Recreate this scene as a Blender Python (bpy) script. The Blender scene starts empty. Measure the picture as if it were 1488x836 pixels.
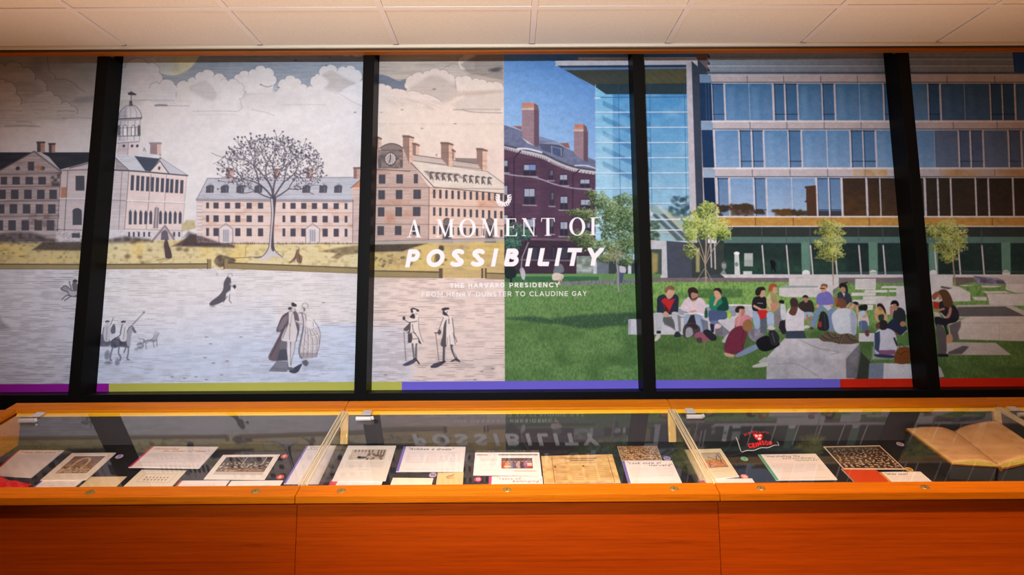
# Library wall with printed panels above a row of slanted oak display cases.
import bpy, bmesh, math
import numpy as np
from mathutils import Matrix, Vector

S = bpy.context.scene
EYE = 1.60                                                 # eye height: heights below are measured from the floor
FPX, PY0 = 880.0, 343.5248                                 # focal length and optical centre in photo pixels
PITCH, YAW, ROLL = 0.1293, 0.0024, -0.0055
CF = np.array([math.sin(YAW) * math.cos(PITCH), math.cos(YAW) * math.cos(PITCH), math.sin(PITCH)])
CR = np.array([math.cos(YAW), -math.sin(YAW), 0.0]); CU = np.cross(CR, CF)
CR, CU = math.cos(ROLL) * CR + math.sin(ROLL) * CU, math.cos(ROLL) * CU - math.sin(ROLL) * CR
WALL_Y = 2.741
cam_d = bpy.data.cameras.new('camera'); cam = bpy.data.objects.new('camera', cam_d); S.collection.objects.link(cam)
cam_d.sensor_fit = 'HORIZONTAL'; cam_d.sensor_width = 36.0; cam_d.lens = FPX / 1488 * 36.0
cam_d.shift_y = (PY0 - 418.0) / 1488.0; cam_d.clip_start = .05
cam.matrix_world = Matrix(((CR[0], CU[0], -CF[0], 0), (CR[1], CU[1], -CF[1], 0), (CR[2], CU[2], -CF[2], EYE), (0, 0, 0, 1)))
S.camera = cam
w = bpy.data.worlds.new('room_ambient'); S.world = w; w.use_nodes = True
w.node_tree.nodes['Background'].inputs[0].default_value = (1.0, .82, .66, 1); w.node_tree.nodes['Background'].inputs[1].default_value = .05
S.view_settings.view_transform = 'Standard'; S.view_settings.look = 'None'; S.view_settings.gamma = 1.0; S.view_settings.use_curve_mapping = False
S.view_settings.exposure = 0.0
S.cycles.max_bounces = 8; S.cycles.transparent_max_bounces = 16; S.cycles.use_denoising = True

def lamp(name, kind, loc, power, col, target=None, **kw):
    d = bpy.data.lights.new(name, kind); d.energy = power; d.color = col
    for k, v in kw.items(): setattr(d, k, v)
    o = bpy.data.objects.new(name, d); S.collection.objects.link(o); o.location = loc
    if target is not None: o.rotation_euler = (Vector(target) - Vector(loc)).to_track_quat('-Z', 'Y').to_euler()
    return o
WARM = (1.0, .66, .38); NEUT = (.80, .92, 1.0); UPW = (1.0, .66, .45)
# a neutral track spot washes the printed panels, three warm ones light the cases, added unseen fills lift the ceiling, case fronts and right panel
ws = lamp('wall_spot_lamp', 'SPOT', (-.40, -1.15, 2.30), 560, NEUT, (-.22, 2.74, 2.30 - 3.89 * math.tan(math.radians(6.2))), spot_size=math.radians(74), spot_blend=.68, shadow_soft_size=.05)
ws.scale = (1, .49, 1)                                     # barn doors: a wide, low cone that stays off the cases
for cx_, cw_, ca_ in ((-1.15, 50, 46), (.1, 158, 50), (1.40, 125, 58)):
    cl = lamp('case_spot_lamp', 'SPOT', (cx_ * .9, .95, 2.74), cw_, WARM, (cx_, 1.86, 1.06), spot_size=math.radians(ca_), spot_blend=.85, shadow_soft_size=.05); cl.scale = (1, .56, 1)
fl = lamp('added_front_fill', 'SPOT', (.35, -1.2, 2.20), 175, WARM, (.45, 1.85, 2.2 - 3.05 * math.tan(math.radians(26))), spot_size=math.radians(78), spot_blend=1.0, shadow_soft_size=.05)  # fill added behind the viewer to brighten the case fronts
fl.scale = (1, .2, 1)
lamp('added_ceiling_fill', 'AREA', (0, 1.40, .60), 22, UPW, (0, 1.42, 2.8), shape='RECTANGLE', size=3.0, size_y=.25, spread=math.radians(72))  # unseen fill added in place of light bounced up to the ceiling
for sx_ in (-1, 1): lamp('added_side_fill', 'AREA', (2.15 * sx_, 1.42, .60), 6, (1.0, .50, .25), (2.15 * sx_, 1.44, 2.8), shape='RECTANGLE', size=.9, size_y=.25, spread=math.radians(78))  # unseen orange fills added to warm the ends of the ceiling
lamp('added_panel_fill', 'SPOT', (2.1, -.6, 2.5), 60, (1.0, .72, .48), (2.45, 2.74, 1.30), spot_size=math.radians(30), spot_blend=1.0, shadow_soft_size=.05)  # unseen warm fill added to lift the foot of the rightmost panel
# ---------------------------------------------------------------- print engine
# The printed wall panels, labels and photographs are flat print: their pictures
# are drawn here, stroke by stroke, into generated images.
class Canvas:
    def __init__(s, w, h, fmap, col=(255, 255, 255)):
        s.w, s.h, s.fmap = w, h, fmap
        s.a = np.empty((h, w, 3), np.float32); s.a[:] = np.array(col, np.float32) / 255
        s.ox = s.oy = 0.0; s.sc = 1.0; s.clip = None
    def at(s, x0=0.0, y0=0.0, sc=1.0):
        s.ox, s.oy, s.sc = x0, y0, sc; return s
    def P(s, pts):
        p = np.asarray(pts, float).reshape(-1, 2)
        return s.fmap(p / s.sc + np.array([s.ox, s.oy]))
    def unit(s, x, y):          # canvas pixels per drawing unit near a point
        q = s.P([(x, y), (x + 1, y)]); return float(np.hypot(*(q[1] - q[0])))
    def _bb(s, p, pad):
        x0 = max(0, int(math.floor(p[:, 0].min() - pad))); x1 = min(s.w, int(math.ceil(p[:, 0].max() + pad)) + 1)
        y0 = max(0, int(math.floor(p[:, 1].min() - pad))); y1 = min(s.h, int(math.ceil(p[:, 1].max() + pad)) + 1)
        return (x0, y0, x1, y1) if x1 > x0 and y1 > y0 else None
    def blend(s, bb, m, col):
        x0, y0, x1, y1 = bb
        if s.clip is not None: m = m * s.clip[y0:y1, x0:x1]
        c = np.asarray(col, np.float32) / 255
        if c.ndim == 3: c = c[y0:y1, x0:x1]
        r = s.a[y0:y1, x0:x1]; r += m[..., None] * (c - r)
    def pmask(s, rings, soft=0.5):
        rs = [s.P(r) for r in rings]; bb = s._bb(np.concatenate(rs), 1 + soft)
        if bb is None: return None, None
        x0, y0, x1, y1 = bb
        X = np.arange(x0, x1, dtype=np.float32)[None, :] + .5; Y = np.arange(y0, y1, dtype=np.float32)[:, None] + .5
        ins = np.zeros((y1 - y0, x1 - x0), bool); d2 = np.full(ins.shape, 1e9, np.float32)
        for r in rs:
            n = len(r)
            for i in range(n):
                ax, ay = r[i]; bx, by = r[(i + 1) % n]
                dx, dy = bx - ax, by - ay; L = dx * dx + dy * dy
                if L < 1e-9: continue
                if abs(dy) > 1e-9:
                    c = ((ay > Y) != (by > Y)); xi = (Y - ay) * (dx / dy) + ax
                    ins ^= c & (X < xi)
                lo, hi = (ay, by) if ay < by else (by, ay)
                t = np.clip(((X - ax) * dx + (Y - ay) * dy) / L, 0, 1)
                np.minimum(d2, (X - ax - t * dx) ** 2 + (Y - ay - t * dy) ** 2, out=d2)
        d = np.sqrt(d2); sd = np.where(ins, d, -d)
        return bb, np.clip(.5 + sd / (2 * soft), 0, 1)
    def poly(s, pts, col, a=1.0, soft=0.5):
        bb, m = s.pmask([pts], soft)
        if bb: s.blend(bb, m * a, col)
    def rings(s, rings, col, a=1.0, soft=0.5):
        bb, m = s.pmask(rings, soft)
        if bb: s.blend(bb, m * a, col)
    def rect(s, x0, y0, x1, y1, col, a=1.0, soft=0.5): s.poly([(x0, y0), (x1, y0), (x1, y1), (x0, y1)], col, a, soft)
    def lmask(s, segs, w, soft=0.5):
        allp = s.P([p for g in segs for p in g]); u = s.unit(*segs[0][0]); hw = w * u / 2
        bb = s._bb(allp, hw + 1)
        if bb is None: return None, None
        x0, y0, x1, y1 = bb
        X = np.arange(x0, x1, dtype=np.float32)[None, :] + .5; Y = np.arange(y0, y1, dtype=np.float32)[:, None] + .5
        d2 = np.full((y1 - y0, x1 - x0), 1e9, np.float32)
        for g in segs:
            q = s.P(g)
            for i in range(len(q) - 1):
                ax, ay = q[i]; dx, dy = q[i + 1] - q[i]; L = dx * dx + dy * dy + 1e-9
                t = np.clip(((X - ax) * dx + (Y - ay) * dy) / L, 0, 1)
                np.minimum(d2, (X - ax - t * dx) ** 2 + (Y - ay - t * dy) ** 2, out=d2)
        k = min(1.0, 2 * hw / 1.0)
        return bb, np.clip((max(hw, .5) - np.sqrt(d2)) / (2 * soft) + .5, 0, 1) * k
    def line(s, pts, w, col, a=1.0, soft=0.5):
        if len(pts) < 2: return
        # long lines are cut so that their boxes stay small
        for i in range(len(pts) - 1):
            n = 1
            if len(pts) == 2: n = max(1, int(np.hypot(pts[1][0] - pts[0][0], pts[1][1] - pts[0][1]) * s.unit(*pts[0]) / 90)) if abs(pts[1][0] - pts[0][0]) > 1 and abs(pts[1][1] - pts[0][1]) > 1 else 1
            if n == 1: continue
        bb, m = s.lmask([pts], w, soft)
        if bb: s.blend(bb, m * a, col)
    def segs(s, segs, w, col, a=1.0, soft=.5):
        bb, m = s.lmask(segs, w, soft)
        if bb: s.blend(bb, m * a, col)
    def ell(s, cx, cy, rx, ry, col, a=1.0, soft=0.5, rot=0.0):
        q = s.P([(cx, cy)])[0]; u = s.unit(cx, cy); rx, ry = max(rx * u, .3), max(ry * u, .3); R_ = max(rx, ry)
        bb = s._bb(q[None], R_ + 1 + soft)
        if bb is None: return
        x0, y0, x1, y1 = bb
        X = np.arange(x0, x1, dtype=np.float32)[None, :] + .5 - q[0]; Y = np.arange(y0, y1, dtype=np.float32)[:, None] + .5 - q[1]
        if rot: c, n = math.cos(rot), math.sin(rot); X, Y = c * X + n * Y, c * Y - n * X
        r = np.sqrt((X / rx) ** 2 + (Y / ry) ** 2)
        s.blend(bb, np.clip((1 - r) * min(rx, ry) / (2 * soft) + .5, 0, 1) * a, col)
    def grad(s, pts, c0, c1, p0, p1, a=1.0, soft=.5):     # polygon with a printed colour gradient from p0 to p1
        bb, m = s.pmask([pts], soft)
        if not bb: return
        q0, q1 = s.P([p0, p1]); d = q1 - q0; L = d @ d
        x0, y0, x1, y1 = bb
        X = np.arange(x0, x1, dtype=np.float32)[None, :]; Y = np.arange(y0, y1, dtype=np.float32)[:, None]
        t = np.clip(((X - q0[0]) * d[0] + (Y - q0[1]) * d[1]) / L, 0, 1)[..., None]
        c = np.array(c0, np.float32) / 255 * (1 - t) + np.array(c1, np.float32) / 255 * t
        if s.clip is not None: m = m * s.clip[y0:y1, x0:x1]
        r = s.a[y0:y1, x0:x1]; r += (m * a)[..., None] * (c - r)
    def tex(s, pts, col, field, a=1.0, soft=.6):          # polygon filled through a noise field
        bb, m = s.pmask([pts], soft)
        if bb: x0, y0, x1, y1 = bb; s.blend(bb, m * np.clip(field[y0:y1, x0:x1] if hasattr(field, 'shape') else field, 0, 1) * a, col)
    def image(s, name):
        im = bpy.data.images.new(name, s.w, s.h, alpha=False)
        px = np.ones((s.h, s.w, 4), np.float32); px[..., :3] = np.clip(s.a[::-1], 0, 1)
        im.pixels.foreach_set(px.ravel()); im.update(); im.pack(); return im

def vnoise(h, w, cx, cy, seed):
    r = np.random.RandomState(seed); gh, gw = int(h / cy) + 3, int(w / cx) + 3
    g = r.rand(gh, gw).astype(np.float32)
    y = np.arange(h, dtype=np.float32) / cy; x = np.arange(w, dtype=np.float32) / cx
    yi, xi = y.astype(int), x.astype(int); fy = (y - yi)[:, None]; fx = (x - xi)[None, :]
    fy = fy * fy * (3 - 2 * fy); fx = fx * fx * (3 - 2 * fx)
    A = g[yi][:, xi] * (1 - fx) + g[yi][:, xi + 1] * fx; B = g[yi + 1][:, xi] * (1 - fx) + g[yi + 1][:, xi + 1] * fx
    return A * (1 - fy) + B * fy

def smooth(pts, n=6, closed=False):                        # Catmull-Rom through the points
    p = [np.array(q, float) for q in pts]; N = len(p); out = []
    rng = range(N if closed else N - 1)
    for i in rng:
        if closed: a, b, c, d = p[(i - 1) % N], p[i], p[(i + 1) % N], p[(i + 2) % N]
        else: a, b, c, d = p[max(i - 1, 0)], p[i], p[i + 1], p[min(i + 2, N - 1)]
        for k in range(n):
            t = k / n
            out.append(tuple(.5 * (2 * b + (c - a) * t + (2 * a - 5 * b + 4 * c - d) * t * t + (3 * b - a - 3 * c + d) * t ** 3)))
    if not closed: out.append(tuple(p[-1]))
    return out

def bumps(pts, depth=.35, n=7):                            # a scalloped cloud edge through the points
    out = []
    for i in range(len(pts) - 1):
        a, b = np.array(pts[i], float), np.array(pts[i + 1], float); d = b - a; nn = np.array([d[1], -d[0]])
        for k in range(n):
            t = k / n; out.append(tuple(a + d * t + nn * depth * math.sqrt(max(0, 1 - (2 * t - 1) ** 2))))
    out.append(tuple(pts[-1])); return out

def arc(cx, cy, rx, ry, a0, a1, n=12):
    return [(cx + rx * math.cos(math.radians(a0 + (a1 - a0) * i / n)), cy + ry * math.sin(math.radians(a0 + (a1 - a0) * i / n))) for i in range(n + 1)]

# sans capitals and lower case as centre lines in a box of height 1 (y up); value = (width, strokes)
def _glyphs(t):
    h = t / 2; e = 1 - h; G = {}
    G['I'] = (t, [[(h, -.1), (h, 1.1)]])
    G['L'] = (.5, [[(h, 1.1), (h, h), (.7, h)]])
    G['T'] = (.62, [[(-.1, e), (.8, e)], [(.31, e), (.31, -.1)]])
    G['H'] = (.68, [[(h, -.1), (h, 1.1)], [(.68 - h, -.1), (.68 - h, 1.1)], [(h, .5), (.68 - h, .5)]])
    G['E'] = (.53, [[(.8, e), (h, e), (h, h), (.8, h)], [(h, .51), (.46, .51)]])
    G['F'] = (.5, [[(.8, e), (h, e), (h, -.1)], [(h, .5), (.45, .5)]])
    G['P'] = (.6, [[(h, -.1), (h, e), (.33, e)] + arc(.33, .66, .27 - h, e - .66, 90, -90, 10) + [(h, .66 - (e - .66))]])
    G['B'] = (.63, [[(h, h), (h, e), (.32, e)] + arc(.32, .745, .25 - h, e - .745, 90, -90, 8) + [(h, .51)], [(.32, .51)] + arc(.35, (.51 + h) / 2, .28 - h, (.51 - h) / 2, 90, -90, 8) + [(h, h)]])
    G['R'] = (.63, [[(h, -.1), (h, e), (.33, e)] + arc(.33, .69, .28 - h, e - .69, 90, -90, 8) + [(h, .69 - (e - .69))], [(.33, .4), (.62, -.1)]])
    G['D'] = (.72, [[(h, h), (h, e), (.3, e)] + arc(.3, .5, .42 - h, .5 - h, 90, -90, 12) + [(h, h)]])
    G['O'] = (.86, [arc(.43, .5, .43 - h, .5 - h, 0, 360, 24)])
    G['C'] = (.72, [arc(.43, .5, .43 - h, .5 - h, 48, 312, 18)])
    G['G'] = (.8, [arc(.43, .5, .43 - h, .5 - h, 48, 345, 18) + [(.8 - h, .46), (.5, .46)]])
    G['S'] = (.6, [arc(.3, .73, .28 - h, .27 - h, 35, 250, 12) + [(.3, .5)] + arc(.3, .27, .3 - h, .27 - h, 70, -145, 12)])
    G['Y'] = (.68, [[(.0, 1.1), (.34, .46), (.68, 1.1)], [(.34, .46), (.34, -.1)]])
    G['V'] = (.7, [[(.02, 1.1), (.35, .02), (.68, 1.1)]])
    G['A'] = (.74, [[(.02, -.1), (.37, .98), (.72, -.1)], [(.18, .3), (.56, .3)]])
    G['N'] = (.7, [[(h, -.1), (h, .98), (.7 - h, .02), (.7 - h, 1.1)]])
    G['M'] = (.84, [[(h, -.1), (h, .98), (.42, .3), (.84 - h, .98), (.84 - h, 1.1), (.84 - h, -.1)]])
    G['U'] = (.68, [[(h, 1.1), (h, .34)] + arc(.34, .34, .34 - h, .34 - h, 180, 360, 10) + [(.68 - h, 1.1)]])
    G['W'] = (1.0, [[(.02, 1.1), (.26, .02), (.5, .9), (.74, .02), (.98, 1.1)]])
    x = .66; m = x / 2                                     # lower case
    G['o'] = (.56, [arc(.28, m, .28 - h, m - h, 0, 360, 16)])
    G['e'] = (.54, [[(h, m), (.54 - h, m)] + arc(.27, m, .27 - h, m - h, 0, 310, 14)])
    G['c'] = (.5, [arc(.27, m, .27 - h, m - h, 50, 310, 12)])
    G['a'] = (.54, [arc(.25, m, .25 - h, m - h, 0, 360, 14), [(.54 - h, x), (.54 - h, 0)]])
    G['d'] = (.56, [arc(.26, m, .26 - h, m - h, 0, 360, 14), [(.56 - h, 1.05), (.56 - h, 0)]])
    G['b'] = (.56, [arc(.3, m, .26 - h, m - h, 0, 360, 14), [(h, 1.05), (h, 0)]])
    G['p'] = (.56, [arc(.3, m, .26 - h, m - h, 0, 360, 14), [(h, x), (h, -.3)]])
    G['g'] = (.56, [arc(.26, m, .26 - h, m - h, 0, 360, 14), [(.56 - h, x), (.56 - h, -.2), (.3, -.32), (.05, -.22)]])
    G['h'] = (.54, [[(h, 1.05), (h, 0)], [(h, m)] + arc(.27, x - .22, .27 - h, .22 - h, 180, 0, 8) + [(.54 - h, 0)]])
    G['n'] = (.54, [[(h, x), (h, 0)], [(h, m)] + arc(.27, x - .22, .27 - h, .22 - h, 180, 0, 8) + [(.54 - h, 0)]])
    G['u'] = (.54, [[(h, x), (h, .22)] + arc(.27, .22, .27 - h, .22 - h, 180, 360, 8) + [(.54 - h, x)], [(.54 - h, .2), (.54 - h, 0)]])
    G['m'] = (.8, [[(h, x), (h, 0)], [(h, m)] + arc(.24, x - .18, .24 - h, .18 - h, 180, 0, 6) + [(.48 - h, 0)], [(.48 - h, m)] + arc(.6, x - .18, .2 - h * .5, .18 - h, 180, 0, 6) + [(.8 - h, 0)]])
    G['r'] = (.38, [[(h, x), (h, 0)], [(h, m), (.2, x - h), (.38, x - h)]])
    G['s'] = (.46, [[(.44, x - .12), (.28, x - h), (.1, x - .14), (.24, m), (.38, .2), (.24, h), (.02, .12)]])
    G['t'] = (.36, [[(.16, .9), (.16, .14), (.34, h)], [(0, x), (.36, x)]])
    G['i'] = (t, [[(h, x), (h, 0)], [(h, .88), (h, .96)]])
    G['l'] = (t, [[(h, 1.05), (h, 0)]])
    G['k'] = (.5, [[(h, 1.05), (h, 0)], [(.46, x), (h, .24)], [(.2, .36), (.5, 0)]])
    G['v'] = (.5, [[(0, x), (.25, 0), (.5, x)]])
    G['w'] = (.76, [[(0, x), (.19, 0), (.38, x), (.57, 0), (.76, x)]])
    G['x'] = (.5, [[(0, x), (.5, 0)], [(0, 0), (.5, x)]])
    G['y'] = (.5, [[(0, x), (.26, .02)], [(.5, x), (.14, -.3)]])
    G['f'] = (.38, [[(.38, 1.0), (.22, .98), (.16, .8), (.16, 0)], [(0, x), (.36, x)]])
    G['"'] = (.3, [[(.08, 1.05), (.08, .8)], [(.22, 1.05), (.22, .8)]])
    G['0'] = (.58, [arc(.29, .5, .26, .47, 0, 360, 16)]); G['1'] = (.4, [[(.05, .8), (.25, .98), (.25, 0)]]); G['7'] = (.55, [[(0, e), (.52, e), (.2, 0)]])
    G['2'] = (.55, [arc(.27, .7, .24, .26, 160, -30, 8) + [(.05, h), (.55, h)]])
    G['3'] = (.55, [arc(.26, .74, .2, .24, 150, -80, 8) + arc(.26, .27, .24, .25, 80, -150, 8)])
    G['4'] = (.6, [[(.42, -.05), (.42, .95), (.04, .3), (.6, .3)]])
    G['5'] = (.55, [[(.5, e), (.12, e), (.08, .55)] + arc(.27, .32, .24, .28, 120, -140, 10)])
    G['6'] = (.55, [arc(.27, .3, .23, .28, 0, 360, 14), [(.05, .35), (.12, .75), (.4, .97)]])
    G['8'] = (.55, [arc(.27, .74, .2, .22, 0, 360, 12), arc(.27, .27, .24, .26, 0, 360, 12)])
    return G
_GC = {}
def glyph(c, t):
    k = round(t, 3)
    if k not in _GC: _GC[k] = _glyphs(k)
    return _GC[k].get(c)
def put(cv, c, x, yb, H, t, col, a=1.0, shear=0.0, width=None, slope=0.0, tight=True):
    g = glyph(c, t)
    if g is None: return
    w, st = g; k = (width / (w * H)) if width else 1.0
    f = lambda p: (x + (p[0] * k + p[1] * shear) * H, yb - p[1] * H)
    segs = [[f(p) for p in s_] for s_ in st]
    bb, m = cv.lmask(segs, t * H)
    if not bb: return
    if tight and c.isupper():
        bb2, m2 = cv.pmask([[f((0, 0)), f((w, 0)), f((w, 1)), f((0, 1))]])
        M = np.zeros_like(m); x0, y0, x1, y1 = bb
        X0, Y0, X1, Y1 = max(x0, bb2[0]), max(y0, bb2[1]), min(x1, bb2[2]), min(y1, bb2[3])
        if X1 > X0 and Y1 > Y0: M[Y0 - y0:Y1 - y0, X0 - x0:X1 - x0] = m2[Y0 - bb2[1]:Y1 - bb2[1], X0 - bb2[0]:X1 - bb2[0]]
        m = m * M
    cv.blend(bb, m * a, col)
def twidth(txt, H, t, gap): return sum((.32 if c == ' ' else glyph(c, t)[0]) * H + gap for c in txt) - gap
def text(cv, txt, x, yb, H, t, col, a=1.0, shear=0.0, span=None, gap=.14, slope=0.0):
    g = gap * H
    if span:                                               # fit: stretch the gaps, then the letters
        w0 = twidth(txt, H, t, 0); g = (span - w0) / max(1, len(txt) - 1); k = 1.0
        if g > .24 * H: g = .24 * H; k = (span - g * (len(txt) - 1)) / w0
        if g < .06 * H: g = .06 * H; k = (span - g * (len(txt) - 1)) / w0
    else: k = 1.0
    x0 = x
    for c in txt:
        if c == ' ': x += .32 * H * k + g; continue
        w = glyph(c, t)[0] * H * k
        put(cv, c, x, yb + (x - x0) * slope, H, t, col, a, shear, w); x += w + g
def greek(cv, x0, y0, x1, y1, lines, col, a=.6, seed=1, w=.5, para=()):   # running text too small to read: word-long dashes
    r = np.random.RandomState(seed)
    for i in range(lines):
        y = y0 + (y1 - y0) * (i + .5) / lines; xe = x1 if i not in para else x0 + (x1 - x0) * r.uniform(.3, .8); x = x0
        while x < xe:
            L = (x1 - x0) * r.uniform(.03, .09); cv.line([(x, y), (min(x + L, xe), y)], w, col, a * r.uniform(.7, 1)); x += L + (x1 - x0) * .016
# ---------------------------------------------------------------- the printed wall picture
def paint_mural():
    PPM, X0, ZT = 600.0, -3.0, 1.272                      # canvas pixels per metre; left and top edge on the wall (z from eye level)
    W_, H_ = 3600, 972
    def fmap(p):
        d = (p[:, :1] - 744) / FPX * CR - (p[:, 1:] - PY0) / FPX * CU + CF
        k = WALL_Y / d[:, 1:2]; q = d * k
        return np.stack([(q[:, 0] - X0) * PPM, (ZT - q[:, 2]) * PPM], 1)
    m = Canvas(W_, H_, fmap, (226, 219, 222))
    rnd = np.random.RandomState(7)
    XX = (np.arange(W_, dtype=np.float32)[None, :]); YY = np.arange(H_, dtype=np.float32)[:, None]
    hz = vnoise(H_, W_, 38, 1.25, 1); hz2 = vnoise(H_, W_, 60, 2.6, 2); dk = vnoise(H_, W_, 120, 70, 3); fine = vnoise(H_, W_, 2.2, 2.2, 4); mid = vnoise(H_, W_, 9, 7, 5); blot = vnoise(H_, W_, 46, 34, 6)
    ink = (66, 62, 70); dark = (66, 64, 74)
    split = fmap(np.array([[732.5, 300.]]))[0, 0]
    old = np.clip(split - XX + .5, 0, 1) * np.ones((H_, 1), np.float32); new = 1 - old
    m.clip = old
    wob = vnoise(H_, W_, 110, 46, 31) * 3.2
    rows = np.clip(np.cos(6.2832 * (YY / 3.5 + wob)) * .9 + .05, 0, 1); rows2 = np.clip(np.cos(6.2832 * (YY / 4.6 + vnoise(H_, W_, 160, 40, 32) * 2.4)) * 1.1 - .25, 0, 1)
    hatch = rows * np.clip((hz2 - .25) * 1.6, 0, 1) * (.5 + .5 * dk)              # fine level engraving lines
    hatch2 = np.clip((hz2 - .5) * 4, 0, 1)
    m.at()
    # paper: cooler towards the foot of the second sheet, sepia in the third
    m.grad([(545, 60), (740, 60), (740, 600), (530, 600)], (226, 205, 194), (228, 204, 196), (0, 80), (0, 560))
    m.grad([(-300, 60), (172, 60), (128, 600), (-300, 600)], (214, 208, 212), (206, 200, 214), (0, 300), (0, 560))
    m.grad([(142, 430), (535, 430), (530, 600), (128, 600)], (226, 219, 224), (208, 212, 232), (0, 470), (0, 545))
    m.grad([(534, 470), (600, 470), (600, 600), (530, 600)], (226, 204, 198), (210, 204, 216), (0, 480), (0, 548), .7, 14)
    m.grad([(400, 190), (541, 190), (534, 470), (400, 470)], (226, 219, 222), (224, 214, 216), (400, 0), (520, 0))
    # --- sky
    m.tex([(-300, 20), (200, 20), (200, 140), (120, 165), (-300, 165)], (150, 146, 144), .62 + .38 * hatch, 1, 34)
    m.tex([(-300, 20), (200, 20), (200, 120), (-300, 140)], (120, 128, 132), np.clip(blot - .2, 0, 1) * .9, .7, 24)
    m.tex([(-300, 140), (200, 110), (200, 195), (-300, 195)], (176, 168, 170), .35 + .5 * hatch, .5, 30)
    m.at(0, 70, 4.18)
    def cloud(edge, base, fill, ha=.5, edgecol=ink, ew=2.2, top=None, ea=.75):
        pts = bumps(edge, .30, 8)
        m.poly(pts + list(base), fill, .8, 1.2)
        m.tex(pts + list(base), (120, 114, 116), hatch * ha, 1)
        if ew: m.line(pts, ew, edgecol, ea)
    cloud([(-60, 120), (30, 110), (140, 120), (212, 190), (285, 250), (250, 290)], [(100, 400), (-60, 400)], (186, 182, 182), .7)
    m.tex([(0, 190), (210, 200), (280, 270), (100, 330), (0, 260)], (120, 118, 120), .4 * dk + .4 * hatch, .8, 8)
    cloud([(-60, 240), (40, 205), (95, 280), (120, 345), (190, 370), (215, 405), (255, 430)], [(200, 480), (-60, 480)], (196, 191, 192), .6)
    cloud([(280, 262), (330, 290), (375, 335), (430, 350), (468, 400)], [(400, 440), (200, 430), (120, 345)], (190, 186, 187), .6)
    m.line(smooth([(285, 45), (292, 100), (300, 140), (335, 165), (340, 190), (400, 190), (450, 215), (480, 245), (520, 265)]), 2.4, ink, .6)
    m.tex([(220, 140), (330, 180), (460, 220), (480, 300), (380, 330), (280, 240)], (128, 126, 126), .3 + .4 * hatch, .6, 8)
    m.tex([(420, 330), (480, 300), (600, 285), (600, 320), (460, 335)], (112, 120, 130), .5 + .5 * hatch, .8, 5)
    for x0, y0, x1, a in ((30, 474, 240, .6), (100, 450, 190, .45), (350, 382, 450, .5), (380, 425, 560, .4), (0, 380, 130, .3), (150, 330, 300, .3)):
        m.line([(x0, y0), ((x0 + x1) / 2, y0 - 3), (x1, y0 + 2)], 4, (96, 92, 100), a, 2.5)
    # sheet two: blue-grey band, clouds
    m.at(155, 70, 4.179)
    m.tex([(66, -60), (1625, -60), (1610, 300), (40, 300)], (134, 146, 164), .72 + .28 * hatch, 1, 10)
    m.tex([(66, -60), (1625, -60), (1610, 300), (40, 300)], (92, 104, 124), hatch * .75, 1, 10)
    m.tex([(60, 20), (1620, 20), (1620, 300), (60, 300)], (172, 178, 190), np.clip(blot - .45, 0, 1) * .9)
    m.tex([(40, 20), (300, 20), (320, 200), (40, 220)], (190, 190, 200), .85 + .1 * hatch, .9, 6)
    def cl2(edge, base, fill=(224, 219, 222), ha=.25, ec=(112, 112, 122), ew=2.4, d=.33, ea=.8):
        pts = bumps(edge, d, 9); m.poly(pts + list(base), fill, 1, .9)
        m.tex(pts + list(base), (150, 142, 146), hatch * ha); m.line(pts, ew, ec, ea)
    cl2([(60, 130), (200, 40), (285, 92)], [(280, 110), (60, 260)], (206, 204, 210), .5)
    m.poly(smooth([(275, 60), (330, 25), (440, 20), (556, 30), (556, 60), (520, 110), (480, 140), (420, 166), (350, 160), (300, 130)], 6, True), (214, 212, 206), 1, .9)
    m.tex(smooth([(430, 30), (556, 30), (550, 70), (500, 130), (420, 166), (400, 120)], 5, True), (214, 206, 160), np.full((H_, W_), .6), 1, 3)
    m.tex([(290, 60), (430, 40), (440, 140), (330, 140)], (150, 152, 158), .25 + hatch * .5, .8, 6)
    m.line(smooth([(556, 36), (552, 70), (520, 110), (480, 140), (420, 166), (360, 165)]), 2, (112, 112, 112), .5)
    cl2([(60, 170), (110, 120), (250, 95), (320, 150), (312, 225)], [(340, 300), (40, 330), (40, 190)], (218, 213, 218), .45)
    cl2([(262, 245), (320, 215), (415, 225), (420, 270)], [(420, 340), (255, 330)], (216, 212, 217), .4)
    cl2([(425, 240), (490, 205), (540, 185)], [(560, 330), (425, 330)], (218, 214, 214), .4, (120, 118, 112))
    cl2([(540, 190), (580, 145), (655, 165)], [(660, 330), (500, 330)], (222, 217, 221), .2)
    cl2([(650, 175), (715, 172), (722, 215)], [(720, 330), (600, 300)], (222, 217, 221), .2)
    m.tex(smooth([(500, 240), (600, 200), (660, 260), (665, 300), (640, 322), (560, 290)], 5, True), (160, 154, 160), .35 + .4 * hatch, .8, 4)
    m.at(330, 70, 6.43)
    cl2([(70, 300), (110, 245), (215, 245)], [(200, 400), (60, 400)], (224, 219, 222), .15)
    cl2([(205, 255), (260, 200), (360, 190), (435, 255), (435, 340)], [(420, 420), (180, 420)], (226, 221, 224), .15)
    cl2([(485, 380), (540, 290), (640, 285), (690, 340), (745, 375)], [(760, 480), (440, 440)], (224, 217, 219), .15)
    cl2([(745, 385), (800, 365)], [(820, 440), (740, 440)], (224, 217, 219), .15)
    cl2([(800, 360), (820, 260), (865, 250), (930, 170), (1030, 215)], [(1050, 460), (800, 460)], (222, 216, 218), .15)
    cl2([(1030, 215), (1110, 185), (1200, 200), (1240, 310), (1300, 330)], [(1300, 480), (1000, 480)], (222, 217, 221), .15)
    m.tex(smooth([(890, 250), (960, 210), (1040, 240), (1120, 290), (1200, 330), (1100, 380), (1050, 420), (960, 400), (900, 380), (950, 320)], 5, True), (150, 140, 138), .45 + .55 * hatch, .75, 4)
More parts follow.
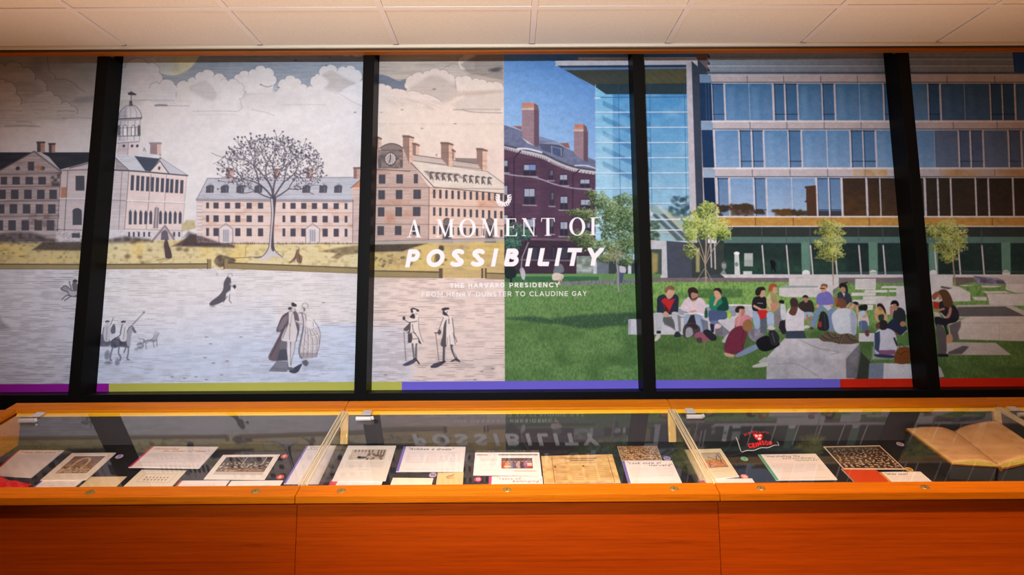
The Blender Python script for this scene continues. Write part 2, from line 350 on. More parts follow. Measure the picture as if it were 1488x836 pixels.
    m.poly([(-60, 440), (300, 385), (800, 380), (1300, 470), (1300, 900), (-60, 900)], (226, 219, 222), .9, 14)
    cl2([(-60, 310), (10, 310), (110, 330), (152, 390), (118, 470)], [(60, 520), (-60, 520)], (224, 220, 223), .15)
    cl2([(108, 478), (126, 520), (105, 582)], [(60, 590), (-60, 590), (-60, 470)], (225, 221, 224), .1)
    m.tex([(130, 420), (430, 380), (680, 400), (680, 540), (450, 580), (220, 560), (130, 560)], (178, 168, 172), .25 + .5 * hatch, .55, 10)
    m.tex([(700, 420), (1000, 410), (1280, 520), (1280, 620), (850, 640), (700, 560)], (196, 184, 184), .15 + .5 * hatch, .5, 10)
    m.line(smooth([(230, 570), (300, 590), (360, 600), (440, 630)]), 4, (150, 144, 152), .6, 1)
    m.line(smooth([(1000, 420), (1060, 430), (1150, 490), (1260, 540)]), 3, (150, 144, 150), .7, 1)
    m.line(smooth([(1050, 430), (1120, 370), (1210, 340), (1250, 345)]), 4, (236, 232, 236), .8, 1)
    for p in ((255, 72, 7), (612, 50, 8), (640, 115, 12), (960, 90, 9), (480, 366, 10), (455, 396, 7), (315, 340, 7), (1195, 600, 9), (925, 160, 6)):
        m.ell(p[0], p[1], p[2] * 1.1, p[2] * .7, (70, 82, 100), .65, 1)
    m.line(smooth([(310, 340), (340, 352), (380, 362), (420, 350)]), 6, (90, 92, 104), .7, 1.2)
    m.poly(bumps([(975, 30), (1030, 25), (1060, 50), (1160, 58), (1290, 50)], -.2, 6) + [(1290, 0), (970, 0)], (226, 222, 224), 1)
    m.at(155, 70, 4.179)
    for x0, y0, x1, w, c, a in ((85, 318, 410, 5, (170, 166, 174), .7), (300, 352, 500, 6, (170, 166, 170), .7), (295, 348, 365, 10, (104, 102, 112), .75), (520, 384, 800, 4, (178, 172, 176), .7), (1060, 345, 1330, 4, (186, 178, 180), .6), (560, 405, 800, 3, (186, 180, 184), .5)):
        m.line([(x0, y0), ((x0 + x1) / 2, y0 - 3), (x1, y0)], w, c, a, 1.6)
    m.tex([(60, 330), (560, 340), (800, 420), (800, 480), (60, 470)], (206, 198, 202), .6 * hatch, .6, 10)
    # sheet three: sky
    m.at(540, 70, 6.43)
    m.tex([(40, -90), (1300, -90), (1300, 380), (25, 380)], (172, 160, 152), .55 + .35 * hatch)
    m.tex([(30, 0), (1260, 0), (1260, 330), (30, 330)], (116, 112, 116), hatch * .65)
    m.tex([(30, 0), (800, 0), (700, 180), (30, 230)], (206, 192, 184), np.clip(blot - .3, 0, 1))
    m.poly(smooth([(60, 255), (140, 258), (200, 285), (260, 305), (330, 290), (330, 390), (200, 395), (60, 370)], 5, True), (122, 126, 142), 1, 1.2)
    m.tex([(60, 255), (330, 290), (330, 400), (60, 370)], (92, 98, 116), hatch)
    def cl3(edge, base, fill=(226, 208, 200), ha=.25, ec=(110, 100, 100), ew=2.6, d=.25, ea=.75):
        pts = bumps(edge, d, 9); m.poly(pts + list(base), fill, 1, .9); m.tex(pts + list(base), (150, 136, 130), hatch * ha); m.line(pts, ew, ec, ea)
    cl3([(810, 150), (850, 80), (910, 55), (970, 68)], [(960, 200), (820, 200)])
    m.tex([(830, 150), (970, 70), (1230, 40), (1230, 300), (900, 230)], (150, 138, 132), .75 + .2 * hatch, .9, 3)
    m.tex([(830, 150), (970, 70), (1230, 40), (1230, 300), (900, 230)], (96, 90, 92), hatch * .6)
    cl3([(670, 215), (720, 172), (820, 175)], [(900, 260), (760, 270)], (200, 186, 178), .6)
    m.ell(1150, 205, 52, 18, (82, 80, 88), .9, 3); m.ell(1185, 188, 30, 10, (82, 80, 88), .8, 3)
    m.line(smooth([(880, 268), (950, 240), (1050, 245), (1140, 230), (1230, 225)]), 3, (120, 108, 106), .6)
    cl3([(325, 380), (320, 320), (380, 260), (480, 240), (540, 215), (640, 210), (720, 240), (775, 285)], [(780, 400), (660, 515), (480, 430)], (222, 205, 197), .2)
    m.tex(smooth([(350, 380), (450, 310), (560, 250), (680, 280), (760, 320), (1050, 330), (1060, 370), (840, 400), (740, 500), (660, 512), (520, 450)], 5, True), (168, 152, 145), .5 + .5 * hatch, .8, 6)
    cl3([(780, 285), (840, 270), (940, 295)], [(1000, 400), (800, 400)], (224, 206, 198), .1)
    cl3([(940, 300), (1010, 298), (1080, 325), (1130, 325), (1230, 360)], [(1260, 430), (900, 400)], (226, 208, 198), .1)
    m.poly([(60, 350), (1260, 420), (1260, 900), (60, 900)], (226, 206, 196), .0)
    cl3([(60, 345), (130, 350), (190, 385)], [(300, 640), (40, 640)], (226, 208, 200), .2)
    cl3([(190, 385), (260, 385), (330, 410), (410, 405), (470, 430), (660, 515)], [(660, 640), (200, 640)], (226, 207, 198), .2, d=.12)
    m.poly([(60, 560), (660, 520), (1260, 470), (1260, 900), (40, 900)], (228, 208, 197), .95, 12)
    for k in range(70):
        t = rnd.rand(); x = 120 + 500 * t; y = 440 + 40 * t + rnd.rand() * 80
        m.line([(x, y), (x + 60 + 60 * rnd.rand(), y + 40)], 1.6, (150, 130, 124), .35)
    m.tex([(740, 520), (1000, 400), (1240, 390), (1240, 560), (800, 575)], (196, 184, 176), .5 + .4 * hatch, .8, 4)
    m.tex([(770, 450), (860, 405), (1100, 395), (1230, 390), (1230, 410), (1000, 440)], (178, 150, 136), .6 + .4 * hatch, .7, 4)
    m.line(smooth([(765, 575), (850, 578), (900, 590), (1000, 600), (1220, 605)]), 6, (116, 106, 108), .7, 2); m.line([(850, 572), (1200, 575)], 8, (150, 138, 134), .7, 3)
    m.line([(60, 704), (1240, 706)], 2.5, (190, 166, 154), .8); m.line([(60, 718), (1240, 722)], 2, (200, 178, 166), .8)
    for p in ((585, 383, 12), (780, 706, 9), (285, 576, 9), (90, 600, 7), (470, 750, 8)): m.ell(p[0], p[1], p[2] * 1.4, p[2] * .5, (96, 86, 88), .7, 1)
    # --- far ground: yellow meadow, fence, water
    m.at()
    m.tex([(-300, 352), (148, 352), (145, 388), (-300, 388)], (206, 184, 130), .92 + 0 * dk)
    m.tex([(148, 346), (537, 350), (536, 392), (145, 386)], (222, 204, 160), .95 + 0 * dk)
    m.tex([(537, 350), (740, 350), (740, 396), (536, 394)], (196, 170, 122), .95 + 0 * dk)
    m.tex([(-300, 350), (740, 350), (740, 396), (-300, 388)], (150, 124, 78), np.clip(mid - .55, 0, 1) * 1.3 + hatch * .45, .8)
    m.tex([(-300, 350), (740, 350), (740, 396), (-300, 388)], (236, 204, 120), np.clip(blot - .5, 0, 1) * 1.2)
    # --- left hall (first sheet)
    m.at(0, 200, 4.643)
    bw = (198, 180, 182); W = (76, 74, 84)
    m.poly([(-1200, 100), (690, 100), (690, 230), (-1200, 250)], (52, 54, 64)); m.tex([(-1200, 100), (690, 100), (690, 230), (-1200, 250)], (84, 84, 92), hatch)
    m.poly([(-1200, 250), (-60, 250), (230, 92), (410, 230), (410, 700), (-1200, 700)], bw); m.poly([(410, 215), (690, 140), (690, 720), (375, 720), (400, 250)], (206, 190, 194))
    m.poly([(235, 92), (265, 92), (330, 130), (410, 222), (380, 215)], (188, 184, 194))
    m.tex([(-1200, 250), (-60, 250), (230, 92), (410, 230), (390, 700), (-1200, 700)], (84, 74, 80), .14 + hatch * 1.0); m.tex([(410, 215), (690, 140), (690, 720), (375, 720)], (140, 126, 132), hatch * .6)
    for a, b in (((-60, 258), (230, 95)), ((230, 95), (410, 232))):
        m.line([a, b], 12, (92, 84, 90), .9)
        n = int(math.hypot(b[0] - a[0], b[1] - a[1]) / 9)
        for k in range(n): t = k / n; m.ell(a[0] + (b[0] - a[0]) * t, a[1] + (b[1] - a[1]) * t + 4, 2.6, 3.6, (206, 196, 200), .8)
    m.line([(-10, 248), (410, 240)], 14, (112, 100, 106), .85); m.line([(405, 222), (690, 215)], 10, (110, 102, 108), .9); m.line([(470, 205), (690, 150)], 10, (100, 94, 100), .8)
    for k in range(44): m.rect(-8 + k * 9.5, 240, -4 + k * 9.5, 248, (206, 194, 198), .8)
    for k in range(29): m.rect(410 + k * 9.5, 216, 414 + k * 9.5, 222, (210, 200, 204), .8)
    for x0, y0, x1, y1 in ((188, 163, 230, 222), (510, 258, 570, 358)): m.rect(x0, y0, x1, y1, W, .95)
    m.ell(120, 208, 15, 14, W); m.ell(288, 208, 15, 14, W); m.poly([(250, 180), (280, 190), (300, 220), (255, 225), (245, 205)], (176, 120, 96), .6, 3)
    for r_, (y0, y1) in enumerate(((265, 316), (352, 414), (450, 512), (558, 626))):
        for c_, x in enumerate((0, 86, 175, 262, 345) + tuple(range(-90, -1150, -88))):
            if r_ == 0 and c_ == 4: continue
            o = -c_ * 0 - r_ * 9 + 8; m.rect(x - 5 + o + (8 if c_ == 0 else 0) - 6, y0, x + 40 + o, y1 + 2, W, .95)
            m.line([(x - 8 + o, y1 + 4), (x + 42 + o, y1 + 4)], 3, (230, 218, 222), .5)
    for y in (335, 432, 535): m.line([(-1200, y + 14), (400, y - 4)], 7, (128, 112, 116), .8); m.line([(-20, y - 2), (400, y - 12)], 3, (92, 84, 90), .6)
    m.tex([(340, 250), (408, 240), (404, 330), (350, 330)], (60, 56, 62), mid * 1.2, .8, 4); m.tex([(200, 520), (340, 520), (390, 620), (200, 600)], (90, 76, 78), mid, .8, 8)
    m.poly([(412, 335), (450, 335), (446, 405), (410, 408)], (176, 112, 84), .8, 2); m.poly([(300, 320), (350, 320), (350, 338), (300, 334)], (170, 116, 96), .5, 3); m.poly([(285, 440), (320, 445), (310, 545), (290, 500)], (160, 120, 110), .4, 4)
    m.line([(410, 235), (385, 660)], 3.5, ink, .8); m.line([(458, 225), (430, 700)], 4, ink, .8); m.line([(400, 412), (690, 414)], 7, (222, 212, 216), .9); m.line([(400, 420), (690, 422)], 2, ink, .6)
    m.poly([(490, 590), (490, 500)] + arc(520, 500, 32, 24, 180, 360) + [(552, 590)], W, .95); m.line([(380, 620), (690, 628)], 4, ink, .7)
    for k in range(60): m.rect(380 + rnd.rand() * 175, 632 + rnd.rand() * 70, 380 + rnd.rand() * 175 + 0, 0, ink, 0)
    m.poly([(378, 632), (690, 634), (690, 705), (376, 705)], (210, 200, 206), .7)
    for k in range(70):
        x, y = 380 + rnd.rand() * 175, 632 + rnd.rand() * 66; m.line([(x, y), (x + 12, y)], 2.4, (110, 102, 108), .6)
    m.rect(485, 645, 540, 676, W, .9)
    m.tex([(-60, 660), (80, 640), (200, 640), (380, 690), (380, 712), (-60, 712)], (70, 62, 66), .55 + .45 * mid, .9, 5); m.tex([(215, 760), (290, 705), (380, 705), (690, 700), (690, 765)], (66, 58, 60), .7 + .3 * fine, .95, 3)
    for x0, x1, y0, y1 in ((250, 302, 30, 98), (330, 372, 40, 102)):
        m.rect(x0, y0, x1, y1, (176, 140, 130)); m.rect(x0, y0, x0 + (x1 - x0) * .45, y1, (92, 80, 86)); m.rect(x0 - 4, y0 - 3, x1 + 3, y0 + 8, (80, 72, 78)); m.tex([(x0, y0), (x1, y0), (x1, y1), (x0, y1)], (80, 66, 68), hatch * .7)
    for k in range(40): m.line([(rnd.rand() * 600 - 20, 720 + rnd.rand() * 110)] * 1 + [(0, 0)], 0, ink, 0) if False else None
    for k in range(26):
        x, y = rnd.rand() * 560, 715 + rnd.rand() * 100; m.ell(x, y, 6 + 6 * rnd.rand(), 3 + 3 * rnd.rand(), (104, 84, 60), .6, 1.5)
    # --- hall with cupola
    m.at(150, 200, 4.4)
    pw = (228, 208, 206)
    m.poly([(40, 210), (165, 215), (130, 660), (10, 660)], (210, 196, 200)); m.tex([(40, 210), (165, 215), (130, 660), (10, 660)], (136, 122, 130), hatch)
    m.poly([(165, 215), (535, 240), (500, 650), (130, 650)], pw); m.tex([(165, 215), (535, 240), (500, 650), (130, 650)], (190, 164, 164), hatch * .5)
    m.poly([(80, 108), (205, 118), (272, 216), (165, 212)], (208, 208, 218)); m.tex([(80, 108), (205, 118), (272, 216), (165, 212)], (150, 152, 166), hatch)
    m.poly([(200, 118), (365, 135), (300, 216), (270, 214)], (74, 80, 96)); m.tex([(200, 118), (365, 135), (300, 216), (270, 214)], (110, 114, 128), hatch * .6)
    m.poly([(365, 135), (535, 240), (420, 230)], (200, 198, 210)); m.line([(365, 130), (538, 240)], 3, (120, 118, 130), .9)
    m.poly([(302, 216), (362, 152), (415, 226)], (228, 210, 208)); m.line([(298, 218), (362, 148), (420, 230)], 5, (70, 70, 84)); m.ell(358, 196, 7, 12, W)
    m.poly([(78, 130), (160, 208), (75, 205)], (170, 158, 166)); m.line([(78, 128), (165, 210)], 4, (100, 96, 108)); m.tex([(78, 130), (160, 208), (75, 205)], (90, 84, 94), hatch)
    m.line([(70, 208), (165, 212), (300, 222), (540, 244)], 9, (88, 84, 94), .95)
    for k in range(46): t = k / 45; m.rect(76 + 462 * t, 214 + 32 * t, 80 + 462 * t, 219 + 32 * t, (228, 218, 222), .8)
    m.line([(120, 215), (95, 640)], 3, ink, .7); m.line([(165, 215), (135, 600)], 3, ink, .8); m.line([(305, 235), (275, 585)], 3, (110, 90, 96), .9); m.line([(405, 240), (390, 470)], 3, (130, 108, 112), .8); m.line([(535, 245), (500, 655)], 2.5, (150, 134, 140), .9)
    m.line([(150, 402), (522, 416)], 8, (232, 222, 224)); m.line([(150, 409), (522, 422)], 2, (130, 116, 120), .8); m.line([(50, 400), (150, 404)], 5, (120, 110, 118), .7); m.line([(130, 584), (505, 596)], 3, (140, 124, 128), .8)
    for k, x in enumerate((178, 213, 243, 276, 306, 338, 370, 402, 430, 462, 494)): m.poly([(x, 240 + k * 3.2), (x + 20, 241 + k * 3.2), (x + 16, 338 + k * 2), (x - 4, 337 + k * 2)], (84, 84, 98))
    for k, x in enumerate((163, 195, 230, 262, 294, 356, 388, 418, 450, 482)): m.poly([(x, 556 - k * .6)] + [(x + 1, 478 + k), (x + 10, 460 + k), (x + 20, 478 + k)] + [(x + 18, 556 - k * .6)], (84, 84, 98))
    m.poly([(318, 580), (328, 450), (340, 440), (356, 450), (350, 580)], (176, 160, 166)); m.line([(326, 580), (334, 450)], 3, ink); m.line([(346, 580), (352, 452)], 3, ink)
    m.poly([(34, 590), (130, 588), (504, 598), (500, 655), (130, 645), (30, 665)], (218, 210, 216), .9)
    for k in range(80):
        x, y = 40 + rnd.rand() * 455, 598 + rnd.rand() * 52; m.line([(x, y), (x + 8, y)], 2, (140, 130, 140), .6)
    for x in (160, 190, 222, 256, 288, 448, 480): m.rect(x, 604, x + 11, 634, W)
    m.poly([(310, 660), (395, 560), (455, 655)], (206, 190, 194)); m.line([(315, 660), (395, 565), (452, 650)], 14, (150, 134, 142)); m.poly([(368, 655), (372, 605), (395, 588), (412, 605), (420, 655)], (110, 100, 110))
    m.tex([(30, 650), (140, 630), (300, 650), (320, 668), (30, 676)], (72, 64, 70), .5 + .5 * mid, .9, 4)
    # cupola
    m.at(155, 70, 4.179)
    m.poly([(66, 575), (198, 562), (190, 655), (60, 645)], (224, 208, 212)); m.tex([(66, 575), (130, 570), (125, 650), (60, 645)], (120, 112, 124), .2 + hatch, .8)
    m.poly([(70, 440), (208, 430), (198, 565), (66, 572)], (222, 216, 222)); m.tex([(70, 440), (120, 436), (116, 570), (66, 572)], (130, 126, 138), .2 + hatch, .7)
    for x in (68, 100, 150, 190):
        w = 24 if x in (100, 150) else 13
        m.poly([(x, 530), (x, 490)] + arc(x + w / 2, 490, w / 2, 22, 180, 360, 8) + [(x + w, 530)], (240, 236, 240) if w > 20 else (110, 104, 116)); m.line([(x, 530), (x, 490)] + arc(x + w / 2, 490, w / 2, 22, 180, 360, 8) + [(x + w, 530)], 3.4, (84, 80, 92))
    for x in (84, 130, 172, 204): m.line([(x, 440), (x - 5, 560)], 2.6, (100, 96, 108), .9)
    m.line([(66, 486), (205, 480)], 4, (104, 100, 112), .7); m.line([(66, 536), (202, 532)], 5, (104, 100, 112), .8); m.line([(62, 578), (200, 568)], 4, (104, 96, 108), .8); m.line([(132, 575), (128, 650)], 3, (100, 92, 104), .8)
    for x in (104, 154, 186): m.ell(x, 594, 8, 9, (78, 74, 86))
    dome = smooth([(78, 430), (76, 400), (92, 372), (120, 352), (148, 345), (176, 354), (200, 380), (212, 412), (208, 432)])
    m.poly(dome, (216, 212, 220)); m.tex([(78, 430), (76, 400), (92, 372), (120, 352), (126, 430)], (120, 116, 128), .3 + hatch, .8)
    for c in (110, 146, 182): m.line(smooth([(146, 346), ((c + 146) / 2 + (c - 146) * .35, 375), (c, 428)]), 2.4, (120, 116, 126), .8)
    m.line(dome, 3, (90, 86, 98)); m.line([(72, 432), (212, 424)], 8, (96, 92, 104)); m.line([(70, 442), (210, 434)], 3, (120, 114, 124))
    m.poly([(136, 352), (140, 320), (152, 318), (160, 350)], (100, 96, 108)); m.line([(148, 330), (150, 262)], 4, (84, 80, 92)); m.ell(146, 330, 10, 8, (90, 86, 98))
    m.poly([(128, 272), (150, 264), (182, 280), (178, 286), (160, 286), (132, 284)], (80, 76, 88))
    m.rect(264, 576, 330, 652, (214, 182, 176)); m.rect(264, 576, 306, 652, (152, 130, 136)); m.rect(258, 572, 334, 584, (150, 136, 144)); m.rect(318, 645, 330, 675, (110, 100, 112)); m.line([(190, 642), (320, 658)], 20, (216, 214, 222), .9)
    m.line([(222, 626), (228, 606), (236, 628)], 3, ink, .8)
    # --- long hall behind the tree
    m.at(150, 200, 4.4)
    m.tex([(504, 560), (530, 528), (590, 530), (590, 580), (504, 600)], (176, 158, 104), .6 + .4 * mid, .9, 3); m.tex([(440, 695), (560, 625), (600, 615), (700, 640), (840, 690), (840, 705)], (78, 66, 68), .75 + .25 * fine, .95, 3)
    m.tex([(510, 640), (545, 600), (590, 620), (585, 650)], (92, 82, 80), .5 + .5 * mid, .9, 4)
    m.at(270, 180, 3.985)
    LW = (226, 204, 198)
    m.poly([(62, 440), (1000, 445), (1000, 690), (62, 690)], LW); m.poly([(125, 316), (1020, 308), (990, 445), (62, 440)], (196, 194, 204))
    m.tex([(125, 316), (1020, 308), (990, 445), (62, 440)], (122, 122, 136), hatch * .9); m.tex([(62, 440), (1000, 445), (1000, 690), (62, 690)], (190, 152, 140), hatch * .7)
    for k in range(22): x, y = 80 + rnd.rand() * 880, 450 + rnd.rand() * 160; m.poly([(x, y), (x + 50, y), (x + 50, y + 14), (x, y + 16)], (200, 128, 92), .35, 4)
    for x in (120, 206, 296, 400, 678, 776, 862):
        m.poly([(x - 4, 400), (x - 2, 362), (x + 22, 346), (x + 44, 362), (x + 40, 400)], (88, 86, 98)); m.poly([(x - 6, 364), (x + 22, 342), (x + 48, 360), (x + 22, 354)], (160, 156, 168)); m.line([(x + 28, 366), (x + 28, 398)], 3, (150, 146, 158), .8)
    m.line([(62, 438), (1000, 444)], 9, (150, 146, 158)); m.line([(62, 446), (1000, 452)], 3, (110, 100, 110)); m.line([(125, 316), (1020, 310)], 3, (110, 108, 120)); m.line([(125, 316), (62, 440)], 3, (110, 108, 120))
    for r_, (y, h) in enumerate(((456, 34), (530, 38), (604, 46))):
        for k, x in enumerate((118, 160, 226, 286, 352, 418, 560, 606, 668, 730, 792, 856, 920)):
            w = 16 if k in (0, 6, 12) else 30
            if r_ == 2 and k in (2, 9): continue
            m.rect(x, y + k * .35, x + w, y + h + k * .35, (84, 78, 90))
    for x in (232, 734):
        m.poly([(x - 40, 690), (x - 40, 605), (x, 575), (x + 40, 605), (x + 40, 690)], (222, 206, 206)); m.line([(x - 40, 690), (x - 40, 608), (x, 578), (x + 40, 608), (x + 40, 690)], 3.4, (120, 108, 114)); m.rect(x - 18, 612, x + 18, 684, (190, 184, 196))
        for dx in (-12, 0, 12): m.line([(x + dx, 616), (x + dx, 682)], 3, (116, 110, 122), .8)
    for y in (512, 588): m.line([(64, y), (980, y + 4)], 3, (160, 124, 116), .8)
    for k in range(11): m.rect(64, 458 + k * 20, 84 if k % 2 else 96, 470 + k * 20, (222, 214, 220), .8); m.line([(64, 456 + k * 20), (96, 456 + k * 20)], 2, (140, 126, 134), .7)
    for x, y0 in ((236, 262), (508, 262), (700, 262), (972, 254)):
        m.rect(x, y0, x + 36, 318, (206, 160, 146)); m.rect(x, y0, x + 18, 318, (148, 116, 116)); m.rect(x - 3, y0 - 3, x + 40, y0 + 8, (128, 104, 104)); m.tex([(x, y0), (x + 36, y0), (x + 36, 318), (x, 318)], (120, 86, 82), hatch * .6)
    m.poly([(955, 368), (1010, 326), (1030, 330), (1030, 690), (968, 690), (970, 440)], (216, 186, 180)); m.poly([(955, 370), (1012, 324), (1030, 330), (1010, 366)], (212, 136, 100)); m.line([(955, 372), (1012, 324)], 5, (130, 112, 112)); m.tex([(968, 380), (1030, 380), (1030, 690), (968, 690)], (150, 118, 116), hatch)
    m.line([(968, 440), (966, 690)], 3, (110, 96, 104))
    for k in range(100): x = 170 + rnd.rand() * 800; m.line([(x, 684 + rnd.rand() * 6), (x + 2, 698)], 2.4, (84, 74, 82), .6)
    m.line([(66, 694), (1000, 694)], 5, (100, 88, 96), .7)
    m.tex([(-20, 690), (20, 640), (90, 650), (200, 690), (200, 706), (-20, 706)], (80, 66, 70), .6 + .4 * fine, .95, 3)
    m.tex([(770, 740), (860, 720), (1030, 700), (1030, 750), (920, 760), (880, 785), (840, 775), (880, 750)], (112, 92, 72), .55 + .45 * mid, .9, 2.5)
    # big tree
    tk = (86, 80, 92); lt = (198, 190, 198)
    m.poly(smooth([(490, 430), (496, 520), (488, 640), (478, 720), (440, 770), (400, 775), (470, 790), (500, 770), (560, 775), (570, 770), (515, 730), (506, 640), (514, 520), (522, 430)], 4, True), (206, 196, 200)); m.poly(smooth([(504, 430), (508, 520), (498, 640), (494, 720), (512, 735), (506, 640), (516, 520), (522, 430)], 4, True), tk)
    m.line(smooth([(490, 430), (496, 520), (488, 640), (478, 720), (440, 770), (400, 776)]), 4, tk); m.line(smooth([(522, 430), (514, 520), (507, 640), (515, 730), (560, 772)]), 4, tk)
    def branch(x, y, ang, L, w, d):
        x2, y2 = x + L * math.cos(ang), y - L * math.sin(ang); mx, my = (x + x2) / 2 + rnd.randn() * L * .06, (y + y2) / 2 + rnd.randn() * L * .06
        m.line(smooth([(x, y), (mx, my), (x2, y2)], 4), w, tk, .9)
        if d == 0 or ((x2 - 505) / 310) ** 2 + ((y2 - 250) / 175) ** 2 > 1.0: tips.append((x2, y2)); return
        for s_ in ((-1, 1) if d > 1 or rnd.rand() < .8 else (-1, 0, 1)): branch(x2, y2, ang + s_ * (.28 + .3 * rnd.rand()), L * (.7 + .22 * rnd.rand()), w * .68, d - 1)
    tips = []
    for a_, L, w in ((2.35, 118, 10), (1.9, 120, 10.5), (1.45, 110, 10), (1.0, 112, 10), (.55, 105, 8), (2.75, 110, 7)): branch(506, 432, a_, L, w, 4)
    for k in range(2100):
        a_, r_ = rnd.rand() * 6.283, math.sqrt(rnd.rand()); x, y = 500 + 300 * r_ * math.cos(a_), 240 + 165 * r_ * math.sin(a_)
        if y > 330 and abs(x - 505) < 120: continue
        if rnd.rand() < .25: x, y = tips[rnd.randint(len(tips))]
        if y > 385 or x < 178 or x > 835: continue
        s_ = 2.0 + 2.6 * rnd.rand(); m.ell(x, y, s_ * 1.5, s_ * .9, (78, 74, 86), .5 + .35 * rnd.rand(), .7, rnd.rand() * 3)
        if rnd.rand() < .4: m.ell(x + 5, y - 4, s_, s_ * .7, (232, 226, 230), .75, .7, rnd.rand() * 3)
    # --- figures on the far meadow
    m.at(150, 200, 4.4)
    m.poly(smooth([(396, 655), (412, 660), (420, 690), (432, 720), (438, 770), (400, 770), (392, 720), (388, 690)], 4, True), (88, 74, 78)); m.ell(402, 660, 8, 9, (96, 80, 84)); m.line([(340, 786), (400, 772)], 4, (120, 96, 76), .8)
    for x, y, r_ in ((188, 670, 13), (80, 708, 8), (155, 760, 16), (235, 765, 12), (486, 712, 16), (530, 720, 14), (250, 800, 8), (300, 720, 10)): m.ell(x, y, r_ * 1.2, r_ * .8, (110, 88, 72), .7, 3)
    m.at(390, 180, 3.979)
    m.poly(smooth([(168, 712), (180, 720), (178, 750), (196, 770), (190, 806), (166, 800), (160, 780), (140, 800), (118, 806), (150, 770), (160, 740)], 4, True), (132, 106, 86)); m.ell(168, 720, 7, 8, (206, 188, 170)); m.line([(160, 750), (150, 800)], 3, dark); m.line([(176, 760), (186, 804)], 3, dark)
    m.at(270, 180, 3.985)
    m.tex(smooth([(165, 790), (190, 762), (230, 765), (285, 785), (280, 806), (240, 815), (200, 830), (170, 812)], 4, True), (86, 72, 70), .6 + .4 * mid, .95, 2); m.line([(240, 780), (440, 770)], 4, (110, 90, 70), .8); m.line([(348, 710), (344, 770)], 3, (120, 100, 84), .7)
    # fence along the water
    m.at()
    def fence(pts, h, posts=()):
        for i in range(len(pts) - 1):
            (xa, ya), (xb, yb) = pts[i], pts[i + 1]
            m.poly([(xa, ya - h), (xb, yb - h), (xb, yb), (xa, ya)], (168, 148, 108)); m.line([(xa, ya - h), (xb, yb - h)], 1.4, (74, 64, 60)); m.line([(xa, ya), (xb, yb)], .8, (120, 104, 84))
            n = int((xb - xa) / 2.1)
            for k in range(n): x = xa + (xb - xa) * k / n; y = ya + (yb - ya) * k / n; m.line([(x, y - h), (x, y)], .7, (110, 94, 72), .7)
    fence([(-300, 390), (140, 391.5)], 7); fence([(140, 391), (305, 390)], 6.5); fence([(325, 390), (532, 398)], 8)
    for x in (304, 328): m.rect(x - 2.5, 377, x + 3, 391, (150, 130, 100)); m.line([(x - 2.5, 377), (x - 2.5, 391)], 1, (84, 72, 66))
    m.rect(532, 393, 740, 404, (200, 172, 124))
    fence([(532, 402), (641, 404)], 8.5); fence([(706, 405), (740, 406)], 8)
    for x in (639.5, 642, 701, 706): m.rect(x - 1.6, 390, x + 1.2, 404.5, (96, 82, 72))
    # water: level strokes
    wat = [(-300, 391), (150, 392), (320, 391), (532, 400), (642, 405), (740, 407), (740, 560), (-300, 560)]
    strokes = rows2 * np.clip((vnoise(H_, W_, 26, 4.6, 11) - .38) * 3, 0, 1) * (.35 + .65 * vnoise(H_, W_, 200, 60, 12))
    m.tex(wat, (116, 104, 108), strokes * .85)
    m.tex([(532, 400), (740, 407), (740, 560), (532, 560)], (120, 88, 88), strokes * .5)
    m.tex([(-300, 391), (150, 392), (120, 560), (-300, 560)], (96, 90, 100), strokes * .5 + hatch * .2)
    m.tex([(150, 500), (532, 500), (532, 556), (120, 556)], (110, 118, 146), hatch * .3)
    for x, y in ((300, 490), (306, 500), (298, 520), (310, 528), (330, 525), (322, 545), (300, 552), (285, 548), (350, 490), (470, 440), (250, 548), (268, 550), (700, 540), (716, 536), (690, 552), (560, 545)): m.ell(x, y, 2.4, .7, (84, 82, 96), .65, .8)
    return m, fmap, rnd, dict(hz=hz, dk=dk, fine=fine, mid=mid, blot=blot, hatch=hatch, hatch2=hatch2, old=old, new=new, split=split, ink=ink, dark=dark, PPM=PPM, X0=X0, ZT=ZT)
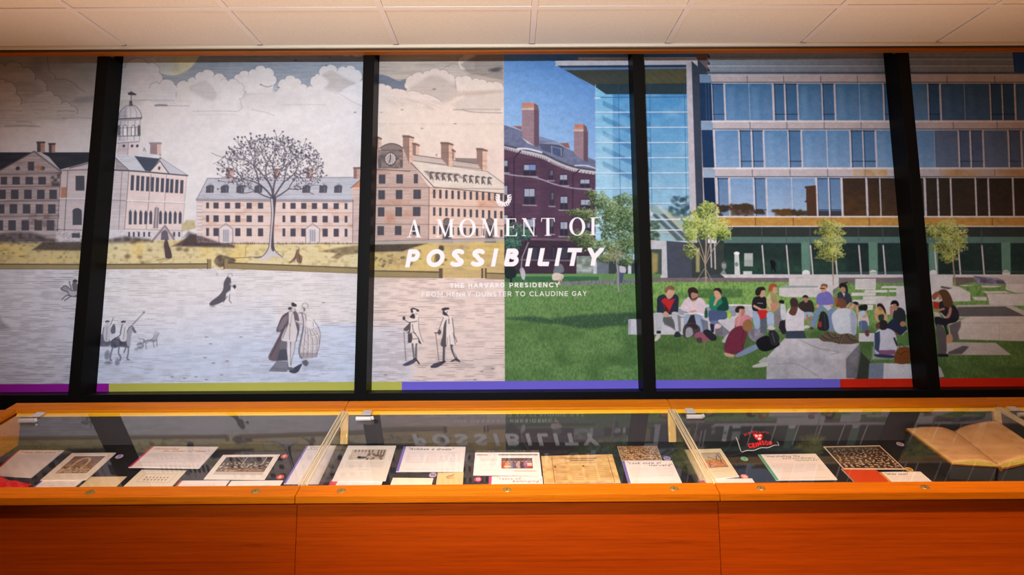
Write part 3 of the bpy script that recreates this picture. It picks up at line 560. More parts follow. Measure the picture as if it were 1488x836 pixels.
def paint_mural2(m, fmap, rnd, F):
    hatch, mid, fine, blot, dk, old, new, ink, dark = (F[k] for k in ('hatch', 'mid', 'fine', 'blot', 'dk', 'old', 'new', 'ink', 'dark'))
    m.clip = old; W = (80, 76, 84)
    # --- hall with the clock (third sheet)
    m.at(540, 180, 4.4)
    sw = (216, 188, 176)
    m.poly([(20, 150), (200, 150), (245, 235), (370, 405), (365, 745), (15, 745)], (206, 178, 168)); m.poly([(370, 400), (880, 452), (880, 745), (365, 745)], (222, 192, 178))
    m.tex([(20, 150), (200, 150), (245, 235), (370, 405), (365, 745), (15, 745)], (140, 112, 108), .12 + hatch * .9); m.tex([(370, 400), (880, 452), (880, 745), (365, 745)], (176, 138, 124), hatch * .8)
    for x0, y0, x1, y1 in ((60, 490, 240, 515), (90, 560, 150, 640), (660, 450, 860, 480), (680, 480, 800, 540), (40, 300, 110, 316), (200, 560, 260, 590), (380, 430, 420, 450)): m.tex([(x0, y0), (x1, y0), (x1, y1), (x0, y1)], (186, 112, 76), .5 * mid + .1, .9, 6)
    m.poly([(240, 236), (262, 232), (740, 305), (885, 412), (885, 452), (398, 405)], (222, 206, 196)); m.tex([(240, 236), (262, 232), (740, 305), (885, 412), (885, 452), (398, 405)], (176, 160, 152), hatch * .5)
    m.line([(240, 236), (398, 405), (885, 452)], 5, (92, 80, 82)); m.line([(740, 305), (885, 412)], 3.5, (110, 98, 98)); m.line([(255, 234), (740, 305)], 3, (120, 106, 104))
    m.poly([(330, 300), (360, 300), (400, 380), (385, 360)], (170, 154, 148)); m.tex([(335, 302), (560, 318), (590, 350), (400, 340)], (120, 106, 104), .7, .8)
    for k in range(10):
        x = 372 + k * 39 + (18 if k > 4 else 0); y = 310 + k * 3.8
        m.poly([(x, y), (x + 30, y + 3), (x + 26, y + 52), (x + 14, y + 38), (x, y + 48)], (90, 82, 84)); m.poly([(x + 10, y + 8), (x + 32, y + 6), (x + 26, y + 50)], (206, 190, 182)); m.poly([(x - 6, y + 2), (x + 14, y - 6), (x + 34, y + 4)], (110, 98, 98)); m.line([(x + 9, y + 12), (x + 9, y + 38)], 3.5, (150, 138, 136))
    m.line([(262, 198), (490, 230)], 4, (92, 82, 84)); m.line([(262, 236), (485, 262)], 3, (110, 98, 98)); m.line([(520, 234), (700, 260)], 4, (92, 82, 84)); m.line([(520, 268), (700, 290)], 3, (110, 98, 98))
    for k in range(26): t = k / 25; m.line([(264 + 222 * t, 200 + 32 * t), (264 + 222 * t, 236 + 26 * t)], 2.4, (104, 92, 92), .9)
    for k in range(22): t = k / 21; m.line([(522 + 176 * t, 236 + 24 * t), (522 + 176 * t, 268 + 22 * t)], 2.4, (104, 92, 92), .9)
    m.poly([(530, 218), (675, 222), (690, 260), (540, 240)], (120, 106, 104), .8)
    def chim(x, y0, xm, x1, yb, yb2):
        m.poly([(x, y0), (xm, y0 + 6), (xm, yb), (x, yb2)], (150, 122, 114)); m.poly([(xm, y0 + 6), (x1, y0 + 14), (x1, yb - 8), (xm, yb)], (224, 184, 164)); m.tex([(x, y0), (x1, y0 + 14), (x1, yb), (x, yb2)], (110, 84, 80), hatch)
        m.poly([(x - 4, y0 - 6), (xm, y0 - 4), (x1 + 4, y0 + 8), (x1 + 4, y0 + 18), (xm, y0 + 10), (x - 4, y0 + 8)], (120, 98, 92)); m.line([(xm, y0), (xm, yb)], 3, (104, 86, 84))
    chim(200, 78, 238, 268, 250, 150); chim(262, 126, 280, 304, 200, 200); chim(444, 122, 490, 520, 272, 220); chim(516, 166, 522, 534, 230, 226); chim(672, 160, 706, 738, 300, 250); chim(30, 84, 40, 62, 160, 160)
    m.poly([(60, 150)] + smooth([(60, 150), (90, 132), (130, 126), (170, 134), (196, 152)], 4) + [(196, 172), (60, 172)], (140, 122, 118)); m.line(smooth([(50, 156), (90, 134), (130, 126), (170, 136), (200, 156)]), 6, (96, 84, 84)); m.poly([(64, 172), (182, 172), (186, 285), (60, 285)], (176, 158, 152)); m.tex([(40, 165), (200, 165), (200, 285), (40, 285)], (84, 74, 76), .25 + .6 * mid)
    m.poly([(40, 230), (62, 225), (62, 285), (44, 280)], (104, 92, 92)); m.poly([(180, 228), (200, 232), (198, 278), (182, 280)], (104, 92, 92))
    m.ell(120, 224, 40, 44, (98, 86, 88)); m.ell(120, 224, 33, 37, (216, 200, 194)); m.ell(120, 224, 23, 26, (150, 136, 134), .6)
    for k in range(12): a_ = k * math.pi / 6; m.line([(120 + 24 * math.cos(a_), 224 + 27 * math.sin(a_)), (120 + 31 * math.cos(a_), 224 + 35 * math.sin(a_))], 3, (84, 74, 78))
    m.line([(120, 228), (120, 196)], 5, (60, 54, 60)); m.line([(120, 226), (112, 248)], 5, (60, 54, 60)); m.line([(30, 290), (245, 304)], 5, (100, 88, 88)); m.line([(25, 295), (285, 300)], 3, (130, 112, 108))
    m.line([(420, 192), (410, 200), (418, 208)], 3, ink, .8)
    for r_, y in enumerate((322, 422, 532, 652)):
        for k, x in enumerate((46, 158, 270)):
            w = 42 if k < 2 else (26 if r_ == 0 else 48); m.rect(x - r_ * 3, y + (3 - k) * 1.5 - 2, x + w - r_ * 3, y + 58 + (3 - k), W); m.line([(x + w / 2 - r_ * 3, y), (x + w / 2 - r_ * 3, y + 60)], 1.5, (110, 104, 112), .6)
    for r_, y in enumerate((420, 534, 654)):
        for k in range(12):
            x = 393 + k * 39; m.rect(x, y + k * 2.2, x + 15, y + 56 + k * 1.6 - r_ * 2, W)
    for y in (405, 520, 640): m.line([(22, y), (368, y + 4)], 6, (136, 112, 108), .8); m.line([(370, y + 4), (880, y + 14)], 5, (150, 120, 112), .8)
    m.line([(368, 402), (364, 745)], 4, (110, 92, 92))
    for x in (482, 756):
        m.poly([(x - 30, 745), (x - 24, 630)] + arc(x, 630, 24, 26, 180, 360, 8) + [(x + 30, 745)], (120, 106, 106)); m.poly([(x - 14, 740), (x - 14, 650), (x + 14, 650), (x + 14, 740)], (76, 70, 76)); m.line(arc(x, 630, 24, 26, 180, 360, 8), 5, (84, 76, 78)); m.rect(x - 34, 735, x + 38, 762, (140, 128, 130)); m.line([(x - 34, 742), (x + 38, 742)], 3, dark); m.line([(x - 36, 754), (x + 40, 754)], 3, dark)
    m.poly([(20, 748), (880, 728), (880, 750), (20, 772)], (206, 194, 192), .8)
    for k in range(190): x = 22 + k * 4.5; y = 748 - k * .1; m.line([(x, y), (x + 3, y + 20)], 1.6, (104, 94, 98), .75)
    m.line([(20, 750), (880, 730)], 2.4, (96, 86, 90))
    # meadow of the third sheet
    m.at(540, 330, 7.44)
    m.tex([(-20, 190), (600, 180), (560, 190), (420, 230), (340, 262), (-20, 272)], (66, 60, 58), .75 + .25 * fine, 1, 2)
    for x, y, r_ in ((50, 345, 34), (170, 375, 40), (330, 340, 32), (480, 320, 36), (120, 420, 26), (200, 310, 22), (420, 400, 24), (520, 260, 20)):
        for k in range(12): m.ell(x + rnd.randn() * r_ * .7, y + rnd.randn() * r_ * .4, r_ * .34, r_ * .2, (96, 88, 62), .5, 1.2)
    m.tex([(740, 200), (1480, 190), (1480, 560), (740, 560)], (150, 116, 70), hatch * .8)
    m.poly(smooth([(730, 205), (775, 205), (780, 250), (735, 260)], 4, True), (76, 66, 60), .9, 2); m.poly(smooth([(700, 290), (730, 285), (745, 330), (730, 400), (780, 400), (770, 410), (700, 400), (690, 340)], 4, True), (92, 82, 72), .8, 2)
    m.ell(800, 355, 14, 12, (80, 72, 60), .8, 2); m.line([(690, 300), (676, 390)], 4, (84, 74, 64))
    m.line([(20, 470), (720, 496)], 4, (84, 74, 66), .8)
    # --- figures on the water
    lp = (216, 210, 216)
    m.at(140, 430, 6.964)
    D = (92, 92, 108)
    m.poly(smooth([(30, 410), (60, 390), (130, 440), (140, 500), (60, 515), (30, 500)], 4, True), (120, 118, 132)); m.tex([(30, 400), (140, 430), (140, 520), (30, 510)], (60, 60, 76), .4 * mid + .4 * hatch)
    m.poly(smooth([(75, 310), (100, 290), (135, 300), (140, 360), (130, 455), (80, 455), (65, 380)], 4, True), (196, 190, 200)); m.line(smooth([(75, 320), (66, 380), (72, 440)]), 8, D); m.line([(108, 310), (100, 450)], 4, D); m.poly([(90, 256), (115, 250), (135, 258), (130, 268), (95, 272)], (60, 58, 70)); m.ell(112, 276, 12, 14, (190, 184, 192)); m.line([(140, 300), (172, 226)], 7, D, .9)
    m.poly(smooth([(145, 340), (170, 290), (190, 300), (192, 370), (170, 385), (150, 380)], 4, True), (104, 102, 118)); m.ell(186, 330, 6, 20, D)
    m.poly(smooth([(140, 470), (180, 430), (250, 420), (310, 450), (335, 520), (300, 525), (230, 510), (200, 530), (150, 520)], 4, True), (130, 128, 142)); m.tex([(140, 470), (180, 430), (300, 450), (335, 520), (150, 520)], (64, 62, 78), .3 + .6 * mid)
    m.poly(smooth([(300, 390), (330, 330), (365, 310), (385, 340), (402, 372), (390, 382), (362, 368), (350, 440), (340, 515), (315, 510), (300, 440)], 4, True), (164, 160, 172)); m.line(smooth([(305, 385), (330, 325), (362, 308), (384, 340), (402, 374)]), 8, D); m.line([(365, 330), (390, 370)], 12, D, .8)
    m.poly(smooth([(250, 290), (275, 280), (300, 300), (310, 360), (300, 455), (245, 455), (240, 380)], 4, True), (212, 206, 214)); m.line(smooth([(262, 290), (248, 350), (238, 400), (190, 430)]), 10, D); m.line([(290, 320), (270, 450)], 4, D); m.poly([(248, 262), (270, 252), (300, 256), (292, 270), (255, 274)], (56, 54, 66)); m.ell(275, 280, 10, 12, (196, 190, 198)); m.line([(352, 305), (480, 162)], 4, D, .9); m.line([(366, 296), (488, 172)], 4, D, .9); m.ell(482, 166, 8, 10, D, .7)
    for pts in (((170, 510), (150, 580), (140, 645), (155, 652)), ((230, 510), (225, 580), (245, 620), (240, 655)), ((305, 510), (285, 560), (280, 575)), ((325, 515), (322, 580), (312, 640), (330, 645))): m.line(smooth(pts), 13, D, .95); m.line(smooth(pts), 5, (150, 148, 162), .6)
    for cx, cy, rx, ry in ((110, 600, 28, 48), (120, 680, 40, 18), (212, 672, 24, 34)): m.ell(cx, cy, rx, ry, (110, 110, 130), .7, 2)
    m.line(smooth([(430, 430), (440, 440), (480, 440), (500, 460), (560, 440), (590, 400), (620, 360)]), 6, D, .8); m.poly(smooth([(480, 460), (520, 450), (570, 440), (600, 400), (635, 380), (615, 440), (600, 470), (540, 470), (500, 490)], 4, True), (170, 166, 178)); m.line(smooth([(485, 470), (520, 450), (590, 455)]), 8, D, .8)
    for a, b in (((500, 485), (505, 540)), ((575, 465), (585, 525)), ((612, 440), (612, 515)), ((480, 440), (470, 520))): m.line([a, b], 6, D, .9)
    for k in range(9): m.ell(400 + rnd.rand() * 70, 480 + rnd.rand() * 65, 16, 10, (110, 108, 124), .6, 2)
    m.line([(620, 390), (640, 375)], 5, D, .8); m.line([(575, 400), (600, 350)], 4, D, .7); m.line([(340, 718), (400, 722), (460, 735)], 5, (150, 148, 164), .7, 1.5); m.line([(480, 745), (570, 745)], 5, (150, 148, 164), .6, 1.5)
    m.at(290, 380, 4.642)
    pu = (112, 98, 108)
    m.poly(smooth([(190, 100), (208, 110), (212, 160), (200, 220), (160, 270), (90, 298), (66, 290), (80, 268), (130, 230), (158, 190), (165, 140)], 5, True), (96, 90, 100)); m.tex([(66, 100), (215, 100), (215, 300), (66, 300)], (60, 56, 66), hatch * 0); m.ell(206, 96, 14, 14, (214, 208, 212)); m.line(arc(206, 96, 15, 15, 160, 380, 10), 3, (130, 124, 130)); m.line(smooth([(206, 150), (222, 172), (240, 168)]), 8, (180, 172, 178)); m.poly([(222, 165), (240, 156), (248, 172), (236, 188)], (70, 66, 76))
    m.poly([(180, 215), (205, 195), (208, 230), (200, 272), (190, 268), (188, 240), (172, 262)], (220, 214, 218)); m.line([(204, 225), (200, 262), (214, 282)], 4, (84, 80, 90)); m.line([(185, 235), (160, 278)], 4, (84, 80, 90)); m.ell(90, 304, 18, 5, (130, 126, 136), .7, 1)
    m.ell(118, 88, 7, 8, (170, 160, 164), .7, 2)
    m.poly([(520, 672), (590, 675), (610, 720), (585, 745), (465, 742)], (130, 128, 142), .95, 1.2); m.tex([(520, 672), (590, 675), (610, 720), (585, 745), (465, 742)], (80, 78, 92), hatch)
    m.poly(smooth([(600, 340), (640, 330), (668, 372), (672, 470), (640, 560), (600, 660), (560, 668), (490, 672), (464, 645), (500, 570), (545, 480), (520, 470), (530, 430), (556, 370)], 6, True), pu); m.tex([(464, 330), (672, 330), (672, 672), (464, 672)], (80, 68, 80), hatch * 0)
    m.poly(smooth([(596, 370), (560, 385), (530, 450), (545, 472), (590, 420)], 4, True), (132, 116, 126)); m.line(smooth([(600, 345), (560, 380), (524, 450), (525, 474), (560, 460), (596, 400)]), 4, (70, 62, 72)); m.line(smooth([(575, 430), (540, 520), (480, 640)]), 4, (70, 62, 72)); m.poly([(540, 600), (585, 590), (590, 668), (520, 670)], (84, 82, 96)); m.poly([(546, 540), (588, 535), (586, 595), (540, 590)], (116, 112, 124))
    m.poly(smooth([(598, 350), (625, 340), (640, 380), (660, 470), (655, 540), (600, 540), (552, 530), (575, 460), (598, 420)], 5, True), (218, 206, 208)); m.line([(610, 420), (606, 530)], 3, (110, 100, 108)); m.line([(600, 350), (598, 420), (560, 520)], 4, (84, 76, 84)); m.line([(640, 380), (664, 470), (652, 540)], 5, (84, 76, 84)); m.line([(625, 350), (612, 440)], 3, (130, 120, 126))
    m.poly([(588, 540), (610, 535), (612, 600), (608, 660), (612, 715), (600, 720), (594, 640), (586, 590)], (220, 212, 216)); m.poly([(618, 540), (646, 540), (640, 590), (622, 650), (620, 700), (612, 705), (610, 640)], (210, 202, 208)); m.line([(590, 545), (588, 600), (598, 720)], 3, (96, 90, 98)); m.line([(614, 560), (612, 700)], 3, (96, 90, 98)); m.line([(646, 540), (640, 600), (622, 660), (618, 705)], 3, (96, 90, 98))
    m.poly(smooth([(606, 735), (640, 715), (690, 690), (680, 720), (665, 745), (640, 756), (612, 750)], 4, True), (76, 74, 88)); m.poly([(592, 712), (625, 715), (640, 730), (600, 735)], (110, 106, 118))
    m.ell(632, 318, 17, 22, (208, 196, 196)); m.poly([(618, 282), (630, 276), (655, 292), (654, 306), (622, 304)], (70, 62, 70)); m.ell(610, 318, 14, 10, (84, 76, 84)); m.line([(640, 322), (648, 330)], 3, dark)
    m.poly(smooth([(690, 350), (720, 350), (768, 395), (775, 440), (806, 455), (812, 520), (806, 590), (788, 640), (740, 660), (690, 655), (665, 610), (680, 540), (690, 480), (700, 430), (668, 420)], 6, True), (204, 192, 196))
    m.poly(smooth([(694, 352), (716, 352), (744, 392), (742, 432), (716, 440), (696, 430)], 5, True), (214, 202, 206)); m.poly(smooth([(724, 372), (766, 392), (776, 432), (752, 462), (726, 440)], 5, True), (226, 216, 218))
    for pts in (((706, 436), (690, 520), (676, 612)), ((716, 440), (708, 540), (700, 640)), ((728, 446), (734, 540), (728, 648)), ((740, 452), (764, 540), (760, 646)), ((752, 456), (792, 520), (790, 620)), ((764, 452), (800, 490), (808, 560)), ((712, 470), (744, 500), (796, 492)), ((704, 520), (742, 560), (800, 560)), ((690, 566), (736, 606), (796, 604)), ((736, 396), (764, 410), (768, 440))): m.line(smooth(pts), 4.5, (128, 118, 126), .75); m.line(smooth([(x + 8, y + 3) for x, y in pts]), 6, (236, 228, 230), .6)
    for k in range(16): x = 680 + k * 7.5; m.line([(x, 618), (x - 4, 655 - k * .6)], 4, (104, 98, 110), .75)
    m.line(smooth([(690, 350), (700, 430), (670, 600), (690, 655)]), 5, (84, 78, 88)); m.line(smooth([(768, 395), (808, 460), (812, 540), (790, 640)]), 3.5, (104, 98, 106))
    m.ell(700, 318, 16, 20, (214, 202, 202)); m.line(arc(712, 300, 20, 20, 120, 400, 12), 4, (140, 132, 138)); m.ell(703, 325, 11, 14, (110, 100, 106), .85, 1); m.ell(690, 330, 12, 16, (216, 206, 206)); m.poly([(668, 420), (640, 405), (645, 398), (690, 412)], (222, 212, 214)); m.line([(640, 402), (690, 425)], 3, (84, 78, 88)); m.line([(670, 352), (690, 345), (715, 360), (720, 400)], 4, (110, 100, 108))
    m.tex([(690, 660), (860, 690), (830, 730), (700, 740)], (140, 140, 160), .3 + .4 * hatch, .9, 4); m.poly(smooth([(690, 680), (720, 665), (735, 690), (715, 708)], 4, True), (84, 80, 92), .8, 1)
    m.at(570, 430, 6.967)
    K = (68, 60, 66); L = (232, 214, 208)
    m.poly(smooth([(105, 700), (150, 672), (225, 640), (245, 660), (200, 692), (140, 712)], 4, True), (84, 80, 96)); m.poly(smooth([(385, 722), (430, 684), (530, 660), (535, 675), (470, 720), (420, 732)], 4, True), (78, 74, 88))
    m.poly(smooth([(178, 200), (240, 190), (268, 220), (268, 330), (290, 420), (312, 470), (296, 490), (265, 470), (255, 520), (190, 500), (160, 475), (160, 390), (170, 300)], 5, True), L)
    m.poly(smooth([(175, 215), (215, 178), (230, 210), (222, 232)], 4, True), K); m.poly(smooth([(112, 345), (160, 290), (185, 270), (180, 370), (150, 375)], 4, True), (96, 86, 88)); m.poly([(158, 385), (196, 375), (205, 420), (195, 475), (158, 478)], (84, 76, 82)); m.line(smooth([(110, 215), (125, 240), (160, 260), (245, 245)]), 12, L); m.line(smooth([(120, 236), (165, 268), (250, 258)]), 6, K); m.ell(118, 228, 14, 20, K); m.line(smooth([(265, 220), (268, 320), (292, 420), (314, 466)]), 3.4, K); m.line(smooth([(205, 290), (215, 360), (265, 430), (290, 488)]), 6, K); m.poly([(262, 440), (298, 486), (268, 480)], K); m.line([(195, 370), (240, 380)], 4, K); m.line([(190, 440), (262, 434)], 5, K); m.line([(160, 300), (180, 480)], 4, K, .7)
    m.line([(118, 360), (138, 660)], 5, (84, 74, 78)); m.line(smooth([(118, 355), (150, 365), (165, 350)]), 8, L); m.line([(205, 490), (225, 640)], 20, (104, 98, 106)); m.line([(245, 490), (238, 640)], 20, (104, 98, 106)); m.line([(214, 500), (230, 630)], 5, (190, 182, 186)); m.line([(252, 500), (254, 640)], 6, (200, 192, 196)); m.line([(240, 640), (272, 688)], 14, K); m.line([(215, 645), (240, 635)], 14, K)
    m.ell(226, 160, 22, 24, L); m.poly(smooth([(184, 136), (210, 122), (242, 130), (262, 140), (270, 152), (255, 160), (240, 142), (205, 140), (196, 165)], 4, True), K); m.ell(200, 160, 12, 14, K); m.line([(236, 180), (248, 184)], 4, K); m.ell(258, 150, 14, 12, K, .9)
    m.poly(smooth([(520, 215), (570, 200), (605, 220), (618, 330), (640, 420), (658, 480), (625, 496), (560, 506), (500, 500), (490, 490), (505, 400), (505, 300)], 5, True), L); m.poly(smooth([(548, 240), (546, 340), (545, 470), (545, 520), (490, 500), (510, 400), (522, 300)], 4, True), (92, 82, 86)); m.line(smooth([(520, 220), (500, 290), (480, 345)]), 10, L); m.line(smooth([(518, 222), (492, 290), (476, 340)]), 5, K); m.ell(478, 368, 18, 26, (96, 86, 90)); m.line([(430, 376), (475, 378)], 10, K); m.line([(440, 385), (472, 660)], 5, (84, 74, 78))
    m.line([(572, 235), (574, 280)], 12, (130, 112, 110)); m.line(smooth([(606, 225), (622, 340), (625, 390), (655, 470)]), 7, K, .85); m.line(smooth([(618, 380), (630, 450), (640, 490)]), 8, (120, 106, 108)); m.line([(580, 400), (586, 500)], 4, (120, 104, 104)); m.line([(560, 420), (558, 500)], 4, (120, 104, 104))
    m.line([(526, 510), (522, 665)], 26, (84, 80, 92)); m.line([(536, 520), (534, 650)], 6, (200, 190, 194)); m.line(smooth([(600, 505), (612, 560), (640, 620), (655, 650)]), 26, (92, 86, 96)); m.line(smooth([(612, 520), (626, 575), (645, 620)]), 8, (212, 200, 200)); m.poly(smooth([(585, 672), (620, 645), (660, 640), (685, 660), (680, 676), (650, 655)], 4, True), K); m.poly([(480, 680), (530, 655), (536, 672), (490, 688)], K)
    m.ell(550, 165, 24, 26, L); m.poly(smooth([(498, 135), (530, 120), (575, 122), (574, 138), (530, 150), (520, 180), (508, 185), (512, 155)], 4, True), K); m.poly(smooth([(515, 165), (530, 160), (560, 190), (578, 222), (560, 205), (520, 195)], 4, True), K); m.ell(556, 165, 8, 10, K, .5); m.ell(690, 700 - 700 + 745, 0.1, .1, K)
    m.line([(250, 715), (330, 700)], 0.1, K, 0)
    # rider on the first sheet
    m.at(0, 330, 2.986)
    m.poly(smooth([(276, 262), (290, 262), (306, 276), (330, 270), (352, 272), (352, 300), (330, 302), (306, 300), (296, 286)], 5, True), (176, 170, 178)); m.poly(smooth([(264, 268), (280, 256), (296, 264), (300, 284), (288, 276), (272, 276)], 4, True), (150, 144, 152))
    for pts in (((264, 268), (282, 255), (298, 264), (312, 276), (352, 270)), ((264, 268), (276, 276), (292, 282), (306, 300), (352, 302)), ((302, 296), (284, 300), (268, 316)), ((310, 300), (296, 308), (280, 320)), ((300, 236), (310, 270)), ((318, 240), (322, 272)), ((330, 246), (336, 290), (326, 300))): m.line(smooth(pts), 4, (84, 80, 90), .9)
    m.poly(smooth([(314, 244), (332, 242), (340, 262), (336, 276), (318, 276)], 4, True), (110, 104, 112)); m.poly([(314, 234), (326, 226), (338, 234), (332, 240), (318, 240)], (70, 66, 76)); m.line([(270, 352), (330, 356)], 4, (140, 134, 140), .7, 1.5); m.tex([(-10, 380), (20, 420), (40, 440), (-10, 450)], (110, 106, 114), .5 + 0 * mid, .8, 4)
    # ===================================================== the photograph half
    m.clip = new; m.at()
    sky0, sky1 = (62, 122, 204), (150, 186, 230)
    m.grad([(720, 40), (1000, 40), (1000, 330), (720, 330)], sky0, sky1, (880, 70), (800, 240))
    m.grad([(990, 40), (1760, 40), (1760, 90), (990, 90)], sky0, (52, 96, 176), (990, 70), (1500, 70))
    # brick hall
    m.at(730, 130, 4.92)
    m.poly([(0, 245), (140, 300), (270, 340), (480, 430), (690, 520), (690, 600), (0, 420)], (96, 102, 136)); m.tex([(0, 245), (270, 340), (480, 430), (690, 520), (690, 600), (0, 420)], (130, 136, 166), .5 * mid); m.line([(0, 248), (140, 290)], 6, (150, 176, 214)); m.poly([(70, 262), (138, 262), (138, 292)], (150, 96, 90)); m.poly([(262, 335), (400, 375), (400, 385), (262, 365)], (120, 132, 170)); m.poly([(262, 385), (400, 378), (440, 420), (430, 490), (280, 430)], (80, 84, 116)); m.poly([(262, 385), (395, 372), (430, 408), (400, 396)], (140, 146, 176))
    m.poly([(350, 405), (420, 420), (420, 475), (355, 460)], (72, 88, 130)); m.line([(352, 405), (354, 462)], 6, (150, 150, 160)); m.line([(420, 420), (422, 475)], 6, (150, 150, 160)); m.line([(350, 408), (422, 424)], 4, (150, 150, 160))
    m.poly([(410, 385), (470, 382), (485, 420), (450, 415)], (150, 92, 86))
    def stack(x0, x1, x2, yt, yb, yb2):
        m.poly([(x0, yt + 45), (x1, yt + 45), (x1, yb), (x0, yb2)], (152, 122, 134)); m.poly([(x1, yt + 45), (x2, yt + 55), (x2, yb + 10), (x1, yb)], (104, 78, 94)); m.tex([(x0, yt + 45), (x1, yt + 45), (x1, yb), (x0, yb2)], (120, 90, 102), hatch * .7)
        m.poly([(x0 + 4, yt + 12), (x1, yt), (x2 - 10, yt + 16), (x2, yt + 60), (x1, yt + 48), (x0 - 6, yt + 48)], (188, 138, 128)); m.poly([(x0 - 6, yt + 38), (x1, yt + 38), (x1, yt + 52), (x0 - 6, yt + 52)], (200, 176, 172)); m.poly([(x1, yt + 2), (x2 - 10, yt + 18), (x2 + 2, yt + 62), (x1, yt + 50)], (122, 88, 96))
        for k in range(5): x = x0 + 12 + k * (x1 - x0 - 10) / 5; m.ell(x, yt + 8, 8, 9, (206, 120, 96)); m.rect(x - 8, yt + 6, x + 8, yt + 24, (198, 122, 100))
    stack(140, 226, 262, 95, 400, 340); stack(512, 580, 612, 248, 510, 460); m.poly([(132, 340), (150, 350), (232, 405), (180, 385)], (196, 186, 200))
    br = (92, 64, 86); br2 = (74, 52, 76)
    m.poly([(0, 400), (130, 425), (300, 455), (420, 520), (560, 560), (700, 585), (700, 1500), (0, 1500)], br); m.tex([(0, 400), (300, 455), (420, 520), (700, 585), (700, 1500), (0, 1500)], (60, 42, 64), hatch * .8 + .35 * np.clip(blot - .3, 0, 1)); m.poly([(280, 500), (380, 560), (380, 1500), (270, 1500)], br2, .45, 8)
    m.line(smooth([(0, 410), (120, 440), (280, 480), (390, 530), (500, 570), (690, 600)]), 30, (186, 180, 186)); m.line(smooth([(0, 396), (130, 425), (290, 460), (400, 512), (520, 556), (690, 582)]), 13, (78, 76, 100)); m.line(smooth([(110, 425), (180, 425), (280, 450)]), 14, (206, 204, 224)); m.line(smooth([(520, 545), (600, 545), (680, 570)]), 10, (190, 190, 212))
    for k in range(44): t = k / 43; q = smooth([(0, 416), (120, 446), (280, 486), (390, 536), (500, 576), (690, 606)], 9); p = q[int(t * (len(q) - 1))]; m.rect(p[0] - 3, p[1] - 3, p[0] + 3, p[1] + 9, (96, 86, 100))
    m.line([(130, 440), (85, 490), (82, 700), (80, 1500)], 10, (60, 46, 64)); m.line([(550, 575), (505, 610), (502, 860), (500, 1500)], 9, (62, 48, 66))
    m.line(smooth([(0, 600), (90, 615), (240, 632), (380, 680), (500, 705), (690, 725)]), 9, (158, 148, 166)); m.line([(0, 1340), (700, 1330)], 10, (130, 116, 134), .6)
    def win(x, y, w, h, sill=True, pale=.5):
        m.rect(x - 4, y - 6, x + w + 4, y + h, (54, 46, 62)); m.rect(x, y, x + w, y + h * .48, (150, 160, 184) if pale > .4 else (72, 74, 96)); m.rect(x + w * (1 - pale), y, x + w, y + h * .48, (100, 128, 190) if pale > .55 else (160, 166, 186), .8); m.rect(x, y + h * .52, x + w, y + h - 3, (52, 48, 68)); m.line([(x, y + h * .5), (x + w, y + h * .5)], 4, (96, 88, 104)); m.line([(x + w / 2, y), (x + w / 2, y + h)], 3, (96, 88, 104), .8)
        if sill: m.line([(x - 12, y + h + 6), (x + w + 14, y + h + 8)], 8, (150, 140, 156))
    for x, y, w, h, p in ((155, 540, 82, 76, .6), (158, 712, 72, 110, .5), (412, 612, 50, 70, .5), (416, 768, 48, 90, .5), (558, 645, 64, 58, .45), (562, 790, 66, 74, .45), (14, 510, 22, 80, .5), (12, 690, 22, 130, .5), (335, 580, 22, 66, .2), (345, 740, 18, 90, .2), (160, 930, 74, 110, .5), (416, 950, 48, 96, .5), (340, 930, 20, 100, .2), (566, 950, 60, 80, .3), (12, 900, 24, 130, .5)): win(x, y, w, h, True, p)
    m.at(730, 270, 5.571)
    m.rect(0, 440, 700, 770, (70, 50, 66)); m.tex([(0, 440), (700, 440), (700, 770), (0, 770)], (50, 38, 54), hatch + .3 * mid); m.line([(220, 432), (560, 440)], 18, (110, 92, 108), .9)
    for x0, x1 in ((210, 290), (400, 430), (470, 540)): m.rect(x0, 490, x1, 600, (44, 40, 58)); m.rect(x0 + 6, 500, x1 - 6, 590, (60, 62, 76))
    m.line([(150, 600), (560, 606)], 14, (120, 108, 122), .8)
    m.rect(600, 570, 745, 712, (176, 180, 186)); m.tex([(600, 570), (745, 570), (745, 712), (600, 712)], (104, 120, 106), mid * 1.2, .9)
    # glass tower and canopy
    m.at(800, 70, 6.2)
    m.grad([(405, 325), (1300, 325), (1300, 2300), (405, 2300)], (62, 140, 206), (150, 196, 224), (0, 350), (0, 1500))
    m.grad([(405, 325), (560, 415), (560, 2300), (405, 2300)], (104, 176, 222), (160, 204, 230), (0, 350), (0, 1500))
    for k in range(5): y = 470 + k * 137; m.poly([(470, y), (700, y + 110), (900, y + 200), (900, y + 250), (700, y + 160), (470, y + 45)], (40, 96, 160), .4, 2)
    m.tex([(405, 325), (1230, 325), (1230, 1500), (405, 1500)], (190, 222, 240), .35 * np.clip(blot - .45, 0, 1) * 2)
    m.poly([(45, 118), (250, 108), (250, 86), (1320, 84), (1325, 155), (45, 162)], (196, 190, 202)); m.line([(250, 86), (1320, 84)], 5, (228, 224, 234)); m.line([(45, 118), (250, 110)], 5, (226, 222, 232))
    m.poly([(60, 158), (1225, 150), (1225, 185), (120, 190)], (40, 62, 92)); m.line([(110, 182), (1225, 178)], 12, (112, 130, 164))
    m.poly([(130, 198), (1225, 188), (1225, 415), (500, 415), (400, 345)], (66, 70, 64)); m.poly([(850, 190), (1225, 188), (1225, 320), (850, 330)], (92, 88, 60), .8, 4); m.poly([(405, 322), (1225, 318), (1225, 412), (500, 415), (405, 350)], (44, 62, 72))
    for k in range(14): m.line([(160 + k * 80, 200), (330 + k * 80, 330)], 3, (50, 54, 54), .6)
    for x in (610, 892, 1205): m.line([(x, 320), (x + 22, 1500)], 5, (40, 84, 140), .7)
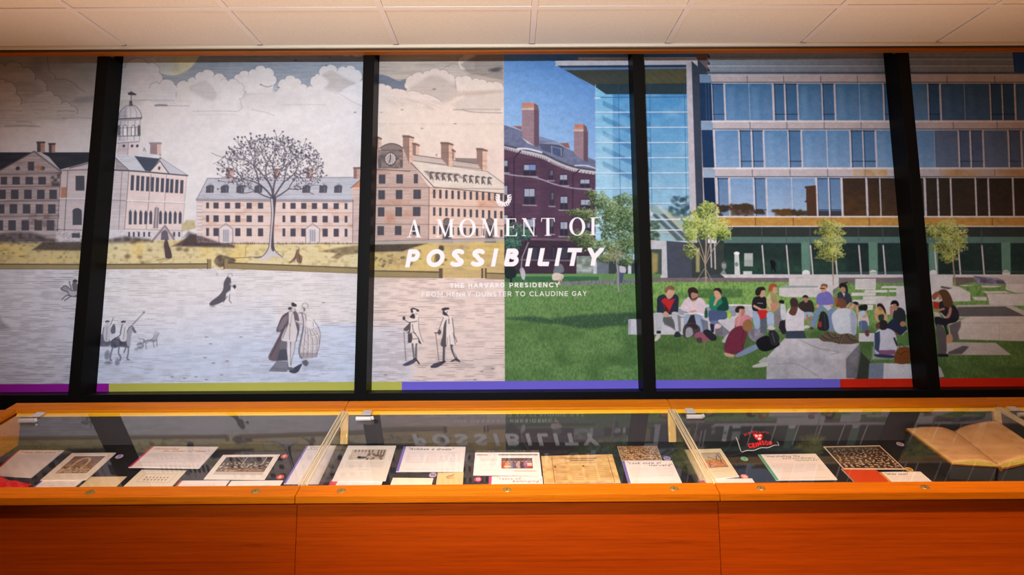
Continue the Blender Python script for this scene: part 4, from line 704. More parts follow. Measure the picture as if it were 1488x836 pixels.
    m.line([(405, 330), (412, 1500)], 6, (150, 176, 214)); m.line([(402, 450), (450, 450)], 10, (210, 226, 240)); m.line([(450, 444), (1225, 440)], 6, (44, 96, 160))
    for k in range(13): y = 578 + k * 137 - (k > 6) * (k - 6) * 4; m.line([(405, y), (1260, y - 2)], 9, (206, 214, 232)); m.line([(405, y + 9), (1260, y + 7)], 4, (70, 120, 180), .6)
    for k in range(6): m.line([(860, 660 + k * 137), (1240, 658 + k * 137)], 3, (90, 150, 206), .6)
    m.at(940, 240, 4.644)
    for k in range(90): m.ell(150 + rnd.rand() * 150, 215 + rnd.rand() * 130, 14, 10, (48, 74, 86), .5, 2) if rnd.rand() < .8 else None
    m.tex([(20, 260), (300, 360), (300, 520), (30, 520)], (150, 160, 140), .5 * mid + .2, 1, 6)
    for k in range(4): m.poly([(30 + k * 60, 330), (60 + k * 60, 330), (250 + k * 60, 510), (205 + k * 60, 510)], (70, 82, 92), .8, 2) if k < 2 else None
    m.poly([(10, 290), (45, 330), (30, 350), (10, 330)], (206, 214, 224)); m.poly([(60, 270), (90, 270), (260, 440), (240, 450)], (196, 206, 210), .7, 2); m.poly([(120, 320), (150, 320), (290, 470), (290, 500)], (170, 176, 130), .7, 3)
    for k in range(60): m.ell(20 + rnd.rand() * 60, 380 + rnd.rand() * 150, 12, 8, (60, 84, 58), .5, 2)
    m.line([(20, 368), (320, 366)], 8, (222, 222, 232)); m.line([(20, 440), (400, 436)], 8, (222, 222, 232)); m.line([(30, 520), (500, 520)], 10, (222, 222, 232))
    # concrete frame of the tower
    m.at(800, 70, 6.2)
    m.poly([(1222, 150), (1275, 118), (1330, 1960), (1265, 1960)], (190, 182, 194)); m.poly([(1270, 115), (1325, 160), (1325, 86), (1420, 200), (1420, 330), (1390, 330), (1420, 1900), (1330, 1960)], (58, 68, 88)); m.poly([(1285, 20), (1410, 20), (1425, 205), (1320, 95)], (122, 100, 104)); m.poly([(1275, 118), (1325, 165), (1325, 100)], (206, 202, 212)); m.line([(1340, 220), (1390, 1900)], 4, (40, 50, 70), .8)
    # office block
    m.at(1010, 60, 2.986)
    m.poly([(52, -10), (2260, -10), (2260, 140), (60, 140)], (150, 162, 182))
    for y in (-10, 42, 76, 104): m.poly([(52, y), (1390, y), (1390, y + 6), (52, y + 6)], (190, 198, 214), .9); m.poly([(52, y + 24), (1390, y + 24), (1390, y + 30), (52, y + 30)], (122, 136, 160), .6)
    for y in (60, 90, 120): m.poly([(56, y - 6), (64, y + 4), (64, y + 12), (56, y + 12)], (50, 60, 80))
    m.poly([(1372, -10), (2260, -10), (2260, 136), (1386, 136)], (52, 92, 170)); m.line([(1372, -10), (1390, 136)], 3, (60, 60, 80))
    m.line([(52, 138), (2260, 138)], 8, (80, 96, 122)); m.line([(20, 146), (2260, 146)], 4, (160, 172, 192))
    pan = (196, 184, 192)
    m.poly([(20, 150), (2260, 150), (2260, 800), (38, 800)], pan)
    m.poly([(20, 180), (70, 180), (78, 345), (24, 345)], (30, 56, 96)); m.poly([(28, 385), (76, 385), (84, 548), (34, 548)], (30, 58, 100)); m.poly([(36, 592), (84, 592), (92, 760), (44, 760)], (24, 44, 78)); m.poly([(22, 148), (68, 148), (72, 180), (22, 180)], (110, 146, 190)); m.poly([(26, 348), (76, 348), (78, 384), (28, 384)], (130, 160, 196)); m.poly([(36, 552), (86, 552), (88, 590), (38, 590)], (150, 170, 200))
    for x in (50, 62): m.line([(x - 4, 180), (x, 345)], 2, (90, 140, 190), .6)
    rows = ((184, 343, 74, 1.0, ((74, 122), (130, 232), (234, 332), (342, 384), (392, 440), (446, 546), (552, 600), (608, 710), (712, 812), (820, 866), (872, 1006), (1012, 1058), (1066, 1166), (1168, 1276), (1282, 1328), (1334, 1382), (1390, 1560), (1568, 1614), (1620, 1720), (1728, 1774), (1780, 1880), (1888, 1990), (1996, 2260)), ((66, 122, 178), (92, 140, 196))),
            (387, 547, 82, 1.0, ((86, 186), (194, 240), (248, 292), (300, 400), (406, 456), (464, 568), (572, 668), (676, 724), (730, 778), (786, 884), (890, 936), (942, 1036), (1038, 1138), (1146, 1189), (1197, 1244), (1252, 1354), (1362, 1410), (1418, 1520), (1528, 1574), (1580, 1680), (1688, 1734), (1740, 1840), (1848, 1950), (1956, 2260)), ((92, 142, 198), (132, 168, 212))),
            (594, 758, 92, 1.0, ((98, 142), (152, 250), (258, 304), (312, 416), (420, 520), (528, 576), (582, 632), (640, 738), (748, 798), (804, 890), (900, 990), (1001, 1048), (1056, 1104), (1112, 1212), (1220, 1267), (1275, 1374), (1382, 1484), (1492, 1538), (1546, 1646), (1654, 1700), (1708, 1808), (1816, 1920), (1928, 2260)), ((120, 158, 208), (170, 194, 224))))
    for ri, (y0, y1, xs, _, wins, (c0, c1)) in enumerate(rows):
        m.poly([(xs - 4, y0 - 5), (2260, y0 - 5), (2260, y1 + 4), (xs + 2, y1 + 4)], (206, 198, 208))
        for k, (a, b) in enumerate(wins):
            o = 6
            m.grad([(a, y0), (b, y0), (b + o, y1), (a + o, y1)], c0, c1, (0, y0), (0, y1 + 40 * (ri > 0)))
            if b - a < 60:
                m.line([(a + 2, y0), (a + 2 + o, y1)], 4, (34, 56, 92), .9); m.line([(a, y0 + 2), (b, y0 + 2)], 5, (30, 48, 80), .9); m.poly([(a, y0), (b, y0), (b + o, y1), (a + o, y1)], (44, 78, 128), .35)
                m.line([(a + 5, y1 - 26), (b + 5, y1 - 26)], 4, (40, 60, 92), .9)
            else:
                m.poly([(a + 10, y0 + 14), (a + 40, y0 + 14), (a + 44, y1 - 6), (a + 16, y1 - 6)], (150, 176, 216), .22, 5); m.poly([(a + 62, y0 + 30), (b - 8, y0 + 30), (b - 4, y1 - 30), (a + 66, y1 - 30)], (150, 150, 190), .16, 6)
            if (ri == 1 and a > 1000): m.poly([(a, y0), (b, y0), (b + o, y1), (a + o, y1)], (84, 84, 112), .55)
            if (ri == 0 and a > 1000): m.poly([(a, y0), (b, y0), (b + o, y1), (a + o, y1)], (34, 54, 92), .4)
            if ri == 2 and a > 630: m.grad([(a, y0), (b, y0), (b + o, y1), (a + o, y1)], (74, 52, 40) if a < 900 else (66, 54, 44), (104, 66, 34) if a < 900 else (70, 50, 36), (0, y0), (0, y1)); m.tex([(a, y0), (b, y0), (b + o, y1), (a + o, y1)], (44, 40, 40), .5 * mid + .4 * hatch)
        m.line([(xs, y1 + 5), (2260, y1 + 5)], 8, (226, 218, 226)); m.line([(xs - 4, y0 - 6), (2260, y0 - 6)], 4, (70, 84, 112), .9)
    for yb, xs in ((165, (226, 384, 545, 704, 1093, 1300, 1460)), (365, (238, 398, 560, 720, 1120, 1310, 1470)), (571, (248, 412, 575, 738, 1136, 1300, 1465))):
        for x in xs: m.line([(x, yb - 14), (x + 1, yb + 16)], 3, (84, 92, 116), .9)
    m.tex([(690, 556), (836, 556), (836, 586), (690, 586)], (206, 150, 70), .25 + .7 * mid, .9, 4); m.tex([(1060, 556), (2260, 556), (2260, 588), (1060, 588)], (196, 140, 76), np.clip(blot - .2, 0, 1) * 1.3, .9, 4)
    # reflections of trees and of a brick house in the lowest glass
    for cx, cy, rx, ry, n in ((205, 722, 50, 40, 60), (120, 725, 24, 38, 30), (280, 740, 26, 18, 16), (385, 742, 44, 26, 40), (440, 748, 40, 12, 16)):
        for k in range(n): m.ell(cx + rnd.randn() * rx * .5, cy + abs(rnd.randn()) * ry * .4 - ry * .3, 9, 7, ((70, 52, 44), (86, 58, 34), (52, 52, 56))[k % 3], .8, 1.5)
    m.poly([(152, 720), (252, 712), (256, 758), (156, 758)], (78, 56, 38), .8, 4); m.poly([(346, 735), (416, 728), (418, 758), (346, 758)], (112, 74, 30), .8, 3); m.poly([(420, 735), (525, 735), (528, 758), (424, 758)], (74, 60, 44), .8, 2)
    m.poly([(478, 630), (524, 625), (528, 758), (486, 758), (484, 700), (474, 698), (482, 690), (482, 640), (474, 634)], (84, 56, 42)); m.poly([(532, 736), (634, 736), (640, 758), (534, 758)], (56, 52, 60), .9)
    for x in (528, 580, 634): m.poly([(x - 4, 592), (x + 2, 592), (x + 8, 760), (x + 2, 760)], (214, 206, 214))
    # copper band and the glazed ground floor
    m.poly([(96, 764), (2260, 764), (2260, 804), (100, 804)], (208, 152, 70)); m.tex([(96, 764), (2260, 764), (2260, 804), (100, 804)], (172, 112, 44), .5 * mid)
    for x in (262, 426, 590, 756, 1290, 1460): m.line([(x, 766), (x, 802)], 3, (110, 74, 40))
    m.line([(96, 762), (2260, 762)], 6, (226, 214, 214)); m.line([(96, 805), (2260, 805)], 8, (216, 208, 212))
    m.at(1080, 240, 4.643)
    m.poly([(-180, 420), (2700, 420), (2700, 740), (-180, 740)], (44, 66, 62)); m.poly([(-120, 418), (2700, 418), (2700, 486), (-130, 486)], (52, 58, 56)); m.poly([(-130, 484), (2700, 484), (2700, 520), (-130, 520)], (86, 120, 112)); m.line([(-130, 522), (2700, 522)], 7, (96, 116, 126))
    m.tex([(-180, 530), (2700, 530), (2700, 738), (-180, 738)], (30, 42, 42), .5 * dk + .4 * mid); m.tex([(-180, 640), (700, 640), (700, 736), (-180, 736)], (52, 96, 72), .7 * mid, .9, 8)
    for x in (390, 844, 1250, 1740): m.grad([(x, 520), (x + 62, 520), (x + 66, 735), (x + 6, 735)], (96, 138, 122), (76, 112, 100), (x, 0), (x + 60, 0)); m.ell(x + 34, 726, 26, 18, (222, 216, 220)); m.rect(x + 8, 726, x + 60, 738, (222, 216, 220))
    m.rect(6, 594, 66, 684, (160, 168, 168)); m.rect(10, 600, 60, 640, (190, 194, 196), .7); m.rect(0, 716, 60, 738, (206, 208, 210))
    for x in (128, 292, 454, 618, 780, 944, 1106, 1290, 1450, 1610): m.line([(x - 4, 420), (x, 545)], 5, (74, 90, 100)); m.line([(x, 545), (x + 16, 738)], 10, (206, 190, 196))
    m.poly(smooth([(180, 650), (200, 642), (218, 662), (216, 690), (222, 730), (200, 700), (184, 728), (190, 690)], 4, True), (24, 26, 30)); m.line([(205, 672), (230, 688)], 5, (24, 26, 30))
    m.line([(640, 728), (1100, 726)], 10, (96, 124, 130), .6, 3); m.line([(1250 + 160, 720), (2700, 722)], 8, (86, 104, 106), .6, 3)
    m.poly([(-560, 738), (2700, 738), (2700, 762), (-560, 762)], (206, 196, 200)); m.poly([(-560, 760), (2700, 760), (2700, 800), (-560, 800)], (130, 114, 116))
    # dark concrete porch
    m.at(940, 240, 4.644)
    m.poly([(-40, 500), (105, 512), (130, 512), (140, 775), (-40, 775)], (196, 190, 198)); m.poly([(-40, 568), (100, 568), (100, 742), (-40, 742)], (70, 84, 78)); m.poly([(34, 590), (75, 600), (72, 720), (34, 740)], (190, 160, 90), .8, 3); m.poly([(-40, 742), (140, 742), (140, 776), (-40, 776)], (200, 194, 202))
    m.poly([(132, 512), (300, 524), (300, 775), (140, 775)], (72, 76, 92)); m.poly([(300, 524), (520, 530), (520, 740), (300, 770)], (58, 66, 64)); m.poly([(330, 560), (356, 560), (356, 722), (332, 722)], (190, 176, 110), .8, 2)
    for x, y1 in ((430, 690), (456, 700)): m.line([(x, 480), (x + 6, y1)], 9, (196, 186, 190))
    m.poly([(590, 590), (620, 590), (630, 740), (592, 740)], (200, 206, 206)); m.ell(606, 596, 20, 12, (232, 230, 232)); m.ell(606, 670, 12, 14, (120, 140, 130)); m.ell(520, 680, 16, 24, (170, 170, 180), .8, 2); m.ell(520, 660, 8, 8, (110, 90, 84)); m.poly([(490, 740), (520, 700), (540, 740)], (150, 160, 150), .8)
    m.poly([(500, 738), (1000, 738), (1000, 764), (520, 764)], (208, 200, 206)); m.poly([(410, 740), (500, 738), (530, 764), (410, 766)], (66, 70, 84))
    m.at(730, 270, 5.571)
    m.poly([(735, 455), (765, 455), (765, 772), (735, 772)], (186, 188, 200)); m.poly([(765, 560), (860, 560), (860, 762), (765, 768)], (104, 112, 128)); m.poly([(860, 600), (1100, 600), (1100, 760), (860, 760)], (58, 66, 70)); m.rect(1016, 612, 1044, 735, (196, 200, 206)); m.poly([(980, 730), (1120, 730), (1120, 776), (980, 776)], (190, 188, 198))
    # --- lawn
    m.at()
    lawn = (116, 158, 82)
    m.poly([(725, 402), (930, 404), (1760, 414), (1760, 570), (725, 570)], lawn)
    m.grad([(725, 398), (960, 398), (960, 560), (725, 560)], (104, 150, 96), (98, 136, 74), (0, 410), (0, 550)); m.grad([(930, 480), (1760, 480), (1760, 570), (930, 570)], (112, 150, 76), (90, 120, 60), (0, 490), (0, 550), 1, 8)
    m.poly([(725, 402), (870, 402), (870, 410), (725, 410)], (56, 104, 70)); m.poly([(800, 410), (960, 404), (1090, 404), (1090, 409), (960, 411), (820, 415)], (120, 116, 128)); m.poly([(930, 404), (1760, 404), (1760, 410), (930, 411)], (120, 104, 108))
    m.grad([(932, 410), (1200, 410), (1200, 452), (932, 452)], (142, 188, 92), (128, 172, 84), (0, 412), (0, 450)); m.poly([(1015, 420), (1080, 420), (1078, 432), (1010, 434)], (72, 112, 60), .9, 3); m.poly([(970, 425), (1010, 424), (1000, 434), (970, 434)], (80, 120, 64), .6, 3)
    m.poly(smooth([(735, 463), (775, 460), (800, 463), (840, 458), (880, 456), (930, 455), (930, 470), (890, 474), (850, 478), (815, 472), (780, 469)], 5, True), (46, 74, 58), .85, 4)
    g = m.pmask([[(725, 402), (1760, 402), (1760, 570), (725, 570)]])[1]
    gr = np.clip((vnoise(m.h, m.w, 2.6, 5, 21) - .45) * 2.2, -1, 1); m.tex([(725, 406), (1760, 412), (1760, 570), (725, 570)], (60, 92, 46), np.clip(gr, 0, 1) * .4); m.tex([(725, 406), (1760, 412), (1760, 570), (725, 570)], (150, 176, 104), np.clip(-gr, 0, 1) * .3); m.tex([(725, 470), (1760, 470), (1760, 570), (725, 570)], (52, 84, 42), .8 * np.clip(blot - .45, 0, 1) * 1.6, .8, 8)
    # lawn furniture of stone
    m.at(1140, 390, 7.6)
    st = (206, 198, 200); sh = (118, 108, 112); st2 = (190, 180, 184)
    m.poly([(-700, 320), (535, 320), (535, 220), (-100, 210), (-320, 235)], (0, 0, 0), 0)
    m.poly([(48, 108), (600, 100), (600, 220), (540, 230), (530, 320), (0, 318), (-60, 300), (-60, 215), (48, 200)], st); m.poly([(0, 190), (380, 196), (360, 212), (0, 218), (-60, 216)], (150, 158, 160)); m.poly([(600, 105), (645, 105), (600, 210), (540, 300), (532, 250), (604, 190)], sh); m.poly([(645, 105), (780, 105), (780, 165), (660, 165)], (120, 104, 104)); m.rect(780, 118, 1010, 212, st); m.poly([(780, 118), (1010, 114), (1010, 124), (780, 128)], (216, 208, 210))
    m.poly([(1010, 110), (1300, 100), (1300, 165), (1010, 165)], (120, 110, 112))
    for x0, y0, x1, y1 in ((775, 212, 1010, 236), (880, 240, 1140, 268), (735, 270, 1010, 305), (860, 308, 1120, 346), (750, 348, 1100, 396), (1070, 196, 1320, 220), (1150, 240, 1300, 262), (910, 404, 980, 460)): m.poly([(x0 + 8, y0), (x1, y0), (x1 - 6, y1), (x0, y1)], (214, 206, 206))
    m.at(1200, 400, 5.223)
    m.poly([(380, 165), (535, 160), (535, 85), (610, 85), (640, 300), (460, 300), (380, 240)], (206, 196, 200)); m.poly([(250, 440), (380, 440), (380, 505), (250, 505)], (206, 198, 204)); m.poly([(-20, 500), (250, 525), (220, 790), (-30, 790)], st)
    m.poly([(150, 560), (260, 575), (340, 660), (330, 790), (220, 790)], (58, 62, 52)); m.poly([(330, 668), (440, 668), (435, 790), (322, 790)], (120, 130, 152)); m.poly([(440, 668), (660, 675), (680, 790), (435, 790)], (206, 202, 212)); m.poly([(355, 545), (640, 535), (660, 635), (350, 640)], (176, 176, 190), .7, 3); m.poly([(520, 455), (640, 455), (650, 530), (530, 530)], (84, 122, 62))
    m.at(1100, 300, 2.7875)
    m.poly([(40, 612), (112, 535), (300, 535), (415, 556), (385, 600), (402, 697), (38, 700)], (190, 182, 190)); m.poly([(112, 535), (415, 556), (360, 620), (40, 612)], (204, 196, 202)); m.poly([(360, 618), (416, 556), (420, 600), (404, 697), (362, 697)], (104, 100, 108)); m.tex([(40, 612), (112, 535), (415, 556), (402, 697), (38, 700)], (150, 142, 150), .7 * np.clip(blot - .35, 0, 1) + .3 * mid); m.line(smooth([(180, 545), (250, 575), (330, 590), (300, 600)]), 3, (120, 112, 122), .6, 1); m.line(smooth([(70, 640), (160, 640), (250, 690)]), 3, (130, 124, 132), .6, 1)
    # stone wall the students sit on
    m.at(940, 400, 8.36)
    m.poly([(70, 465), (380, 400), (720, 365), (1087, 358), (1400, 380), (1400, 520), (1087, 500), (1050, 720), (80, 725)], (196, 188, 196)); m.poly([(360, 405), (1087, 375), (1087, 500), (990, 520), (720, 520), (380, 520)], (146, 150, 166)); m.line([(380, 400), (720, 366), (1090, 360), (1400, 372)], 14, (222, 214, 214)); m.line([(380, 490), (700, 510), (900, 540), (1087, 505)], 14, (214, 206, 210)); m.poly([(190, 580), (340, 640), (350, 690), (420, 720), (180, 700)], (0, 0, 0), 0); m.poly([(180, 560), (360, 660), (360, 560), (200, 480)], (96, 96, 100), .9); m.poly([(880, 580), (1020, 700), (960, 760), (820, 720)], (120, 116, 130)); m.poly([(830, 640), (920, 640), (920, 730), (830, 730)], (110, 106, 112))
    m.at(730, 340, 3.214); m.poly([(588, 400), (600, 398), (650, 398), (650, 472), (588, 470)], (200, 192, 202)); m.poly([(588, 400), (600, 404), (600, 470), (588, 470)], (170, 164, 176))
    # right-hand blocks (fifth sheet)
    m.at(1350, 380, 4.645)
    m.poly([(-80, 105), (80, 95), (160, 112), (160, 165), (200, 170), (278, 210), (280, 270), (-80, 272)], st); m.poly([(80, 165), (160, 180), (130, 190), (80, 180)], (104, 92, 96)); m.poly([(160, 108), (300, 108), (300, 140), (180, 165)], (110, 94, 92)); m.poly([(300, 98), (420, 105), (500, 130), (520, 152), (440, 160), (320, 150)], (150, 146, 170)); m.tex([(300, 98), (500, 130), (520, 152), (320, 150)], (84, 74, 104), mid * 1.2); m.poly([(420, 100), (1400, 98), (1400, 150), (520, 152), (500, 125)], st2); m.poly([(520, 152), (1400, 150), (1400, 225), (580, 212), (515, 190)], st); m.poly([(200, 160), (330, 160), (240, 168)], st); m.poly([(350, 163), (500, 165), (440, 176), (360, 176)], st); m.poly([(355, 202), (510, 200), (560, 212), (390, 218)], st); m.poly([(290, 240), (390, 240), (390, 265), (310, 262)], st)
    m.poly([(390, 220), (1400, 205), (1400, 310), (410, 296)], st); m.poly([(186, 296), (415, 292), (560, 300), (690, 350), (690, 385), (180, 385)], (190, 178, 180)); m.poly([(190, 308), (515, 304), (650, 370), (200, 372)], (96, 92, 94)); m.poly([(130, 420), (210, 395), (300, 372), (1400, 370), (1400, 560), (140, 525)], (204, 190, 186)); m.line([(200, 415), (1400, 415)], 4, (176, 160, 158)); m.line([(472, 415), (474, 530)], 3, (160, 146, 146), .7); m.poly([(135, 430), (215, 400), (215, 440), (195, 480), (205, 530), (150, 530)], (90, 82, 86), .9, 2); m.poly([(110, 545), (450, 550), (555, 632), (60, 632)], (188, 174, 172)); m.poly([(130, 612), (230, 570), (270, 575), (250, 600), (220, 626), (130, 630)], (88, 80, 88), .95, 1.5); m.poly([(60, 700), (80, 720), (105, 780), (60, 785)], (176, 168, 176))
    paint_people(m, rnd, F)
    paint_trees(m, rnd)
    # --- coloured foot band and lettering (on both halves)
    g2 = vnoise(m.h, m.w, 4, 4, 41); g3 = vnoise(m.h, m.w, 14, 11, 42)
    k_ = np.where(new > .5, 1 + .05 * (fine - .5) + .06 * (g2 - .5) + .06 * (g3 - .5), 1 + .05 * (fine - .5) + .04 * (g3 - .5) - .05 * np.clip(blot - .6, 0, 1)); m.a *= k_[..., None]
    b = m.a.copy(); b[:, 1:-1] = .25 * m.a[:, :-2] + .5 * m.a[:, 1:-1] + .25 * m.a[:, 2:]; c = b.copy(); c[1:-1] = .25 * b[:-2] + .5 * b[1:-1] + .25 * b[2:]
    g = c.mean(2, keepdims=True); c = np.where(new[..., None] > .5, g + (c - g) * .86, c); m.a = c.astype(np.float32)
    m.clip = None; m.at()
    def band(x0, x1, c):
        m.poly([(x0, 558.6 - x0 * .0062), (x1, 558.6 - x1 * .0062), (x1, 590), (x0, 590)], c)
    band(-60, 158.3, (150, 30, 150)); band(158.3, 584, (186, 180, 84)); band(584, 1221, (112, 98, 204)); band(1221, 1760, (206, 40, 22))
    paint_lettering(m)

def paint_people(m, rnd, F):
    sk = (206, 150, 124); sk2 = (176, 122, 98)
    def blob(pts, c, a=1.0, soft=.6): m.poly(smooth(pts, 4, True), c, a, soft)
    m.at(940, 400, 8.36)
    # three students on the wall
    blob([(130, 270), (200, 235), (250, 260), (330, 230), (380, 260), (385, 350), (370, 470), (300, 480), (220, 470), (130, 460), (122, 380)], (44, 46, 64)); m.poly([(215, 275), (270, 300), (345, 285), (300, 380), (270, 450), (235, 440), (195, 350), (175, 310)], (196, 34, 40)); m.poly([(200, 340), (260, 410), (268, 445), (235, 440)], (60, 30, 40), .8)
    blob([(235, 190), (275, 170), (325, 185), (335, 220), (300, 275), (260, 290), (232, 250)], sk); blob([(215, 195), (230, 150), (290, 125), (335, 150), (330, 185), (270, 175), (250, 200), (230, 220)], (130, 92, 66)); blob([(205, 450), (240, 445), (275, 490), (250, 515), (205, 500)], sk)
    blob([(100, 470), (200, 465), (195, 560), (160, 680), (115, 690), (110, 580)], (180, 176, 182)); blob([(300, 460), (370, 450), (400, 500), (410, 600), (400, 690), (345, 690), (335, 580)], (190, 184, 190)); m.poly([(190, 520), (300, 500), (335, 600), (350, 680), (300, 640), (210, 600)], (90, 90, 94), .8); m.poly([(370, 480), (410, 500), (415, 690), (385, 690)], (110, 108, 116), .8); m.rect(118, 678, 170, 710, (40, 36, 40)); blob([(90, 790), (130, 710), (168, 740), (120, 800)], (196, 186, 180)); blob([(330, 745), (350, 690), (390, 690), (415, 740), (370, 756)], (44, 48, 60))
    blob([(470, 290), (530, 260), (620, 270), (680, 290), (720, 370), (715, 450), (560, 470), (470, 440), (420, 420), (415, 370)], (216, 190, 200)); blob([(520, 220), (575, 195), (620, 230), (610, 290), (580, 320), (540, 310)], sk2); blob([(495, 190), (520, 155), (580, 150), (620, 190), (618, 225), (560, 210), (535, 230), (550, 290), (630, 260), (600, 290), (545, 300), (515, 270), (505, 230)], (52, 36, 36)); m.poly([(440, 470), (560, 455), (690, 465), (700, 490), (660, 500), (600, 470), (470, 480)], (232, 222, 226)); blob([(520, 440), (590, 425), (600, 450), (530, 455)], sk)
    blob([(460, 490), (530, 480), (540, 540), (500, 620), (470, 640), (445, 640)], (150, 164, 190)); blob([(570, 480), (640, 480), (690, 540), (690, 690), (640, 690), (600, 600)], (140, 154, 184)); m.poly([(530, 490), (575, 480), (600, 600), (480, 600)], (46, 44, 52)); m.poly([(650, 530), (740, 560), (750, 680), (690, 690)], (96, 100, 120), .8)
    blob([(760, 280), (810, 255), (880, 260), (950, 265), (985, 330), (990, 420), (900, 440), (800, 425), (760, 390)], (34, 128, 92)); blob([(890, 270), (960, 270), (985, 340), (985, 420), (880, 440), (850, 400), (920, 330)], (26, 64, 54), .9); blob([(815, 200), (850, 180), (895, 200), (895, 250), (860, 285), (830, 270)], sk); blob([(812, 195), (830, 160), (880, 158), (908, 195), (905, 240), (885, 210), (845, 185)], (46, 34, 34)); blob([(845, 265), (890, 240), (905, 275), (860, 310), (830, 370), (810, 360)], sk)
    blob([(760, 430), (860, 430), (970, 450), (965, 530), (870, 545), (860, 590), (790, 600), (750, 520)], (72, 86, 128)); blob([(770, 560), (860, 560), (880, 600), (860, 640), (820, 640)], (100, 112, 150)); m.poly([(765, 590), (820, 600), (815, 700), (780, 690)], (40, 42, 62)); blob([(820, 620), (850, 590), (905, 610), (880, 645), (830, 650)], (214, 180, 184)); m.rect(702, 430, 738, 520, (38, 84, 62)); m.rect(708, 400, 728, 440, (38, 84, 62)); m.rect(976, 460, 1022, 530, (168, 206, 70)); m.ell(992, 444, 18, 20, (150, 196, 50))
    blob([(440, 650), (480, 590), (560, 580), (640, 630), (640, 700), (560, 740), (480, 770), (440, 720)], (70, 62, 66)); blob([(480, 650), (540, 640), (560, 720), (500, 760), (470, 740)], (150, 146, 156)); blob([(470, 610), (560, 590), (620, 620), (600, 660), (520, 620)], (60, 40, 44)); blob([(580, 720), (640, 690), (760, 710), (790, 760), (740, 800), (640, 810), (590, 770)], (150, 80, 100)); blob([(680, 690), (740, 660), (800, 700), (850, 760), (820, 800), (760, 780)], (44, 40, 50)); blob([(600, 770), (660, 760), (670, 820), (620, 820)], (80, 60, 60))
    # group on the grass
    m.at(1030, 400, 5.223)
    blob([(200, 330), (260, 300), (320, 320), (320, 400), (260, 420), (210, 400)], (206, 120, 140)); blob([(225, 260), (255, 240), (275, 265), (268, 300), (240, 310)], sk2); blob([(200, 265), (215, 238), (260, 236), (272, 255), (240, 258), (225, 285), (205, 280)], (48, 36, 36)); m.line([(240, 265), (228, 350), (222, 380)], 18, sk)
    blob([(100, 510), (140, 450), (200, 430), (260, 450), (180, 500)], (190, 190, 200), .8); blob([(300, 430), (340, 395), (400, 420), (420, 480), (380, 510), (320, 490)], (150, 146, 158)); m.tex([(300, 400), (420, 400), (420, 510), (300, 510)], (90, 84, 100), F['mid'] * .8, .9, 3)
    blob([(140, 470), (180, 410), (240, 385), (280, 400), (290, 440), (270, 530), (250, 580), (200, 600), (140, 590), (115, 560)], (116, 40, 62)); m.line(smooth([(265, 420), (250, 500), (260, 560)]), 6, (84, 28, 46), .8); blob([(255, 400), (268, 350), (310, 335), (330, 370), (320, 420), (290, 430)], (150, 104, 62)); blob([(120, 590), (190, 605), (180, 622), (130, 615)], sk); blob([(200, 610), (260, 570), (340, 530), (385, 530), (370, 560), (290, 600), (220, 622)], (120, 136, 168)); blob([(360, 500), (430, 460), (480, 480), (540, 520), (500, 555), (430, 580), (380, 560)], (26, 26, 32)); blob([(455, 430), (500, 420), (535, 470), (520, 530), (470, 520)], (44, 44, 50)); m.line([(480, 440), (500, 510)], 4, (150, 150, 156), .7)
    blob([(335, 180), (380, 160), (425, 165), (440, 200), (430, 260), (370, 275), (330, 260)], (38, 36, 42)); blob([(385, 120), (410, 105), (428, 130), (415, 165), (390, 165)], sk); blob([(352, 125), (370, 95), (415, 90), (428, 112), (400, 118), (388, 150), (365, 155), (355, 145)], (44, 34, 36)); m.line([(345, 235), (400, 265), (470, 262)], 18, sk); m.line([(370, 212), (410, 215)], 5, (170, 160, 166)); blob([(365, 275), (440, 268), (438, 320), (390, 345)], (200, 36, 34)); blob([(330, 285), (365, 280), (390, 340), (385, 400), (350, 400)], (150, 168, 200)); blob([(440, 290), (490, 290), (492, 390), (450, 390)], (160, 178, 206)); m.poly([(390, 340), (440, 320), (440, 440), (390, 440)], (90, 94, 112)); blob([(442, 405), (470, 385), (505, 405), (480, 418)], (214, 190, 194))
    blob([(440, 170), (470, 140), (515, 145), (528, 200), (520, 260), (470, 260), (440, 220)], (196, 178, 130)); blob([(468, 145), (515, 150), (525, 230), (490, 230)], (150, 140, 86), .9); blob([(480, 95), (515, 95), (520, 125), (495, 142)], sk); blob([(452, 105), (465, 70), (505, 68), (520, 88), (490, 92), (480, 120), (458, 122)], (172, 78, 46)); blob([(470, 215), (525, 210), (520, 262), (480, 270)], (190, 130, 106)); blob([(500, 280), (560, 240), (585, 260), (580, 330), (555, 400), (540, 420), (500, 370)], (130, 120, 124)); m.poly([(540, 350), (600, 330), (600, 440), (560, 450), (530, 400)], (40, 40, 46)); blob([(545, 225), (580, 230), (585, 330), (550, 330)], (196, 196, 206)); blob([(530, 205), (545, 188), (572, 196), (565, 218)], (36, 30, 34))
    blob([(590, 280), (640, 240), (690, 260), (690, 420), (590, 425)], (212, 202, 208)); m.rect(585, 425, 690, 480, (52, 58, 76)); blob([(330, 690), (380, 670), (440, 655), (440, 692), (350, 702)], (190, 184, 178)); blob([(380, 655), (430, 620), (440, 650), (400, 668)], (170, 168, 160))
    m.at(1140, 390, 7.6)
    blob([(30, 480), (80, 440), (190, 440), (220, 480), (215, 600), (205, 700), (30, 700), (20, 560)], (212, 202, 210)); m.poly([(10, 695), (215, 690), (240, 775), (20, 775)], (58, 66, 84)); blob([(58, 370), (80, 330), (125, 330), (152, 380), (145, 450), (120, 515), (80, 520), (48, 490), (70, 430)], (98, 62, 50)); blob([(62, 360), (100, 330), (148, 370), (140, 420), (80, 420)], (64, 48, 46))
